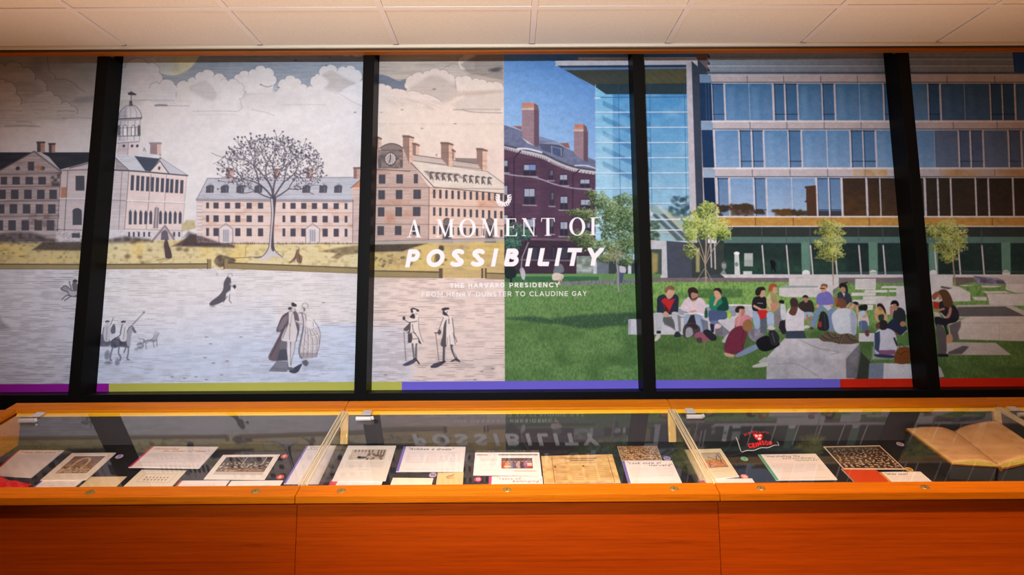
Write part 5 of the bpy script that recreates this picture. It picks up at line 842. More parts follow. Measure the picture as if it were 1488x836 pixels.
    blob([(160, 390), (220, 355), (290, 355), (320, 400), (325, 480), (240, 490), (160, 440)], (56, 48, 46)); blob([(205, 320), (235, 302), (262, 330), (255, 370), (225, 378)], sk2); blob([(198, 330), (205, 305), (240, 296), (266, 320), (255, 328), (215, 322)], (44, 38, 38)); blob([(220, 490), (300, 485), (320, 520), (260, 545), (225, 560)], (150, 168, 200)); m.line([(250, 520), (262, 600)], 26, sk2); m.line([(290, 530), (296, 580)], 18, sk2); blob([(210, 640), (260, 630), (280, 655), (230, 665)], (206, 196, 200))
    blob([(360, 300), (400, 270), (470, 255), (520, 290), (545, 380), (530, 410), (440, 410), (370, 400), (350, 360)], (110, 104, 184)); blob([(398, 210), (430, 190), (465, 210), (460, 250), (430, 268), (405, 255)], sk); blob([(398, 200), (420, 172), (470, 180), (472, 215), (440, 195), (405, 205)], (130, 84, 52)); m.line([(396, 222), (440, 224)], 12, (60, 40, 40)); blob([(340, 420), (370, 400), (390, 420), (370, 445)], sk); blob([(490, 410), (525, 395), (535, 420), (500, 430)], sk)
    blob([(395, 410), (470, 405), (560, 450), (560, 520), (545, 660), (495, 670), (480, 560), (470, 480), (430, 460), (380, 500), (340, 640), (290, 650), (310, 560), (350, 470)], (112, 134, 178)); m.poly([(420, 410), (500, 405), (520, 440), (480, 470)], (206, 192, 200)); blob([(380, 560), (400, 490), (440, 480), (480, 540), (485, 680), (370, 675)], (40, 42, 50)); m.rect(376, 590, 410, 650, (170, 44, 52)); m.ell(300, 664, 24, 14, (90, 60, 54)); blob([(490, 670), (550, 660), (570, 690), (500, 700)], (120, 128, 160)); m.line([(440, 500), (450, 670)], 4, (90, 94, 100), .8)
    blob([(585, 290), (620, 260), (690, 265), (735, 310), (740, 380), (700, 400), (600, 400)], (52, 56, 74)); m.poly([(635, 270), (670, 275), (660, 320)], (196, 178, 186)); blob([(610, 215), (640, 200), (672, 220), (660, 265), (635, 270)], sk2); blob([(604, 210), (610, 175), (650, 160), (690, 190), (700, 260), (680, 270), (672, 220), (640, 205), (615, 220)], (40, 34, 40)); m.poly([(605, 185), (700, 145), (690, 165), (640, 190)], (34, 30, 36)); m.line([(725, 385), (690, 430)], 18, sk)
    blob([(520, 530), (560, 470), (620, 440), (700, 445), (770, 480), (800, 560), (795, 660), (770, 740), (590, 720), (540, 640)], (200, 202, 214)); blob([(730, 470), (790, 520), (795, 680), (770, 750), (735, 700)], (150, 158, 184), .8, 2); blob([(560, 400), (580, 340), (640, 330), (680, 370), (680, 430), (640, 442), (590, 440)], (116, 70, 50)); blob([(545, 340), (570, 320), (590, 335), (575, 400), (555, 390)], (150, 92, 66)); m.ell(596, 440, 22, 10, sk)
    blob([(755, 385), (780, 372), (812, 388), (812, 430), (785, 440)], sk2); blob([(750, 380), (780, 368), (815, 380), (812, 405), (780, 398)], (40, 34, 38)); blob([(715, 440), (745, 400), (775, 400), (765, 430), (740, 460)], sk); m.line([(800, 430), (806, 500)], 24, sk); blob([(820, 420), (900, 400), (918, 440), (890, 470), (830, 460)], (36, 34, 38)); blob([(820, 490), (880, 470), (910, 500), (935, 600), (920, 640), (820, 640), (810, 560)], (206, 190, 186)); blob([(825, 590), (905, 585), (920, 680), (850, 690), (830, 650)], (86, 100, 142)); m.line([(845, 590), (850, 680)], 8, (130, 146, 184), .8); blob([(890, 690), (925, 685), (935, 740), (910, 755), (890, 730)], (110, 60, 66)); blob([(860, 540), (890, 480), (912, 500), (900, 540)], sk); blob([(840, 480), (880, 468), (890, 520), (850, 520)], (170, 190, 220))
    blob([(375, 760), (420, 740), (460, 700), (540, 715), (600, 735), (680, 720), (740, 730), (800, 770), (820, 810), (760, 836), (620, 836), (520, 815), (420, 805)], (96, 78, 62)); 
    for pts in (((420, 745), (470, 780), (540, 770)), ((560, 740), (600, 790), (560, 815)), ((640, 735), (620, 790), (600, 830)), ((690, 730), (730, 780), (800, 800)), ((480, 712), (520, 760), (600, 760))): m.line(smooth(pts), 16, (60, 48, 40), .7, 1.4); m.line(smooth([(x + 12, y - 8) for x, y in pts]), 10, (140, 120, 98), .6, 1.4)
    m.at(1200, 400, 5.223)
    blob([(370, 260), (395, 240), (440, 255), (465, 300), (460, 350), (380, 345)], (206, 160, 90)); blob([(395, 235), (420, 228), (432, 255), (410, 272)], sk2); blob([(388, 240), (395, 218), (425, 218), (452, 260), (455, 300), (435, 262), (412, 238)], (50, 36, 34)); m.line([(378, 270), (390, 340)], 16, sk); m.line([(448, 300), (456, 345)], 16, sk); blob([(400, 305), (440, 300), (436, 345), (405, 345)], (44, 66, 56))
    blob([(520, 260), (560, 245), (600, 275), (606, 350), (580, 390), (540, 380), (510, 330)], (44, 46, 54)); blob([(508, 225), (530, 215), (548, 240), (535, 268), (512, 262)], sk2); blob([(490, 225), (505, 195), (540, 195), (556, 225), (545, 240), (530, 218), (505, 222)], (26, 24, 32)); blob([(488, 240), (505, 235), (510, 290), (500, 320), (488, 300)], sk2); blob([(470, 370), (520, 330), (560, 380), (610, 390), (612, 430), (570, 455), (510, 430), (470, 410)], (40, 46, 70)); m.line([(520, 430), (545, 450)], 10, (150, 60, 56)); blob([(565, 360), (590, 350), (610, 370), (590, 390), (568, 385)], sk2); m.line([(580, 455), (615, 420)], 5, (206, 196, 190))
    blob([(380, 430), (430, 405), (490, 410), (530, 450), (540, 540), (520, 610), (400, 610), (370, 560), (365, 490)], (196, 196, 214)); m.poly([(370, 440), (410, 425), (412, 500), (402, 590), (370, 560)], (58, 70, 104)); m.poly([(400, 570), (530, 568), (525, 604), (405, 604)], (140, 78, 120)); blob([(375, 600), (520, 610), (500, 630), (390, 622)], (50, 60, 90)); blob([(395, 380), (420, 345), (455, 345), (470, 380), (460, 410), (420, 415)], (48, 40, 44)); blob([(378, 380), (400, 360), (412, 390), (390, 410)], (110, 60, 56)); m.line([(520, 480), (540, 530)], 16, (60, 56, 60))
    blob([(520, 620), (545, 560), (600, 545), (640, 560), (645, 650), (590, 676), (530, 665)], (124, 66, 30)); m.line(smooth([(540, 580), (570, 600), (600, 580), (640, 590)]), 6, (80, 40, 20), .7, 1.2); m.line(smooth([(560, 560), (565, 520), (600, 545)]), 4, (60, 34, 20), .8)
    # reader on the fifth sheet
    m.at(1350, 380, 4.645)
    blob([(70, 280), (120, 265), (160, 290), (195, 330), (200, 390), (150, 400), (80, 360)], (44, 38, 48)); blob([(60, 215), (85, 205), (90, 245), (70, 260)], sk2); blob([(62, 205), (95, 188), (130, 205), (160, 270), (150, 310), (100, 300), (85, 240)], (92, 60, 40)); m.line(smooth([(145, 320), (130, 370), (75, 405)]), 20, sk2); m.line([(100, 320), (50, 335)], 14, sk2); blob([(40, 375), (110, 385), (190, 385), (180, 410), (120, 430), (130, 490), (120, 500), (95, 430), (50, 440)], (38, 34, 46)); blob([(118, 545), (120, 500), (150, 490), (160, 530), (135, 552)], (196, 140, 110)); blob([(50, 430), (90, 440), (112, 500), (116, 620), (66, 640), (60, 540)], (92, 82, 88)); m.rect(58, 625, 130, 645, (40, 34, 40)); m.poly([(28, 270), (70, 280), (62, 320), (30, 320)], (196, 40, 36)); blob([(20, 230), (50, 205), (70, 215), (50, 250), (30, 260)], (150, 84, 62)); m.line([(80, 350), (110, 380)], 8, (206, 190, 190)); m.poly([(30, 340), (60, 345), (80, 370), (40, 375)], (196, 176, 170))
    # strollers by the brick hall
    m.at(730, 270, 5.571)
    blob([(430, 650), (460, 628), (490, 650), (495, 700), (420, 710), (412, 690)], (110, 116, 124)); blob([(405, 720), (440, 705), (495, 725), (480, 760), (410, 765)], (206, 190, 176)); m.line([(460, 760), (462, 800)], 14, (196, 160, 144)); m.line([(480, 735), (478, 770)], 10, (196, 160, 144))
    blob([(140, 680), (160, 660), (185, 700), (180, 760), (160, 755), (150, 720)], (190, 186, 196), .9); blob([(940, 655), (990, 655), (1000, 700), (960, 710)], (190, 186, 200)); m.poly([(945, 705), (985, 705), (970, 790), (950, 790)], (70, 84, 120)); m.line([(890, 800), (925, 700)], 4, (150, 150, 160))
    m.rect(62, 250, 78, 810, (34, 38, 48)); m.ell(78, 560, 30, 34, (40, 40, 50)); blob([(20, 660), (80, 655), (110, 690), (105, 740), (30, 750)], (36, 44, 48)); m.line([(210, 460), (160, 580), (150, 690)], 9, (140, 140, 150))

def paint_trees(m, rnd):
    def tree(cx, cy, rx, ry, n, cols, s0=5, hole=.0):
        s0 *= .56
        for k in range(int(n * 2.1)):
            a_ = rnd.rand() * 6.283; r_ = rnd.rand() ** .62 * (1 + .16 * math.sin(a_ * 5 + cx) + .10 * math.sin(a_ * 9 + cy)); x, y = cx + rx * r_ * math.cos(a_), cy + ry * r_ * math.sin(a_)
            c = cols[min(len(cols) - 1, int((.5 + .35 * (x - cx) / rx - .35 * (y - cy) / ry + rnd.randn() * .28) * len(cols)) if True else 0)] if True else cols[0]
            m.ell(x, y, s0 * (.6 + .8 * rnd.rand()), s0 * (.4 + .5 * rnd.rand()), c, .72, .7, rnd.randn() * .7)
    gg = [(44, 62, 44), (62, 84, 50), (86, 112, 62), (116, 140, 84), (150, 166, 112)]
    m.at(730, 270, 5.571)
    m.line(smooth([(945, 850), (938, 700), (930, 620), (940, 540), (960, 480)]), 20, (150, 146, 150)); m.line(smooth([(950, 850), (945, 700), (938, 620)]), 8, (104, 100, 104)); m.line([(935, 640), (990, 520)], 9, (110, 104, 106)); m.line([(932, 620), (860, 520)], 8, (110, 104, 106))
    for cx, cy, rx, ry, n in ((940, 330, 170, 190, 900), (860, 200, 110, 120, 330), (780, 120, 80, 70, 160), (720, 60, 50, 24, 50), (600, 215, 90, 24, 100), (690, 240, 90, 60, 180), (640, 420, 110, 60, 200), (720, 480, 110, 60, 200), (880, 520, 130, 80, 320), (1020, 260, 90, 130, 320), (1030, 480, 80, 110, 260), (830, 590, 90, 40, 120), (1000, 610, 70, 50, 100), (990, 110, 80, 50, 120)): tree(cx, cy, rx, ry, n, gg, 11)
    tree(900, 560, 90, 60, 90, [(150, 140, 100), (170, 160, 120), (110, 96, 70)], 9)
    td = [(28, 56, 56), (44, 84, 76), (62, 110, 92), (90, 140, 112)]
    for cx, cy, rx, ry, n in ((90, 400, 110, 100, 300), (60, 480, 80, 50, 120), (190, 390, 60, 50, 80)): tree(cx, cy, rx, ry, n, td, 11)
    yy = [(84, 104, 34), (120, 140, 46), (156, 176, 62), (190, 202, 96), (214, 220, 130)]
    m.at(940, 240, 4.644)
    for p in ([(400, 810), (396, 700), (392, 640), (400, 560), (398, 440)], [(394, 670), (350, 580), (300, 520)], [(396, 670), (440, 580), (490, 510)], [(394, 650), (370, 560), (340, 480)], [(398, 650), (420, 560), (440, 470)]): m.line(smooth(p), 10 if len(p) > 3 else 6, (170, 146, 130))
    m.line([(388, 700), (330, 790)], 3, (190, 180, 170)); m.line([(402, 710), (445, 790)], 3, (190, 180, 170))
    for cx, cy, rx, ry, n in ((400, 330, 90, 75, 330), (310, 390, 75, 60, 200), (470, 420, 90, 70, 260), (380, 440, 120, 70, 300), (520, 460, 55, 50, 90), (290, 580, 50, 45, 70), (420, 275, 40, 30, 60), (300, 480, 50, 60, 90)): tree(cx, cy, rx, ry, n, yy, 9)
    m.at(1080, 240, 4.643)
    m.line([(608, 808), (603, 640), (600, 500)], 9, (176, 150, 130)); yz = [(110, 116, 46), (150, 152, 64), (180, 182, 84), (204, 206, 120)]
    for cx, cy, rx, ry, n in ((590, 440, 95, 60, 300), (600, 530, 85, 70, 300), (585, 600, 95, 50, 220), (570, 390, 70, 30, 70), (500, 535, 30, 30, 50)): tree(cx, cy, rx, ry, n, yz, 8.5)
    m.at(1320, 240, 4.643)
    m.line([(316, 812), (302, 660), (296, 560)], 10, (160, 130, 110))
    for cx, cy, rx, ry, n in ((260, 440, 130, 70, 460), (270, 540, 115, 80, 400), (160, 450, 50, 40, 90), (270, 620, 60, 40, 110), (350, 500, 50, 60, 120)): tree(cx, cy, rx, ry, n, yz, 8.5)

def paint_lettering(m):
    wh = (244, 236, 240)
    m.at(530, 280, 4.0216)
    base = lambda x: 262 - (x - 247) * .0123
    H = 104.0
    def slab(x0, x1, y0, y1, yb, a=1.0): m.poly([(x0, yb - y0 * H), (x1, yb - y0 * H), (x1, yb - y1 * H), (x0, yb - y1 * H)], wh, a)
    def stem(x, w, yb, sl=17): slab(x - w / 2, x + w / 2, 0, 1, yb); slab(x - w / 2 - sl * .55, x + w / 2 + sl * .55, 0, .045, yb); slab(x - w / 2 - sl * .55, x + w / 2 + sl * .55, .955, 1, yb)
    def A(x0, x1):
        yb = base(x0); c = (x0 + x1) / 2 + 2; f = lambda x, y: (x, yb - y * H)
        m.poly([f(c - 4, 1), f(c + 5, 1), f(x1 - 6, 0), f(x1 - 26, 0), f(c - 5, .84)], wh); m.poly([f(c - 2, .94), f(x0 + 16, 0), f(x0 + 10, 0), f(c - 6, .96)], wh); slab(x0 + 20, x1 - 22, .33, .38, yb); slab(x0, x0 + 29, 0, .04, yb); slab(x1 - 36, x1, 0, .04, yb)
    def M(x0, x1):
        yb = base(x0); f = lambda x, y: (x, yb - y * H)
        slab(x0, x0 + 24, 0, .04, yb); slab(x1 - 36, x1, 0, .04, yb); slab(x0 + 2, x0 + 24, .96, 1, yb); slab(x1 - 26, x1 - 2, .96, 1, yb)
        m.poly([f(x0 + 15, 1), f(x0 + 20, 1), f(x0 + 14, 0), f(x0 + 9, 0)], wh); m.poly([f(x1 - 29, 1), f(x1 - 11, 1), f(x1 - 9, 0), f(x1 - 28, 0)], wh); m.poly([f(x0 + 8, 1), f(x0 + 28, 1), f((x0 + x1) / 2 + 5, .16), f((x0 + x1) / 2 - 2, 0)], wh); m.poly([f(x1 - 24, 1), f(x1 - 18, 1), f((x0 + x1) / 2 + 2, 0), f((x0 + x1) / 2 - 2, .06)], wh)
    def O(x0, x1):
        yb = base(x0); c = (x0 + x1) / 2; r = (x1 - x0) / 2; m.rings([arc(c, yb - .5 * H, r, .52 * H, 0, 360, 40), arc(c, yb - .5 * H, r * .6, .465 * H, 0, 360, 40)], wh)
    def E(x0, x1, low=True):
        yb = base(x0); stem(x0 + 18, 18, yb, 16); slab(x0 + 10, x1 - 4, .955, 1, yb); m.poly([(x1 - 4, yb - H), (x1 - 10, yb - H), (x1 - 6, yb - .8 * H), (x1 - 2, yb - .8 * H)], wh); slab(x0 + 22, x1 - 18, .5, .545, yb); slab(x1 - 20, x1 - 16, .42, .63, yb)
        if low: slab(x0 + 10, x1, 0, .045, yb); m.poly([(x1 - 8, yb), (x1, yb), (x1 + 3, yb - .22 * H), (x1 - 1, yb - .22 * H)], wh)
    def N(x0, x1):
        yb = base(x0); f = lambda x, y: (x, yb - y * H); slab(x0, x0 + 24, 0, .04, yb); slab(x0, x0 + 22, .96, 1, yb); slab(x1 - 24, x1, .96, 1, yb); slab(x0 + 10, x0 + 15, 0, .97, yb); slab(x1 - 14, x1 - 9, 0, 1, yb); m.poly([f(x0 + 2, 1), f(x0 + 24, 1), f(x1 - 9, .06), f(x1 - 9, -.02), f(x1 - 13, -.02)], wh)
    def T(x0, x1):
        yb = base(x0); c = (x0 + x1) / 2; slab(c - 9.5, c + 9.5, 0, 1, yb); slab(c - 19, c + 19, 0, .04, yb); slab(x0 + 2, x1 - 2, .955, 1, yb); m.poly([(x0 + 2, yb - H), (x0 + 8, yb - H), (x0 + 4, yb - .78 * H), (x0, yb - .78 * H)], wh); m.poly([(x1 - 8, yb - H), (x1 - 2, yb - H), (x1, yb - .78 * H), (x1 - 4, yb - .78 * H)], wh)
    A(246, 331); M(415, 524); O(552, 649); M(677, 785); E(818, 888); N(918, 1000); T(1030, 1111); O(1195, 1289); E(1316, 1386, False)
    # slanted bold capitals
    for c, x0, w in (('P', 230, 80), ('O', 346, 112), ('S', 482, 96), ('S', 602, 96), ('I', 735, 25), ('B', 804, 92), ('I', 914, 25), ('L', 1000, 72), ('I', 1106, 25), ('T', 1168, 84), ('Y', 1284, 96)):
        if c == 'I' and x0 == 914: x0 = 935
        yb = 437 - (x0 - 232) * .0085
        put(m, c, x0 + (2 if c not in 'YT' else 0), yb, 106, .25, wh, 1, .19, w)
    for t, x0, x1 in (('THE', 497, 580), ('HARVARD', 605, 818), ('PRESIDENCY', 845, 1137)): text(m, t, x0, 557 - (x0 - 497) * .006, 28, .21, wh, .97, 0, x1 - x0, slope=-.006)
    for t, x0, x1 in (('FROM', 333, 455), ('HENRY', 478, 622), ('DUNSTER', 650, 858), ('TO', 880, 938), ('CLAUDINE', 962, 1187), ('GAY', 1210, 1297)): text(m, t, x0, 610 - (x0 - 333) * .006, 29, .16, wh, .95, 0, x1 - x0, slope=-.006)
    # laurel
    for s_ in (-1, 1):
        for k in range(7):
            a_ = math.radians(100 + k * 18); x, y = 811 - s_ * 35 * math.cos(a_), 34 + 35 * math.sin(a_)
            for o in (-1, 1):
                r_ = (a_ + (.75 if o > 0 else -.35) - math.pi / 2 + math.pi); r_ = r_ if s_ > 0 else math.pi - r_
                m.ell(x - s_ * o * 7 * math.cos(a_), y + o * 7 * math.sin(a_), 9, 3.8, wh, 1, .5, r_ + math.pi / 2 * 0)
        m.line([(811 - s_ * 35 * math.cos(math.radians(88 + k * 13)), 34 + 35 * math.sin(math.radians(88 + k * 13))) for k in range(11)], 3.5, wh)
# ---------------------------------------------------------------- materials
def mat(name, col=(.8, .8, .8), rough=.6, metal=0.0, spec=.5, coat=0.0):
    m = bpy.data.materials.new(name); m.use_nodes = True; b = m.node_tree.nodes['Principled BSDF']
    b.inputs['Base Color'].default_value = (*col, 1); b.inputs['Roughness'].default_value = rough; b.inputs['Metallic'].default_value = metal
    b.inputs['Specular IOR Level'].default_value = spec; b.inputs['Coat Weight'].default_value = coat; b.inputs['Coat Roughness'].default_value = .12
    return m
def N(m, t, **kw):
    n = m.node_tree.nodes.new(t)
    for k, v in kw.items(): setattr(n, k, v)
    return n
def L(m, a, b): m.node_tree.links.new(a, b)
def ramp(m, stops):
    r = N(m, 'ShaderNodeValToRGB'); e = r.color_ramp.elements
    while len(e) < len(stops): e.new(.5)
    for k, (p, c) in enumerate(stops): e[k].position = p; e[k].color = (*c, 1)
    return r
def wood(name, dark, mid_, light, scale=1.0, rough=.45, coat=.0, stretch=(1.2, 85, 85), seed=0.0):
    m = mat(name, mid_, rough, 0, .08, coat); b = m.node_tree.nodes['Principled BSDF']
    tc = N(m, 'ShaderNodeTexCoord'); mp = N(m, 'ShaderNodeMapping'); mp.inputs['Scale'].default_value = [v * scale for v in stretch]; mp.inputs['Location'].default_value = (seed, seed * 2, seed)
    L(m, tc.outputs['Object'], mp.inputs['Vector'])
    n1 = N(m, 'ShaderNodeTexNoise'); n1.inputs['Scale'].default_value = 1.5; n1.inputs['Detail'].default_value = 7; n1.inputs['Roughness'].default_value = .62; n1.inputs['Distortion'].default_value = .5
    L(m, mp.outputs[0], n1.inputs['Vector'])
    n2 = N(m, 'ShaderNodeTexNoise'); n2.inputs['Scale'].default_value = 9; n2.inputs['Detail'].default_value = 3; L(m, mp.outputs[0], n2.inputs['Vector'])
    mx = N(m, 'ShaderNodeMix'); mx.data_type = 'FLOAT'; mx.inputs[0].default_value = .45; L(m, n1.outputs['Fac'], mx.inputs[2]); L(m, n2.outputs['Fac'], mx.inputs[3])
    r = ramp(m, [(.34, dark), (.48, mid_), (.64, light)]); L(m, mx.outputs[0], r.inputs[0]); L(m, r.outputs[0], b.inputs['Base Color'])
    bp = N(m, 'ShaderNodeBump'); bp.inputs['Strength'].default_value = .08; bp.inputs['Distance'].default_value = .002; L(m, mx.outputs[0], bp.inputs['Height']); L(m, bp.outputs[0], b.inputs['Normal'])
    return m
def noisy(name, c0, c1, scale, rough=.9, bump=.2, dist=.001, spec=.3):
    m = mat(name, c0, rough, 0, spec); b = m.node_tree.nodes['Principled BSDF']; tc = N(m, 'ShaderNodeTexCoord')
    n = N(m, 'ShaderNodeTexNoise'); n.inputs['Scale'].default_value = scale; n.inputs['Detail'].default_value = 5; L(m, tc.outputs['Object'], n.inputs['Vector'])
    r = ramp(m, [(.35, c0), (.65, c1)]); L(m, n.outputs['Fac'], r.inputs[0]); L(m, r.outputs[0], b.inputs['Base Color'])
    bp = N(m, 'ShaderNodeBump'); bp.inputs['Strength'].default_value = bump; bp.inputs['Distance'].default_value = dist; L(m, n.outputs['Fac'], bp.inputs['Height']); L(m, bp.outputs[0], b.inputs['Normal'])
    return m
def clear(name, tint=(1, 1, 1), f0=.045, gain=1.0):        # thin clear sheet: see-through, reflecting more at a grazing view
    m = bpy.data.materials.new(name); m.use_nodes = True; nt = m.node_tree; nt.nodes.remove(nt.nodes['Principled BSDF'])
    tr = N(m, 'ShaderNodeBsdfTransparent'); tr.inputs[0].default_value = (*tint, 1); gl = N(m, 'ShaderNodeBsdfGlossy'); gl.inputs['Roughness'].default_value = .012
    g = N(m, 'ShaderNodeNewGeometry'); d = N(m, 'ShaderNodeVectorMath', operation='DOT_PRODUCT'); L(m, g.outputs['Incoming'], d.inputs[0]); L(m, g.outputs['Normal'], d.inputs[1])
    a = N(m, 'ShaderNodeMath', operation='ABSOLUTE'); L(m, d.outputs['Value'], a.inputs[0]); s1 = N(m, 'ShaderNodeMath', operation='SUBTRACT'); s1.inputs[0].default_value = 1.0; L(m, a.outputs[0], s1.inputs[1])
    p = N(m, 'ShaderNodeMath', operation='POWER'); L(m, s1.outputs[0], p.inputs[0]); p.inputs[1].default_value = 5.0
    k = N(m, 'ShaderNodeMath', operation='MULTIPLY_ADD'); L(m, p.outputs[0], k.inputs[0]); k.inputs[1].default_value = (1 - f0) * gain; k.inputs[2].default_value = f0
    mix = N(m, 'ShaderNodeMixShader'); L(m, k.outputs[0], mix.inputs[0]); L(m, tr.outputs[0], mix.inputs[1]); L(m, gl.outputs[0], mix.inputs[2]); L(m, mix.outputs[0], nt.nodes['Material Output'].inputs[0])
    return m
def printed(name, img, rough=.55, spec=.3, tint=None):
    m = mat(name, (1, 1, 1), rough, 0, spec); t = N(m, 'ShaderNodeTexImage'); t.image = img; t.interpolation = 'Linear'; t.extension = 'EXTEND'
    L(m, t.outputs['Color'], m.node_tree.nodes['Principled BSDF'].inputs['Base Color']); return m

M = {}
OAK = ((.42, .09, .003), (.64, .17, .004), (.76, .225, .005))
M['oak_rail'] = wood('oak_rail', *OAK, seed=.0); M['oak_rail_b'] = wood('oak_rail_b', (.43, .09, .003), (.63, .168, .004), (.77, .228, .005), seed=3.7); M['oak_rail_c'] = wood('oak_rail_c', (.39, .084, .003), (.60, .158, .004), (.72, .212, .005), seed=8.1)
M['oak_panel'] = wood('oak_panel', (.31, .041, .002), (.46, .066, .0025), (.57, .090, .003), scale=.9, rough=.5, coat=.02, seed=1.3); M['oak_panel_b'] = wood('oak_panel_b', (.33, .044, .002), (.47, .068, .0025), (.58, .094, .003), scale=.8, rough=.5, coat=.02, seed=6.3)
M['oak_side'] = wood('oak_side', (.52, .17, .004), (.68, .26, .006), (.78, .33, .01), seed=2.2); M['oak_post'] = wood('oak_post', (.74, .45, .14), (.86, .56, .20), (.92, .64, .26), stretch=(20, 20, 2), seed=4.4)
M['oak_header'] = wood('oak_header', (.22, .06, .007), (.34, .095, .01), (.40, .12, .014), seed=5.1)
M['bead'] = wood('lit_bead', (.88, .42, .012), (.94, .50, .02), (.95, .57, .035), rough=.25, coat=.6, seed=7.7)  # lighter than the rails: the strip lamp's glow is put into the colour
M['black_paint'] = mat('black_satin_paint', (.006, .005, .0045), .42, 0, .05); M['black_matt'] = mat('black_matt_paint', (.008, .007, .007), .55)
M['deck_cloth'] = noisy('charcoal_deck_cloth', (.010, .010, .0125), (.017, .016, .020), 900, .95, .3, .0004); M['back_cloth'] = noisy('grey_back_cloth', (.040, .035, .040), (.055, .048, .054), 900, .95, .3, .0004)
M['glass'] = clear('clear_glass', (1, 1, 1), .05, 1.4); M['edge'] = clear('polished_glass_edge', (.97, .93, .82), .16); M['acrylic'] = clear('clear_acrylic', (.99, .985, .97), .015, .22)
M['edge_glint'] = mat('beige_edge_glint', (.86, .74, .52), .18, 0, .6); M['edge_glint'].node_tree.nodes['Principled BSDF'].inputs['Alpha'].default_value = .62  # beige colour stands in for light caught in the polished glass edges
M['chrome'] = mat('polished_chrome', (.88, .84, .84), .22, .45); M['brass'] = mat('aged_brass', (.40, .27, .08), .35, .35); M['brass_dark'] = mat('dark_brass', (.06, .035, .012), .5, .6)
M['tile'] = noisy('ceiling_tile_board', (.74, .68, .60), (.80, .74, .66), 160, .95, .25, .0012); M['gridbar'] = mat('painted_grid_bar', (.80, .74, .70), .55); M['gap'] = mat('dark_gap', (.05, .03, .02), .8); M['mould'] = mat('painted_edge_moulding', (.80, .72, .60), .5)
M['wall'] = noisy('warm_wall_paint', (.62, .52, .42), (.66, .56, .46), 40, .8, .05); M['carpet'] = noisy('brown_carpet', (.20, .12, .07), (.28, .17, .10), 300, 1.0, .5, .003); M['darkwall'] = mat('dark_wall', (.012, .011, .010), .7)
M['paper'] = mat('white_paper', (.86, .84, .84), .7); M['black_board'] = noisy('charcoal_book_cradle', (.030, .029, .033), (.042, .040, .046), 500, .8, .2, .0003)

# ---------------------------------------------------------------- geometry helpers
def link(name, me, parent=None):
    o = bpy.data.objects.new(name, me); S.collection.objects.link(o)
    if parent is not None: o.parent = parent
    return o
def meshobj(name, verts, faces, m, parent=None, uv=None, smooth_=False, bevel=0.0):
    me = bpy.data.meshes.new(name); org = Vector(parent['base']) if parent is not None and 'base' in parent else Vector((0, 0, 0))
    me.from_pydata([tuple(Vector(v) - org) for v in verts], [], faces); me.update()
    bm = bmesh.new(); bm.from_mesh(me); bmesh.ops.recalc_face_normals(bm, faces=bm.faces)
    if bevel: bmesh.ops.bevel(bm, geom=[e for e in bm.edges if len(e.link_faces) == 2 and e.calc_face_angle(0) > .5], offset=bevel, segments=2, affect='EDGES', profile=.6)
    bm.to_mesh(me); bm.free()
    for k in (m if isinstance(m, (list, tuple)) else [m]): me.materials.append(k)
    if smooth_: me.polygons.foreach_set('use_smooth', [True] * len(me.polygons))
    if uv is not None:
        ul = me.uv_layers.new(name='UVMap')
        for lp in me.loops: ul.data[lp.index].uv = uv(me.vertices[lp.vertex_index].co + org)
    o = link(name, me, parent)
    if parent is not None and 'base' in parent: o['base'] = parent['base']
    return o
CUBE_F = [(0, 1, 2, 3), (7, 6, 5, 4), (0, 4, 5, 1), (1, 5, 6, 2), (2, 6, 7, 3), (3, 7, 4, 0)]
def hexa(name, bot, top, m, parent=None, **kw): return meshobj(name, list(bot) + list(top), CUBE_F, m, parent, **kw)
def box(name, x0, x1, y0, y1, z0, z1, m, parent=None, **kw):
    return hexa(name, [(x0, y0, z0), (x1, y0, z0), (x1, y1, z0), (x0, y1, z0)], [(x0, y0, z1), (x1, y0, z1), (x1, y1, z1), (x0, y1, z1)], m, parent, **kw)
def prism(name, prof, x0, x1, m, parent=None, **kw):       # profile of (y, z) points drawn out along x
    n = len(prof); v = [(x0, y, z) for y, z in prof] + [(x1, y, z) for y, z in prof]
    f = [tuple(range(n)), tuple(range(2 * n - 1, n - 1, -1))] + [(i, (i + 1) % n, n + (i + 1) % n, n + i) for i in range(n)]
    return meshobj(name, v, f, m, parent, **kw)
def thing(name, label, cat, base, group=None):
    o = bpy.data.objects.new(name, None); S.collection.objects.link(o); o.empty_display_size = .05; o.location = base; o['base'] = tuple(base)
    return tag(o, label, cat, group)
def tag(o, label, cat, group=None):
    o['label'] = label; o['category'] = cat
    if group: o['group'] = group
    return o
def struct(o, label=None):
    o['kind'] = 'structure'
    if label: o['label'] = label
    return o
def tube(path, r, seg=10, r2=None):                        # vertices and faces of a round bar along a path
    v, f = [], []; n = len(path); P_ = [Vector(p) for p in path]
    for i, p in enumerate(P_):
        t = (P_[min(i + 1, n - 1)] - P_[max(i - 1, 0)]).normalized(); a = t.cross(Vector((0, 0, 1)) if abs(t.z) < .9 else Vector((1, 0, 0))).normalized(); b = t.cross(a)
        rr = r if r2 is None else r + (r2 - r) * i / (n - 1)
        for k in range(seg): q = 2 * math.pi * k / seg; v.append(tuple(p + a * math.cos(q) * rr + b * math.sin(q) * rr))
    for i in range(n - 1):
        for k in range(seg): f.append((i * seg + k, i * seg + (k + 1) % seg, (i + 1) * seg + (k + 1) % seg, (i + 1) * seg + k))
    f += [tuple(range(seg - 1, -1, -1)), tuple((n - 1) * seg + k for k in range(seg))]
    return v, f

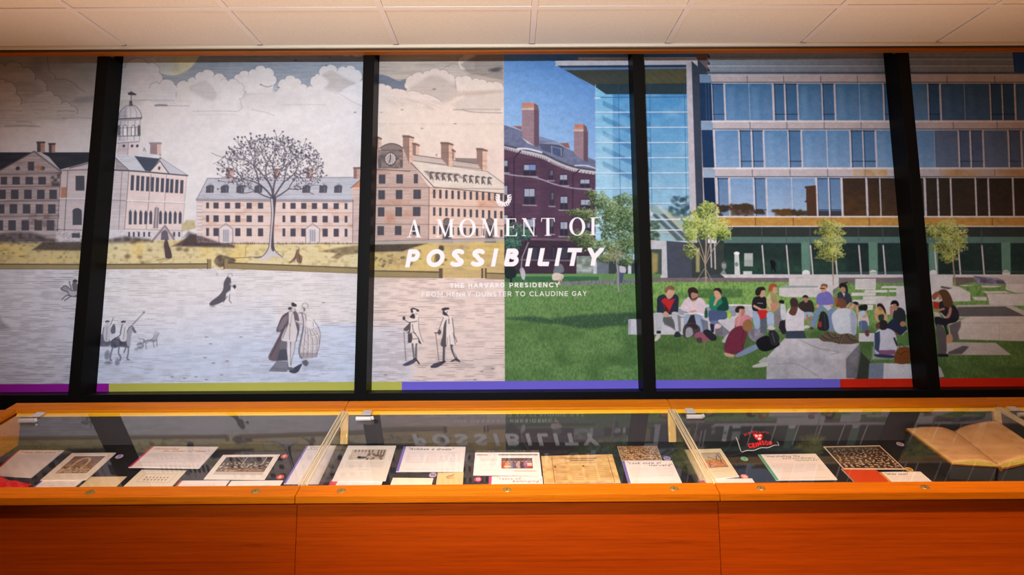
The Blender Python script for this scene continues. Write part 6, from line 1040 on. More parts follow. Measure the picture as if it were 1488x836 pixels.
# ---------------------------------------------------------------- room shell
ZC = 1.2069 + EYE; YC = 2.5889; Y2 = 2.2628; TX = -1.7299; PT = .61
struct(box('floor', -4.5, 4.5, -3.5, 2.95, -.1, 0, M['carpet']), 'brown carpet floor of the library room')
struct(box('wall_left', -4.6, -4.5, -3.5, 2.95, 0, ZC + .1, M['wall'])); struct(box('wall_right', 4.5, 4.6, -3.5, 2.95, 0, ZC + .1, M['wall'])); struct(box('wall_front', -4.6, 4.6, -3.6, -3.5, 0, ZC + .1, M['wall']))
struct(box('wall_back', -4.5, 4.5, 2.775, 2.95, 0, ZC + .1, M['darkwall']), 'dark wall behind the printed panels')
ceil = bpy.data.objects.new('ceiling', None); S.collection.objects.link(ceil); ceil.location = (0, 0, ZC); ceil['base'] = (0, 0, ZC); struct(ceil, 'suspended ceiling of cream mineral tiles in a slim metal grid')
YB = Y2 - PT
box('ceiling_slab', -4.5, 4.5, -3.5, YB, ZC, ZC + .05, M['tile'], ceil); box('ceiling_backing', -4.5, 4.5, YB, 2.70, ZC + .03, ZC + .08, M['tile'], ceil)
GB = .012
tile_me = {}
for r_, (ya, yb) in enumerate(((Y2, YC), (YB, Y2))):
    for k in range(-4, 11):
        xa = TX + PT * (k - 1); xb = xa + PT; key = r_
        if xb < -4.4 or xa > 4.4: continue
        if key not in tile_me:
            o = box('ceiling_tile', xa + GB + .001, xb - GB - .001, ya + GB + .001, yb - (GB + .001 if r_ else .002), ZC + .002, ZC + .022, M['tile'], ceil, bevel=.0015); tile_me[key] = (o, xa)
        else:
            src, x_ = tile_me[key]; o = src.copy(); S.collection.objects.link(o); o.parent = ceil; o.location.x += xa - x_
gb = None
for k in range(-4, 11):
    xa = TX + PT * k
    if abs(xa) > 4.4: continue
    if gb is None:
        gb = box('grid_bar', xa - GB, xa + GB, YB, YC - .012, ZC - .0015, ZC + .02, M['gridbar'], ceil); gx = xa; gp = box('grid_gap', xa - GB, xa + GB, YC - .012, YC, ZC + .003, ZC + .02, M['gap'], ceil)
    else:
        for src in (gb, gp): o = src.copy(); S.collection.objects.link(o); o.parent = ceil; o.location.x += xa - gx
box('cross_bar', -4.5, 4.5, Y2 - GB, Y2 + GB, ZC - .001, ZC + .019, M['gridbar'], ceil)
struct(box('trim_1', -4.5, 4.5, YC, YC + .012, ZC - .0105, ZC + .03, M['mould'], bevel=.001), 'thin cream edge moulding along the ceiling')
struct(box('trim_2', -4.498, 4.498, YC + .0125, YC + .05, ZC - .018, ZC + .03, M['gap']), 'strip painted dark as the shade under the ceiling moulding')  # shade of the gap is put in as a dark-coloured strip
struct(prism('trim_3', [(YC + .015, EYE + 1.1815), (YC + .05, EYE + 1.1815), (YC + .05, ZC - .018), (YC + .015, ZC - .018)], -4.5, 4.5, M['oak_header'], bevel=.001), 'narrow orange wood header board above the printed panels')

# ---------------------------------------------------------------- printed panels between black mullions
XM = [-1.8822, -.6688, .5626, 1.7776]; WM = .051; DZ = .102; ZT_, ZB_ = EYE + 1.25, EYE - .3266
res = paint_mural(); paint_mural2(*res); cv, F_ = res[0], res[3]
wall_img = cv.image('printed_wall_picture'); M['mural'] = printed('printed_wall_panel', wall_img, .75, .04)
WX, WZ = 3600 / 600.0, 972 / 600.0
def wall_uv(p): return ((p.x + 3.0) / WX, 1 - (1.272 - (p.z - EYE)) / WZ)
lab = ['printed wall panel, leftmost, showing part of an old engraved hall under grey clouds', 'printed wall panel with the big engraved tree, the domed hall and a strolling couple', 'printed wall panel carrying the white title lettering, half engraving and half colour photograph', 'printed wall panel with students sitting on the lawn before a glass office block', 'printed wall panel, rightmost, dim, with a seated reader and pale stone blocks']
edges = [-2.99] + [e for x in XM for e in (x, x + WM)] + [2.99]
for k in range(5):
    xa, xb = edges[2 * k], edges[2 * k + 1]
    o = box('wall_mural', xa + .0005, xb - .0005, WALL_Y, WALL_Y + .012, ZB_ + .0006, ZT_, M['mural'], uv=wall_uv); tag(o, lab[k], 'mural', 'printed panels along the wall')
for k, x in enumerate(XM): struct(box('trim_%d' % (k + 4), x, x + WM, WALL_Y - DZ, 2.775, EYE - .42, ZC - .02, M['black_paint'], bevel=.0015), ['glossy black mullion left of the domed hall panel', 'glossy black mullion left of the title panel', 'glossy black mullion right of the title panel', 'glossy black mullion before the rightmost panel'][k])
struct(box('trim_8', -4.5, 4.5, WALL_Y - DZ + .002, 2.775, EYE - .47, ZB_, M['black_paint'], bevel=.0015), 'glossy black sill ledge under the printed panels')
struct(box('trim_9', -4.5, 4.5, WALL_Y - .03, 2.775, 0, EYE - .47, M['black_matt']), 'black wall below the sill ledge')

# ---------------------------------------------------------------- slanted display cases
CASE_W = 1.3
SL = .3218; CS, SN = math.cos(SL), math.sin(SL); OFF_G, OFF_D = -1.0639, -1.1905
def zs(y, off): return EYE + (off + SN * y) / CS           # height of the slanted plane at depth y
def pix(px, py): return (px - 744) / FPX * CR - (py - PY0) / FPX * CU + CF
def deck_at(px, py, h=0.0):                                # measured photo point -> place on the deck (h metres above it)
    d = pix(px, py); o = OFF_D + h; k = o / (d @ np.array([0, -SN, CS])); return Vector((d[0] * k, d[1] * k, d[2] * k + EYE))
UP = Vector((0, -SN, CS)); ALONG = Vector((0, CS, SN))
YF, YI, YR, YB_ = 1.8239, 1.874, 2.3306, 2.3903            # front edge, inner edge of front rail, front and back of rear rail
JX = [-1.844, -.6239, .5992, 1.8202, 3.04]
woods = ['oak_rail', 'oak_rail_b', 'oak_rail_c', 'oak_rail']; panels = ['oak_panel', 'oak_panel', 'oak_panel_b', 'oak_panel']
clab = ['oak display case at the left end, with a wooden end panel and red cloth inside', 'oak display case in the middle, below the title lettering, holding the tan certificate', 'oak display case right of the middle, holding the black face mask and open book', 'oak display case at the far right, mostly outside the frame']
lock_x = [(-1.227, -.746), (-.497, .473), (.726, 1.206), (1.95, 2.7)]; lock_x[1] = (-.497, -.014, .473)
hinge_x = [(-1.752,), (-.535,), (.663,), (1.868,)]
def lift(p, h): return Vector(p) + UP * h
for c in range(4):
    xa, xb = JX[c], JX[c + 1]; w_ = M[woods[c]]; g = .0009
    T = thing('display_case', clab[c], 'display case', ((xa + xb) / 2, (YF + YB_) / 2, 0), 'slanted display cases along the wall')
    xl = xa if c else xa - .056                            # the first case has a wooden end
    zf, zi, zr, zb = zs(YF, OFF_G), zs(YI, OFF_G), zs(YR, OFF_G), zs(YB_, OFF_G)
    prism('front_rail', [(YF, EYE - .5345), (YI, EYE - .5345), (YI, zi), (YF, zf)], xl + g, xb - g, w_, T, bevel=.0022)
    prism('rear_rail', [(YR, zr - .0095), (YB_, zr - .0095), (YB_, zb), (YR, zr)], xl + g, xb - g, w_, T, bevel=.0018)
    prism('rail_bead', [(YR - .001, zr - .023), (YR + .016, zr - .023), (YR + .016, zr - .0098), (YR + .004, zr - .0098)], xl + g + (.05 if not c else 0), xb - g, M['bead'], T, bevel=.0012)
    box('front_panel', xl + g, xb - g, 1.8465, 1.866, .10, EYE - .535, M[panels[c]], T)
    box('base', xl + .03, xb - .03, 1.90, 2.36, .0006, .0994, M['black_matt'], T)
    box('floor_board', xl + .01, xb - .01, 1.867, 2.385, .10, .13, M['oak_panel'], T)
    prism('deck', [(1.868, zs(1.868, OFF_D) - .015), (2.345, zs(2.345, OFF_D) - .015), (2.345, zs(2.345, OFF_D)), (1.868, zs(1.868, OFF_D))], xa + g, xb - g, M['deck_cloth'], T)
    box('back_panel', xa + g, xb - g, 2.3465, 2.362, zs(2.345, OFF_D) - .03, zr - .011, M['back_cloth'], T)
    box('rear_board', xl + g, xb - g, 2.3625, 2.388, .131, zr - .011, M['oak_panel'], T)
    if c == 0:
        prism('end_panel', [(y, z - .0005) for y, z in [(YI + .001, .14), (2.362, .14), (2.362, zr - .011), (YR - .002, zr - .024), (YI + .001, zs(YI + .001, OFF_G) - .012)]], xl + .012, xa - .0005, M['oak_side'], T)
        prism('end_rail', [(YI + .0005, zs(YI, OFF_G) - .0115), (YR - .0015, zr - .0115), (YR - .0015, zr + .004), (YI + .0005, zs(YI, OFF_G) + .004)], xl - .012, xa - .006, M['oak_rail_c'], T, bevel=.0018)
    else:
        yq = YR - .0025
        box('corner_post', xa - .0135, xa + .0135, YR + .0002, YR + .0135, zs(YR + .007, OFF_D) + .003, zr - .024, M['oak_post'], T, bevel=.0015)
    # glass lid, its polished edges and the clear side pane
    th = .003; ya, yb = YI + .001, YR - .002; n0 = OFF_G - .010
    pr = lambda y0, y1, o0, o1: [(y0, zs(y0, o0)), (y1, zs(y1, o0)), (y1, zs(y1, o1)), (y0, zs(y0, o1))]
    lid = prism('glass_lid', pr(ya, yb, n0, n0 + th), xa + .014, xb - .014, M['glass'], T)
    for e0, e1 in [(xb - .0138, xb - .0092), (xb - .0046, xb - .0012)] + ([(xa + .0092, xa + .0138), (xa + .0012, xa + .0046)] if c else []):
        prism('lid_edge', pr(ya, yb, n0 - .001, n0 + th + .001), e0, e1, M['edge_glint'], T)
    for e in [xb - .0138] + ([xa + .0098] if c else []):
        y1_ = YR - .003
        prism('side_pane', [(YI + .002, zs(YI + .002, OFF_D) + .001), (y1_, zs(y1_, OFF_D) + .001), (y1_, zs(y1_, n0 - .002)), (YI + .002, zs(YI + .002, n0 - .002))], e, e + .004, M['acrylic'], T)
    for x in lock_x[c]:
        pc = Vector((x, 1.846, zs(1.846, OFF_G))); A_ = Vector((1, 0, 0)); v, f = [], []
        for r_, h in ((.0140, -.001), (.0140, .0012), (.0115, .0024), (.0112, .0004), (.0092, .0004), (.0085, .0024)):
            for q in range(20): a = 2 * math.pi * q / 20; v.append(tuple(pc + (A_ * math.cos(a) + ALONG * math.sin(a) * .8) * r_ + UP * h))
        for r_ in range(5): f += [(r_ * 20 + q, r_ * 20 + (q + 1) % 20, (r_ + 1) * 20 + (q + 1) % 20, (r_ + 1) * 20 + q) for q in range(20)]
        f += [tuple(range(100, 120)), tuple(range(19, -1, -1))]
        lk = meshobj('lock', v, f, M['brass'], T)
        q0 = pc + UP * .0023
        hexa('keyhole', [q0 + A_ * i * .0010 + ALONG * j * .004 for i, j in ((-1, -1), (1, -1), (1, 1), (-1, 1))], [q0 + A_ * i * .0010 + ALONG * j * .004 + UP * .0006 for i, j in ((-1, -1), (1, -1), (1, 1), (-1, 1))], M['brass_dark'], lk)
    for x in hinge_x[c]:
        yk = 2.285; base = Vector((x, yk, zs(yk, n0 + th)))
        pl = hexa('hinge', [base + Vector((i * .016, 0, 0)) + ALONG * j + UP * .0004 for i, j in ((-1, .012), (1, .012), (1, .046), (-1, .046))], [base + Vector((i * .016, 0, 0)) + ALONG * j + UP * .0036 for i, j in ((-1, .012), (1, .012), (1, .046), (-1, .046))], M['chrome'], T, bevel=.0008)
        v, f = tube([base + Vector((-.028, 0, 0)) - ALONG * .024 + UP * .006, base + Vector((-.026, 0, 0)) - ALONG * .024 + UP * .006, base + Vector((.024, 0, 0)) - ALONG * .024 + UP * .006, base + Vector((.026, 0, 0)) - ALONG * .024 + UP * .006], .0075, 14)
        meshobj('hinge_barrel', v, f, M['chrome'], T, smooth_=False)
        v, f = tube([base + Vector((.027, 0, 0)) - ALONG * .024 + UP * .006, base + Vector((.034, 0, 0)) - ALONG * .020 + UP * .008], .0068, 12); meshobj('hinge_knob', v, f, M['chrome'], T)
    # strip lamp of the case, tucked under the front rail and turned to the deck and back wall
    lm = lamp('case_strip_lamp', 'AREA', ((xa + xb) / 2, YI + .004, zs(YI, OFF_G) - .030), CASE_W, (1.0, .80, .58), ((xa + xb) / 2, 2.34, zs(2.34, OFF_G) - .02), shape='RECTANGLE', size=xb - xa - .06, size_y=.012)

# ---------------------------------------------------------------- things lying in the cases
def sheet(name, label, cat, c4, th, lift_, paint, group=None, res_=420, side='paper', mt=None):
    """A flat sheet from its four deck corners (top-left, top-right, bottom-right, bottom-left)."""
    w_ = ((c4[1] - c4[0]).length + (c4[2] - c4[3]).length) / 2; h_ = ((c4[3] - c4[0]).length + (c4[2] - c4[1]).length) / 2
    cw, ch = res_, max(24, int(res_ * h_ / w_)); u = cw / 100.0
    c_ = Canvas(cw, ch, lambda p: p * u, (250, 246, 244)); c_.H = ch / u; paint(c_)
    me = bpy.data.meshes.new(name); cen = (c4[0] + c4[1] + c4[2] + c4[3]) / 4 + UP * lift_
    v = [p + UP * lift_ - cen for p in c4] + [p + UP * (lift_ + th) - cen for p in c4]
    me.from_pydata([tuple(q) for q in v], [], [(3, 2, 1, 0), (4, 7, 6, 5)] + [(i, i + 4, (i + 1) % 4 + 4, (i + 1) % 4) for i in range(4)]); me.update()
    bm = bmesh.new(); bm.from_mesh(me); bmesh.ops.recalc_face_normals(bm, faces=bm.faces); bm.to_mesh(me); bm.free()
    me.materials.append(printed(name + '_print', c_.image(name + '_picture'), .6, .25)); me.materials.append(M[side])
    ul = me.uv_layers.new(name='UVMap'); q = ((0, 1), (1, 1), (1, 0), (0, 0))
    for p in me.polygons:
        top = all(i >= 4 for i in p.vertices); p.material_index = 0 if top else 1
        for li in p.loop_indices: ul.data[li].uv = q[me.loops[li].vertex_index % 4]
    o = link(name, me); o.location = cen; return tag(o, label, cat, group)
def quad(*p): return [deck_at(*q) for q in p]
def down(tl, tr, length):                                  # corners of a sheet whose lower part hides behind the front rail
    a, b = deck_at(*tl), deck_at(*tr); d = (b - a).normalized(); e = d.cross(UP).normalized()
    if e.y > 0: e = -e
    return [a, b, b + e * length, a + e * length]
rr = np.random.RandomState(3)
GREY = (96, 90, 96)
def label_card(stripe, lines, tcol=GREY, sw=5, body=7, th=6.4, foot=True, slant=.28, body_y=None):
    def f(c):
        H = c.H; c.rect(0, 0, 100, H, (244, 234, 235)); c.rect(0, 0, sw, H, stripe); y = 3.0
        for t, x, span in lines:
            y += th * 1.28; text(c, t, x, y, th * 1.08, .15, tcol, 1, slant, span)
        y0 = (body_y or y + 4); greek(c, sw + 6, y0, 94, min(H - (10 if foot else 2), y0 + body * 4.2), body, (120, 112, 118), .55, len(lines) + body + int(H), .7, (body - 1,))
        if foot and H > y0 + body * 4.2 + 2: greek(c, sw + 6, H - 7, 88, H - 3.5, 1, (120, 112, 118), .5, 5, .7)
    return f
def crowd(c, x0, y0, x1, y1, n, cols, s0=1.6, bg=(70, 58, 48), s1=.6):
    c.rect(x0, y0, x1, y1, bg); r = np.random.RandomState(n)
    for k in range(n):
        t = r.rand() ** .8; y = y0 + (y1 - y0) * t; x = x0 + (x1 - x0) * r.rand(); s_ = s0 * (s1 + (1.4 - s1) * t)
        if x - s_ < x0 or x + s_ > x1 or y - s_ < y0 or y + s_ > y1: continue
        c.ell(x, y, s_, s_ * .8, cols[r.randint(len(cols))], .85, .6)
# --- left case
sheet('label_card', 'white label card with red left edge and red heading, beside the wooden end panel', 'label card', quad((26.9, 655.7), (93.6, 656.0), (46, 695.3), (-15, 692.5)), .003, .0006, label_card((206, 42, 36), (('"I love this place"', 9, 82),), (196, 84, 70), 4, 8, 7.2), 'label cards in the cases')
def p_engraving(c):
    H = c.H; c.rect(0, 0, 100, H, (240, 226, 212)); c.rect(13, H * .10, 87, H * .80, (250, 244, 238)); c.rect(15, H * .13, 85, H * .77, (150, 112, 82)); crowd(c, 15, H * .45, 85, H * .77, 240, [(196, 160, 124), (120, 88, 62), (222, 192, 156), (90, 66, 48)], 2.2, (160, 122, 90)); c.grad([(15, H * .13), (85, H * .13), (85, H * .45), (15, H * .45)], (110, 76, 56), (150, 112, 84), (0, H * .13), (0, H * .45))
    c.line(smooth([(34, H * .6), (36, H * .3), (48, H * .2), (60, H * .3), (62, H * .6)], 8), 5, (210, 180, 140)); c.line([(15, H * .52), (85, H * .5)], 1.4, (96, 70, 50), .8)
    greek(c, 18, H * .6, 82, H * .75, 5, (230, 204, 170), .7, 9, 1.6)
sheet('matted_photograph', 'sepia photograph of a crowd under an arch in a cream mat', 'photograph', quad((105, 661.3), (168.9, 660.6), (125.9, 700.2), (58.9, 700.8)), .0028, .0042, p_engraving, 'photographs in the cases')
sheet('label_card', 'white label card with violet left edge half under the matted sepia photograph', 'label card', down((63, 698.5), (122, 698), .12), .003, .0006, label_card((120, 96, 206), (('', 9, None),), GREY, 4, 5, 5, False), 'label cards in the cases')
def plain(col, lines=0, lc=(140, 120, 100)):
    def f(c):
        c.rect(0, 0, 100, c.H, col)
        if lines: greek(c, 10, 6, 90, c.H * .8, lines, lc, .45, lines, .8)
    return f
sheet('tan_card', 'small blank tan card right of the matted sepia photograph', 'card', down((132.5, 693.8), (184.4, 693.4), .11), .0012, .0006, plain((226, 204, 164)), 'cards in the cases')
sheet('label_card', 'white label card with magenta left edge and two-line pink heading', 'label card', [p + UP * h for p, h in zip(quad((221, 651.8), (317.7, 652.4), (289.8, 686.3), (187.5, 684.8)), (.003, .003, .010, .010))], .003, .002, label_card((214, 40, 96), (('Harnessing', 8, 36), ('the power of ideas"', 24, 66)), (206, 110, 120), 3.2, 7, 5.0), 'label cards in the cases')
def p_score(c):
    H = c.H; c.rect(0, 0, 100, H, (238, 226, 208)); c.rings([[(16, H * .2), (86, H * .2), (86, H * .66), (16, H * .66)], [(17, H * .215), (85, H * .215), (85, H * .645), (17, H * .645)]], (150, 132, 116), .6)
    for r_ in range(2):
        for k in range(7): c.ell(28 + k * 7.6, H * (.4 + .12 * r_), 2, 2.4, (130, 116, 104), .7, .7); c.line([(28 + k * 7.6, H * (.4 + .12 * r_)), (29 + k * 7.6, H * (.46 + .12 * r_))], 1.4, (120, 106, 96), .6)
    greek(c, 22, H * .25, 80, H * .3, 1, (150, 132, 116), .6, 4, .8)
sheet('printed_page', 'cream page with rows of small figures, half under the magenta label', 'page', quad((206, 683.2), (271.5, 684.2), (246, 712), (176, 711)), .0008, .0006, p_score, 'printed pages in the cases')
def p_team(c):
    H = c.H; c.rect(0, 0, 100, H, (244, 236, 230)); x0, x1, y0, y1 = 9, 91, H * .10, H * .82
    c.rect(x0, y0, x1, y1, (206, 200, 196)); crowd(c, x0, y0, x1, H * .58, 300, [(46, 42, 40), (70, 62, 58), (30, 28, 28), (90, 80, 76)], 2.6, (50, 46, 44)); crowd(c, x0, H * .28, x1, H * .62, 150, [(196, 184, 176), (224, 214, 206), (150, 132, 122), (60, 52, 48)], 1.9, (60, 54, 50)); crowd(c, x0, H * .54, x1, H * .70, 110, [(150, 112, 78), (176, 134, 96), (70, 54, 44), (206, 190, 176)], 2.0, (124, 90, 62))
    for x in (46, 80): c.line([(x, y0), (x - 1, H * .45)], 1.2, (220, 214, 208), .9)
    c.line([(28, y0), (44, H * .3)], 1.0, (200, 192, 186), .9)
sheet('crowd_photograph', 'black and white photograph of a crowd with white border and wooden benches', 'photograph', quad((324.4, 662.1), (407.1, 661.5), (384.4, 698.3), (295.9, 697.5)), .0016, .0006, p_team, 'photographs in the cases')
sheet('label_card', 'white label card with orange left edge along the front rail of the left case', 'label card', down((263, 700.2), (333.9, 699.8), .12), .003, .0006, label_card((226, 92, 52), (('', 9, None),), (206, 100, 90), 4, 5, 5, False), 'label cards in the cases')
sheet('paper_slip', 'plain white paper slip below the crowd photograph, next to the orange-edged label', 'card', down((336.5, 699.9), (411.5, 699.3), .10), .0016, .0006, plain((248, 242, 236)), 'cards in the cases')
sheet('label_card', 'tall white label card with violet left edge beneath the left glass joint', 'label card', quad((445.4, 649.4), (489.2, 648.9), (462.8, 704.5), (412.5, 704.5)), .003, .0006, label_card((126, 112, 206), (('"Dare to', 10, 62), ('change"', 10, 56)), GREY, 6, 13, 8.5, True), 'label cards in the cases')
# --- middle case
def p_magazine(c):
    H = c.H; c.rect(0, 0, 100, H, (240, 230, 220)); c.rect(13, H * .12, 84, H * .42, (206, 190, 176)); r = np.random.RandomState(8)
    for k in range(6): c.rect(19 + k * 7, H * .13, 22 + k * 7, H * .18, (90, 76, 70), .8); c.ell(20 + k * 7, H * .19, 2.2, 1.6, (120, 104, 94), .7, .8)
    c.ell(38, H * .36, 10, 4, (46, 40, 40), 1, .8); c.ell(33, H * .345, 4, 3, (30, 28, 28)); c.line([(44, H * .35), (52, H * .30), (50, H * .2)], 2, (96, 84, 78))
    for k in range(16): x = 48 + r.rand() * 34; c.ell(x, H * (.22 + .18 * r.rand()), 2.6, 4.2, ((120, 100, 88), (74, 62, 58), (176, 152, 136))[k % 3], .8, .8)
    for x in (66, 72, 78): c.rect(x, H * .13, x + 3.4, H * .32, (110, 94, 86), .8)
    for x0, x1 in ((12, 48), (52, 86)): greek(c, x0, H * .46, x1, H * .64, 7, (150, 136, 128), .6, int(x0), .7)
    greek(c, 40, H * .68, 62, H * .71, 1, (140, 126, 118), .6, 3, .7); greek(c, 14, H * .78, 84, H * .81, 1, (190, 170, 158), .4, 3, .7)
sheet('printed_page', 'cream magazine page with a dark engraving at its top and two text columns', 'page', quad((506, 649.9), (575.8, 649.9), (560.3, 701.6), (482.4, 701.6)), .0012, .0044, p_magazine, 'printed pages in the cases')
sheet('label_card', 'white label card with red edge peeking out under the magazine page', 'label card', down((481.5, 698.6), (557, 698.4), .10), .003, .0006, label_card((206, 60, 70), (('', 9, None),), GREY, 14, 4, 5, False), 'label cards in the cases')
sheet('label_card', 'wide white label card with violet left edge and single-line grey heading', 'label card', quad((586.6, 650.3), (676.6, 650.9), (673.0, 686.6), (575.4, 686.6)), .003, .0006, label_card((124, 110, 206), (('"Achieve a dream"', 8, 72),), GREY, 4, 8, 6.0), 'label cards in the cases')
sheet('cream_card', 'blank cream card along the front rail between magazine page and tan drawing', 'card', down((571, 695.4), (629.8, 695.9), .10), .0014, .0006, plain((244, 232, 212)), 'cards in the cases')
def p_drawing(c):
    c.rect(0, 0, 100, c.H, (232, 198, 142)); c.ell(50, 28, 14, 8, (190, 140, 88), .7, 2, -.5); c.line(smooth([(36, 30), (44, 22), (58, 18), (64, 12)], 6), 4, (120, 78, 44), .8, 1); c.line(smooth([(34, 36), (52, 40), (66, 34)], 6), 3, (150, 104, 62), .7, 1); c.rect(0, 0, 100, 2, (244, 220, 170), .5)
sheet('tan_drawing', 'small tan card with a brown ink sketch under the wide violet-edged label', 'drawing', down((636, 688.3), (673.6, 687.3), .12), .0014, .0006, p_drawing, 'cards in the cases')
def p_leaflet(c):
    H = c.H; c.rect(0, 0, 100, H, (248, 240, 240)); crowd(c, 0, 0, 100, H * .1, 60, [(90, 84, 76), (60, 54, 50), (120, 110, 100)], 2, (70, 64, 60)); c.rect(2, H * .19, 20, H * .215, (150, 50, 46)); c.rect(20, H * .19, 36, H * .215, (240, 224, 222)); c.rect(36, H * .18, 97, H * .215, (74, 50, 48))
    greek(c, 9, H * .34, 36, H * .46, 3, (140, 126, 128), .6, 2, .7); greek(c, 9, H * .54, 32, H * .66, 3, (190, 178, 178), .4, 3, .7); greek(c, 12, H * .8, 90, H * .84, 1, (120, 108, 110), .6, 4, .7); c.rect(60, H * .83, 92, H * .85, (150, 126, 96), .7)
    c.rect(41, H * .33, 88, H * .74, (110, 88, 90)); cols = [(196, 66, 44), (226, 150, 84), (150, 140, 150), (110, 100, 140), (200, 170, 160), (84, 70, 90), (170, 96, 130)]
    for k in range(8): x = 44.5 + k * 5.6; c.ell(x, H * .60, 3.8, H * .13, cols[k % 7], .95, .7); c.ell(x + .6, H * .44, 1.9, H * .045, (206, 160, 130), 1, .6); c.ell(x + .4, H * .415, 2.0, H * .03, (50, 38, 36), .8, .6)
    c.ell(50, H * .67, 6, H * .04, (244, 214, 190), .9); c.rect(80, H * .52, 87, H * .64, (230, 222, 220), .9)
sheet('printed_leaflet', 'white leaflet with a colour group photograph and thin dark heading bar', 'leaflet', quad((690.9, 656.4), (783.2, 656.3), (787.2, 693.6), (687.6, 693.2)), .0012, .0046, p_leaflet, 'printed pages in the cases')
sheet('label_card', 'white label card with pink left edge below the colour leaflet', 'label card', down((710.8, 694.0), (788.0, 693.5), .12), .003, .0006, label_card((206, 60, 130), (('"Sense of', 14, 44), ('belonging"', 44, 52)), (150, 110, 126), 5, 6, 6.2, False), 'label cards in the cases')
def p_cert(c):
    H = c.H; c.rect(0, 0, 100, H, (226, 192, 132)); n = vnoise(c.h, c.w, 30, 24, 4); c.tex([(0, 0), (100, 0), (100, H), (0, H)], (196, 154, 96), np.clip(n - .45, 0, 1) * 1.6); c.rings([[(14, H * .09), (93, H * .09), (93, H * .98), (14, H * .98)], [(15, H * .1), (92, H * .1), (92, H * .97), (15, H * .97)]], (120, 86, 50), .75)
    greek(c, 34, H * .11, 76, H * .16, 1, (110, 78, 46), .8, 3, 2.2); greek(c, 40, H * .18, 72, H * .22, 1, (100, 70, 42), .8, 5, 2); greek(c, 24, H * .26, 84, H * .31, 2, (150, 112, 70), .5, 6, .8)
    for x in (17, 38, 57, 75): greek(c, x, H * .38, x + 15, H * .9, 15, (150, 110, 66), .6, int(x), .9)
    text(c, 'B', 16, H * .45, 5, .2, (96, 66, 40)); c.ell(56, H * .40, 1.6, 1.6, (70, 46, 30), .9)
sheet('certificate', 'large tan antique broadside with a thin ruled border and four text columns', 'document', quad((786.4, 663.5), (889.7, 660.9), (901.9, 702.6), (790.5, 703.6)), .0008, .0006, p_cert)
def p_dense(c): crowd(c, 0, 0, 100, c.H, 900, [(206, 170, 128), (150, 112, 78), (90, 64, 44), (226, 196, 158), (120, 88, 60)], 2.0, (140, 104, 72), .8); c.rings([[(0, 0), (100, 0), (100, c.H), (0, c.H)], [(1.2, 1.2), (98.8, 1.2), (98.8, c.H - 1.2), (1.2, c.H - 1.2)]], (206, 180, 150))
sheet('sepia_photograph', 'dense sepia crowd photograph above the violet-edged label right of the broadside', 'photograph', quad((897, 649.7), (954.6, 649.3), (962.6, 669.9), (903.2, 670.4)), .0016, .0006, p_dense, 'photographs in the cases')
sheet('label_card', 'white label card with violet left edge under the dense sepia photograph', 'label card', quad((903.7, 671.6), (976.2, 670.8), (991, 703.4), (912.6, 703.8)), .003, .0006, label_card((124, 112, 206), (('"Look anew at', 9, 66), ('Harvard"', 50, 46)), (110, 96, 110), 5, 8, 6.4), 'label cards in the cases')
# --- right case
def p_matart(c):
    H = c.H; c.rect(0, 0, 100, H, (238, 222, 190)); c.rect(0, 0, 2.4, H, (206, 190, 110)); c.rect(28, H * .16, 88, H * .66, (176, 136, 110)); c.rect(29, H * .17, 87, H * .42, (190, 176, 160)); crowd(c, 29, H * .40, 87, H * .65, 70, [(226, 140, 90), (240, 170, 110), (150, 100, 76)], 3, (206, 140, 100))
    for p in ([(82, H * .62), (78, H * .5), (66, H * .38), (50, H * .3)], [(78, H * .5), (82, H * .34), (78, H * .2)], [(70, H * .42), (74, H * .28)]): c.line(smooth(p, 6), 2.4, (70, 56, 56), .9)
    c.line([(44, H * .62), (46, H * .52)], 3, (110, 80, 76), .8); c.rings([[(27, H * .15), (89, H * .15), (89, H * .67), (27, H * .67)], [(28, H * .16), (88, H * .16), (88, H * .66), (28, H * .66)]], (90, 76, 66)); greek(c, 40, H * .76, 70, H * .82, 1, (150, 130, 110), .5, 2, .8)
sheet('matted_print', 'small colour print of bare branches in a cream mat by the glass joint', 'picture', quad((994.6, 656.4), (1047.1, 654.8), (1074, 695.5), (1016.6, 700.5)), .003, .0042, p_matart)
sheet('label_card', 'white label card with red edge under the matted print of branches', 'label card', down((1016, 697.6), (1092.5, 696.9), .11), .003, .0006, label_card((206, 56, 50), (('', 9, None),), GREY, 8, 5, 5, False), 'label cards in the cases')
sheet('label_card', 'white label card with green left edge and three-line heading below the face mask', 'label card', quad((1101.6, 662.1), (1184.9, 660.9), (1216.6, 698.4), (1127.9, 699.4)), .003, .0006, label_card((70, 176, 126), (('"Marshaling the', 9, 60), ('extraordinary', 36, 56), ('resources"', 56, 40)), (120, 116, 104), 4.5, 7, 4.9), 'label cards in the cases')
def p_hall(c):
    H = c.H; c.rect(0, 0, 100, H, (226, 196, 168)); crowd(c, 2, H * .04, 98, H * .96, 260, [(60, 46, 36), (44, 34, 28), (84, 64, 50)], 2.6, (54, 42, 34)); r = np.random.RandomState(5)
    for col in range(9):
        for k in range(26):
            t = k / 26; x = 12 + col * 9.6 + (col - 4) * 1.2 * t + r.randn() * 2.6; y = H * (.1 + .84 * t) + r.randn() * 1.6
            if 4 < x < 96: c.ell(x, y, .9 + 1.2 * t, .7 + .9 * t, ((226, 190, 160), (196, 156, 128), (240, 214, 190))[r.randint(3)], .85, .6)
sheet('dining_photograph', 'dark photograph of long rows of seated people, white border, beside the open book', 'photograph', quad((1196.1, 651.9), (1277.8, 650.3), (1315.2, 685.2), (1225.4, 684.6)), .0016, .006, p_hall, 'photographs in the cases')
sheet('orange_booklet', 'plain orange booklet half under the photograph of seated rows', 'booklet', down((1222.5, 683.0), (1270, 682.3), .10), .005, .0006, plain((206, 70, 28)), None, 64)
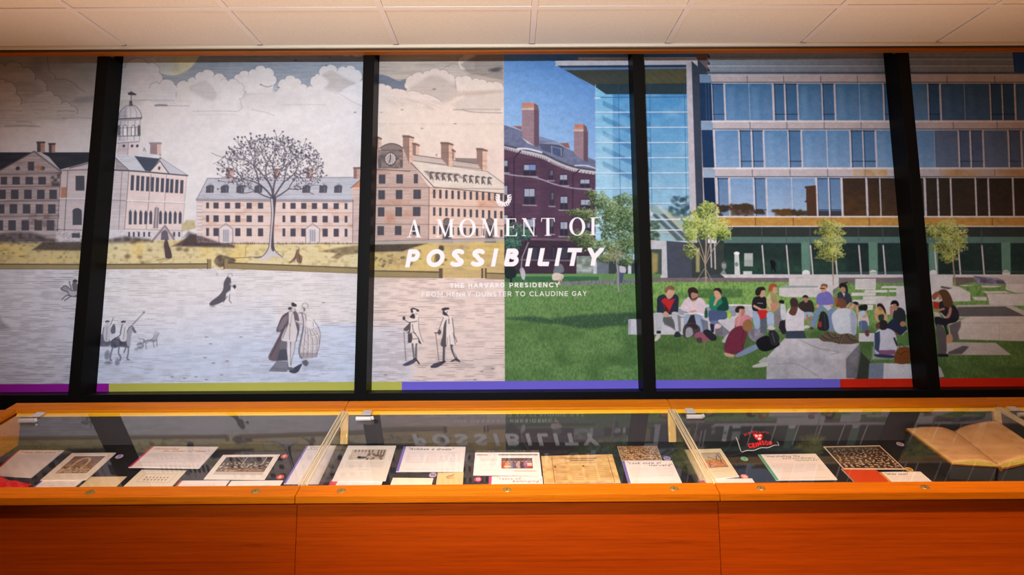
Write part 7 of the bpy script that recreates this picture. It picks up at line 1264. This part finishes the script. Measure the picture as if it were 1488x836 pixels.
sheet('label_card', 'white label card with ochre left edge next to the orange booklet', 'label card', down((1277.5, 687.6), (1337.2, 687.0), .11), .003, .0006, label_card((222, 150, 40), (('"Wide open"', 8, 56),), (130, 120, 116), 5, 8, 8.0), 'label cards in the cases')
# --- number badges
def badge(px, py, col, num, where, ink_=(250, 240, 240)):
    p = deck_at(px, py); R_ = .0125; v, f = [], []; A_ = Vector((1, 0, 0))
    for h in (.0004, .0022):
        for q in range(20): a = 2 * math.pi * q / 20; v.append(tuple((A_ * math.cos(a) + ALONG * math.sin(a)) * R_ + UP * h))
    c = Canvas(64, 64, lambda q: q * .64, col); c.ell(50, 50, 49, 49, col); W_ = twidth(num, 50, .2, 6); text(c, num, 50 - W_ / 2, 75, 50, .2, ink_, 1, 0, None, .12)
    f = [tuple(range(19, -1, -1)), tuple(range(20, 40))] + [(q, (q + 1) % 20, 20 + (q + 1) % 20, 20 + q) for q in range(20)]
    me = bpy.data.meshes.new('number_badge'); me.from_pydata(v, [], f); me.update(); me.materials.append(printed('badge_print', c.image('badge_picture'), .4, .4)); ul = me.uv_layers.new(name='UVMap')
    for lp in me.loops: q = Vector(me.vertices[lp.vertex_index].co); ul.data[lp.index].uv = (.5 + .49 * q.x / R_, .5 + .49 * q.dot(ALONG) / R_)
    o = link('number_badge', me); o.location = p; tag(o, where, 'badge', 'round number badges in the cases')
badge(173.5, 664.2, (196, 176, 226), '3', 'round lilac number badge right of the matted sepia photograph', (60, 50, 70)); badge(413.2, 664, (226, 84, 66), '5', 'round red number badge right of the crowd photograph'); badge(407.5, 694.0, (226, 84, 66), '6', 'round red number badge beside the lower right corner of the crowd photograph')
badge(629, 691.1, (196, 176, 226), '10', 'round lilac number badge under the wide violet-edged label', (60, 50, 70)); badge(694.6, 697.6, (220, 50, 110), '12', 'round pink number badge under the colour leaflet'); badge(969.2, 667, (176, 166, 222), '14', 'round lilac number badge right of the dense sepia photograph', (70, 60, 90))
badge(1081.7, 667.6, (120, 196, 156), '7', 'round green number badge below the face mask', (50, 96, 70)); badge(1081.7, 693.5, (232, 120, 96), '16', 'round salmon number badge right of the matted print'); badge(1308.1, 646.2, (196, 176, 206), '17', 'round lilac number badge behind the photograph, left of the book', (60, 50, 70)); badge(1320.9, 683.2, (232, 186, 96), '18', 'round yellow number badge at the corner of the seated-rows photograph', (120, 70, 40))

# --- black face mask with red lettering
def face_mask():
    B0, B1 = deck_at(1077.5, 660.5), deck_at(1132, 650); T0, T1 = deck_at(1068, 651), deck_at(1121, 647.5); nu, nv = 18, 12; cen = (B0 + B1 + T0 + T1) / 4
    T = thing('face_mask', 'black cloth face mask with red lettering, a red shield and white piping', 'face mask', tuple(cen))
    c = Canvas(360, 216, lambda p: p * 3.6, (30, 28, 30)); c.rect(0, 0, 100, 60, (24, 22, 25)); red = (226, 24, 34)
    text(c, 'HARVARD', 20, 11.5, 8.5, .24, red, 1, 0, 66); text(c, 'CRIMSON', 18, 54, 12, .26, red, 1, 0, 64)
    c.poly(smooth([(41, 15), (63, 15), (63, 27), (58, 36), (52, 41), (46, 36), (41, 27)], 4, True), red); c.rect(41, 14, 63, 20, red)
    for x, y in ((44, 18), (54, 18), (48.5, 29)): c.rect(x, y, x + 7, y + 7.5, (244, 226, 226)); c.line([(x + 3.5, y + 1), (x + 3.5, y + 6.5)], .7, (206, 150, 150))
    m_ = printed('mask_cloth', c.image('mask_picture'), .85, .2); m_.node_tree.nodes['Principled BSDF'].inputs['Sheen Weight'].default_value = .2; v, uvs = [], []
    def surf(u, t):
        p = (T0 * (1 - u) + T1 * u) * (1 - t) + (B0 * (1 - u) + B1 * u) * t; b = math.sin(math.pi * min(1, max(0, u))) ** .7
        h = .0085 + .016 * b * (.35 + .65 * math.sin(math.pi * (t * .85 + .1))) + .045 * (1 - t) * (.78 + .22 * b) + .0025 * math.sin(u * 17 + t * 6)
        return p + UP * h - ALONG * .010 * b * t
    for j in range(nv + 1):
        for i in range(nu + 1): v.append(surf(i / nu, j / nv)); uvs.append((i / nu, 1 - j / nv))
    n_ = len(v); v += [q - UP * .0025 for q in v]; f = []
    W = nu + 1
    for j in range(nv):
        for i in range(nu): a = j * W + i; f += [(a, a + W, a + W + 1, a + 1), (n_ + a, n_ + a + 1, n_ + a + W + 1, n_ + a + W)]
    rim = [i for i in range(W)] + [j * W + nu for j in range(1, nv + 1)] + [nv * W + i for i in range(nu - 1, -1, -1)] + [j * W for j in range(nv - 1, 0, -1)]
    for k in range(len(rim)): a, b = rim[k], rim[(k + 1) % len(rim)]; f.append((a, b, n_ + b, n_ + a))
    o = meshobj('cloth', v, f, m_, T, smooth_=True); ul = o.data.uv_layers.new(name='UVMap')
    for lp in o.data.loops: ul.data[lp.index].uv = uvs[lp.vertex_index % n_]
    pip = mat('white_piping', (.72, .68, .68), .6); pts = [v[k] + UP * .0008 for k in rim] ; pts.append(pts[0]); a, b = tube(pts[W - 1:2 * W + nv + 20] , .0011, 6); 
    side = [v[j * W] for j in range(nv + 1)]; low = [v[nv * W + i] for i in range(W)]; rgt = [v[j * W + nu] for j in range(nv + 1)]
    for nm, path in (('piping', side), ('piping', low), ('piping', rgt)): a, b = tube(path, .0012, 6); meshobj(nm, a, b, pip, T)
    el = mat('black_elastic', (.012, .012, .013), .8); q = [v[0], deck_at(1056, 653, .016), deck_at(1051, 657, .006), deck_at(1060, 663, .006), v[nv * W]]; a, b = tube([Vector(p) for p in smooth([tuple(x) for x in q], 6)], .002, 6); meshobj('ear_loop', a, b, el, T)
    q = [v[nu], deck_at(1137, 648.5, .012), deck_at(1145, 649.8, .008), deck_at(1142, 652, .008), v[nv * W + nu]]; a, b = tube([Vector(p) for p in smooth([tuple(x) for x in q], 6)], .002, 6); meshobj('ear_loop', a, b, el, T)
face_mask()

# --- crumpled red cloth in the left corner
def red_cloth():
    A0 = deck_at(-24, 694); A1 = deck_at(46, 704.5); D = Vector((0, -1, 0)) * CS - Vector((0, 0, 1)) * SN; nu, nv = 26, 14; v, f = [], []; cen = (A0 + A1) / 2; r = np.random.RandomState(4); nz = vnoise(nv + 1, nu + 1, 3.2, 3.0, 4)
    for j in range(nv + 1):
        for i in range(nu + 1):
            u, t = i / nu, j / nv; p = A0 * (1 - u) + A1 * u + D * (.10 * t) ; e = min(u * 5, 1, (1 - u) * 2.2, t * 5 + .05, (1 - t) * 5); v.append(p + UP * (.0025 + e * (.020 + .034 * nz[j, i]) * (1 - .65 * u)) - cen)
    n_ = len(v); v += [q - UP * .002 for q in v]; W = nu + 1
    for j in range(nv):
        for i in range(nu): a = j * W + i; f += [(a, a + W, a + W + 1, a + 1), (n_ + a, n_ + a + 1, n_ + a + W + 1, n_ + a + W)]
    rim = [i for i in range(W)] + [j * W + nu for j in range(1, nv + 1)] + [nv * W + i for i in range(nu - 1, -1, -1)] + [j * W for j in range(nv - 1, 0, -1)]
    for k in range(len(rim)): a, b = rim[k], rim[(k + 1) % len(rim)]; f.append((a, b, n_ + b, n_ + a))
    o = meshobj('red_cloth', v, f, noisy('red_cotton', (.70, .008, .010), (.80, .012, .014), 200, .8, .2, .0005), None, smooth_=True); o.location = cen; tag(o, 'crumpled bright red cloth in the front left corner of the left case', 'cloth')
red_cloth()

# --- open book on its black cradle
def open_book():
    H0 = .062
    LB, LF = deck_at(1317.5, 622.6, H0), deck_at(1383.5, 672.5, H0); GBk, GF = deck_at(1386.3, 626.4, H0 - .010), deck_at(1451.4, 677, H0 - .004); RB = deck_at(1447.3, 610.7, .098); RF = RB + (GF - GBk) * 1.02
    cen = (LB + RF) / 2 * 1.0; cen = Vector((GBk + GF) / 2) - UP * H0
    T = thing('open_book', 'old open book with yellowed blank-looking pages and gilt edges on a charcoal cradle', 'book', tuple(cen + UP * .03))
    paper = noisy('aged_book_paper', (.56, .35, .19), (.66, .43, .25), 60, .85, .15, .0004); gilt = noisy('gilt_page_edge', (.52, .36, .06), (.62, .46, .10), 200, .45, .1, .0003, .5); cover = noisy('brown_leather_cover', (.16, .045, .008), (.30, .09, .012), 120, .45, .2, .0004)
    # a text block: lines of print on the paper
    def page(name, A, B, C_, D_, bow, th, uvx):            # A,B back edge (outer, gutter); D,C front edge
        nu, nv = 22, 16; v, f = [], []; W = nu + 1; r = np.random.RandomState(2)
        for j in range(nv + 1):
            for i in range(nu + 1):
                u, t = i / nu, j / nv; p = (A * (1 - u) + B * u) * (1 - t) + (D_ * (1 - u) + C_ * u) * t; v.append(p + UP * (bow(u) + .0012 * math.sin(u * 9 + t * 5) * math.sin(math.pi * u)))
        n_ = len(v)
        for j in range(nv + 1):
            for i in range(nu + 1): u, t = i / nu, j / nv; p = (A * (1 - u) + B * u) * (1 - t) + (D_ * (1 - u) + C_ * u) * t; v.append(p - UP * th * (1 - .2 * u))
        for j in range(nv):
            for i in range(nu): a = j * W + i; f += [(a, a + W, a + W + 1, a + 1), (n_ + a, n_ + a + 1, n_ + a + W + 1, n_ + a + W)]
        rim = [i for i in range(W)] + [j * W + nu for j in range(1, nv + 1)] + [nv * W + i for i in range(nu - 1, -1, -1)] + [j * W for j in range(nv - 1, 0, -1)]
        k0 = len(f)
        for k in range(len(rim)): a, b = rim[k], rim[(k + 1) % len(rim)]; f.append((a, b, n_ + b, n_ + a))
        o = meshobj(name, v, f, [paper_print, gilt], T, smooth_=False); ul = o.data.uv_layers.new(name='UVMap')
        for p in o.data.polygons:
            p.material_index = 1 if p.index >= k0 else 0; p.use_smooth = p.index < k0
            for li in p.loop_indices: q = o.data.loops[li].vertex_index % n_; ul.data[li].uv = ((q % W) / nu, 1 - (q // W) / nv)
        return o
    c = Canvas(400, 520, lambda p: p * 4.0, (212, 170, 126)); n = vnoise(520, 400, 60, 50, 5); c.tex([(0, 0), (100, 0), (100, 130), (0, 130)], (186, 140, 96), np.clip(n - .4, 0, 1)); greek(c, 10, 9, 92, 120, 44, (160, 116, 80), .55, 6, .8, (12, 27))
    paper_print = printed('aged_book_page', c.image('book_page_picture'), .85, .15)
    page('left_page', LB, GBk, GF, LF, lambda u: .016 * math.sin(math.pi * min(1, u * 1.02)) * (.4 + .9 * u) , .0045, 0)
    page('right_page', RB, GBk + Vector((.0008, 0, 0)), GF + Vector((.0008, 0, 0)), RF, lambda u: .012 * math.sin(math.pi * u) * (.25 + u), .014, 1)
    e1 = (LF - LB).normalized() * .004; e2 = (GBk - LB).normalized() * .004
    def slab(name, q, th, m_, P_): return hexa(name, [p - UP * th for p in q], q, m_, P_, bevel=.0008)
    dn = lambda p, h: p - UP * h
    slab('cover', [dn(LB - e1 - e2, .0052), dn(LF + e1 * .2 - e2, .0052), dn(GF + e1 * .2, .0042), dn(GBk - e1, .0042)], .0035, cover, T)
    e3 = (RB - GBk).normalized() * .004
    slab('cover', [dn(GBk - e1, .0118), dn(GF + e1, .0118), dn(RF + e1 + e3, .0146), dn(RB - e1 + e3, .0146)], .0035, cover, T)
    v, f = tube([dn(GF + e1 * .5, .004), dn(GF + e1 * 2, .010), dn(GF + e1 * 1.5, .016)], .006, 10); meshobj('spine', v, f, cover, T, smooth_=True)
    # cradle wedges
    def foot(p, h0=.0008):
        n_ = np.array([0, -SN, CS]); k = (OFF_D + h0) - float(np.array([p.x, p.y, p.z - EYE]) @ n_); return p + UP * k
    q = [dn(LB - e2 * .5, .0118), dn(LF - e2 * .5, .0118), dn(GF - e2 * 1.6, .0108), dn(GBk - e2 * 1.6, .0108)]; tag(hexa('book_cradle', [foot(p) for p in q], q, M['black_board'], None, bevel=.0008), 'charcoal block under the left half of the open book', 'book stand', 'charcoal blocks under the open book')
    q = [dn(GBk + e3 * .8, .0225), dn(GF + e3 * .8, .0225), dn(RF + e3 * .3, .0245), dn(RB + e3 * .3, .0245)]; tag(hexa('book_cradle', [foot(p) for p in q], q, M['black_board'], None, bevel=.0008), 'charcoal block under the right half of the open book', 'book stand', 'charcoal blocks under the open book')
open_book()
for o in S.objects:
    if 'base' in o: del o['base']
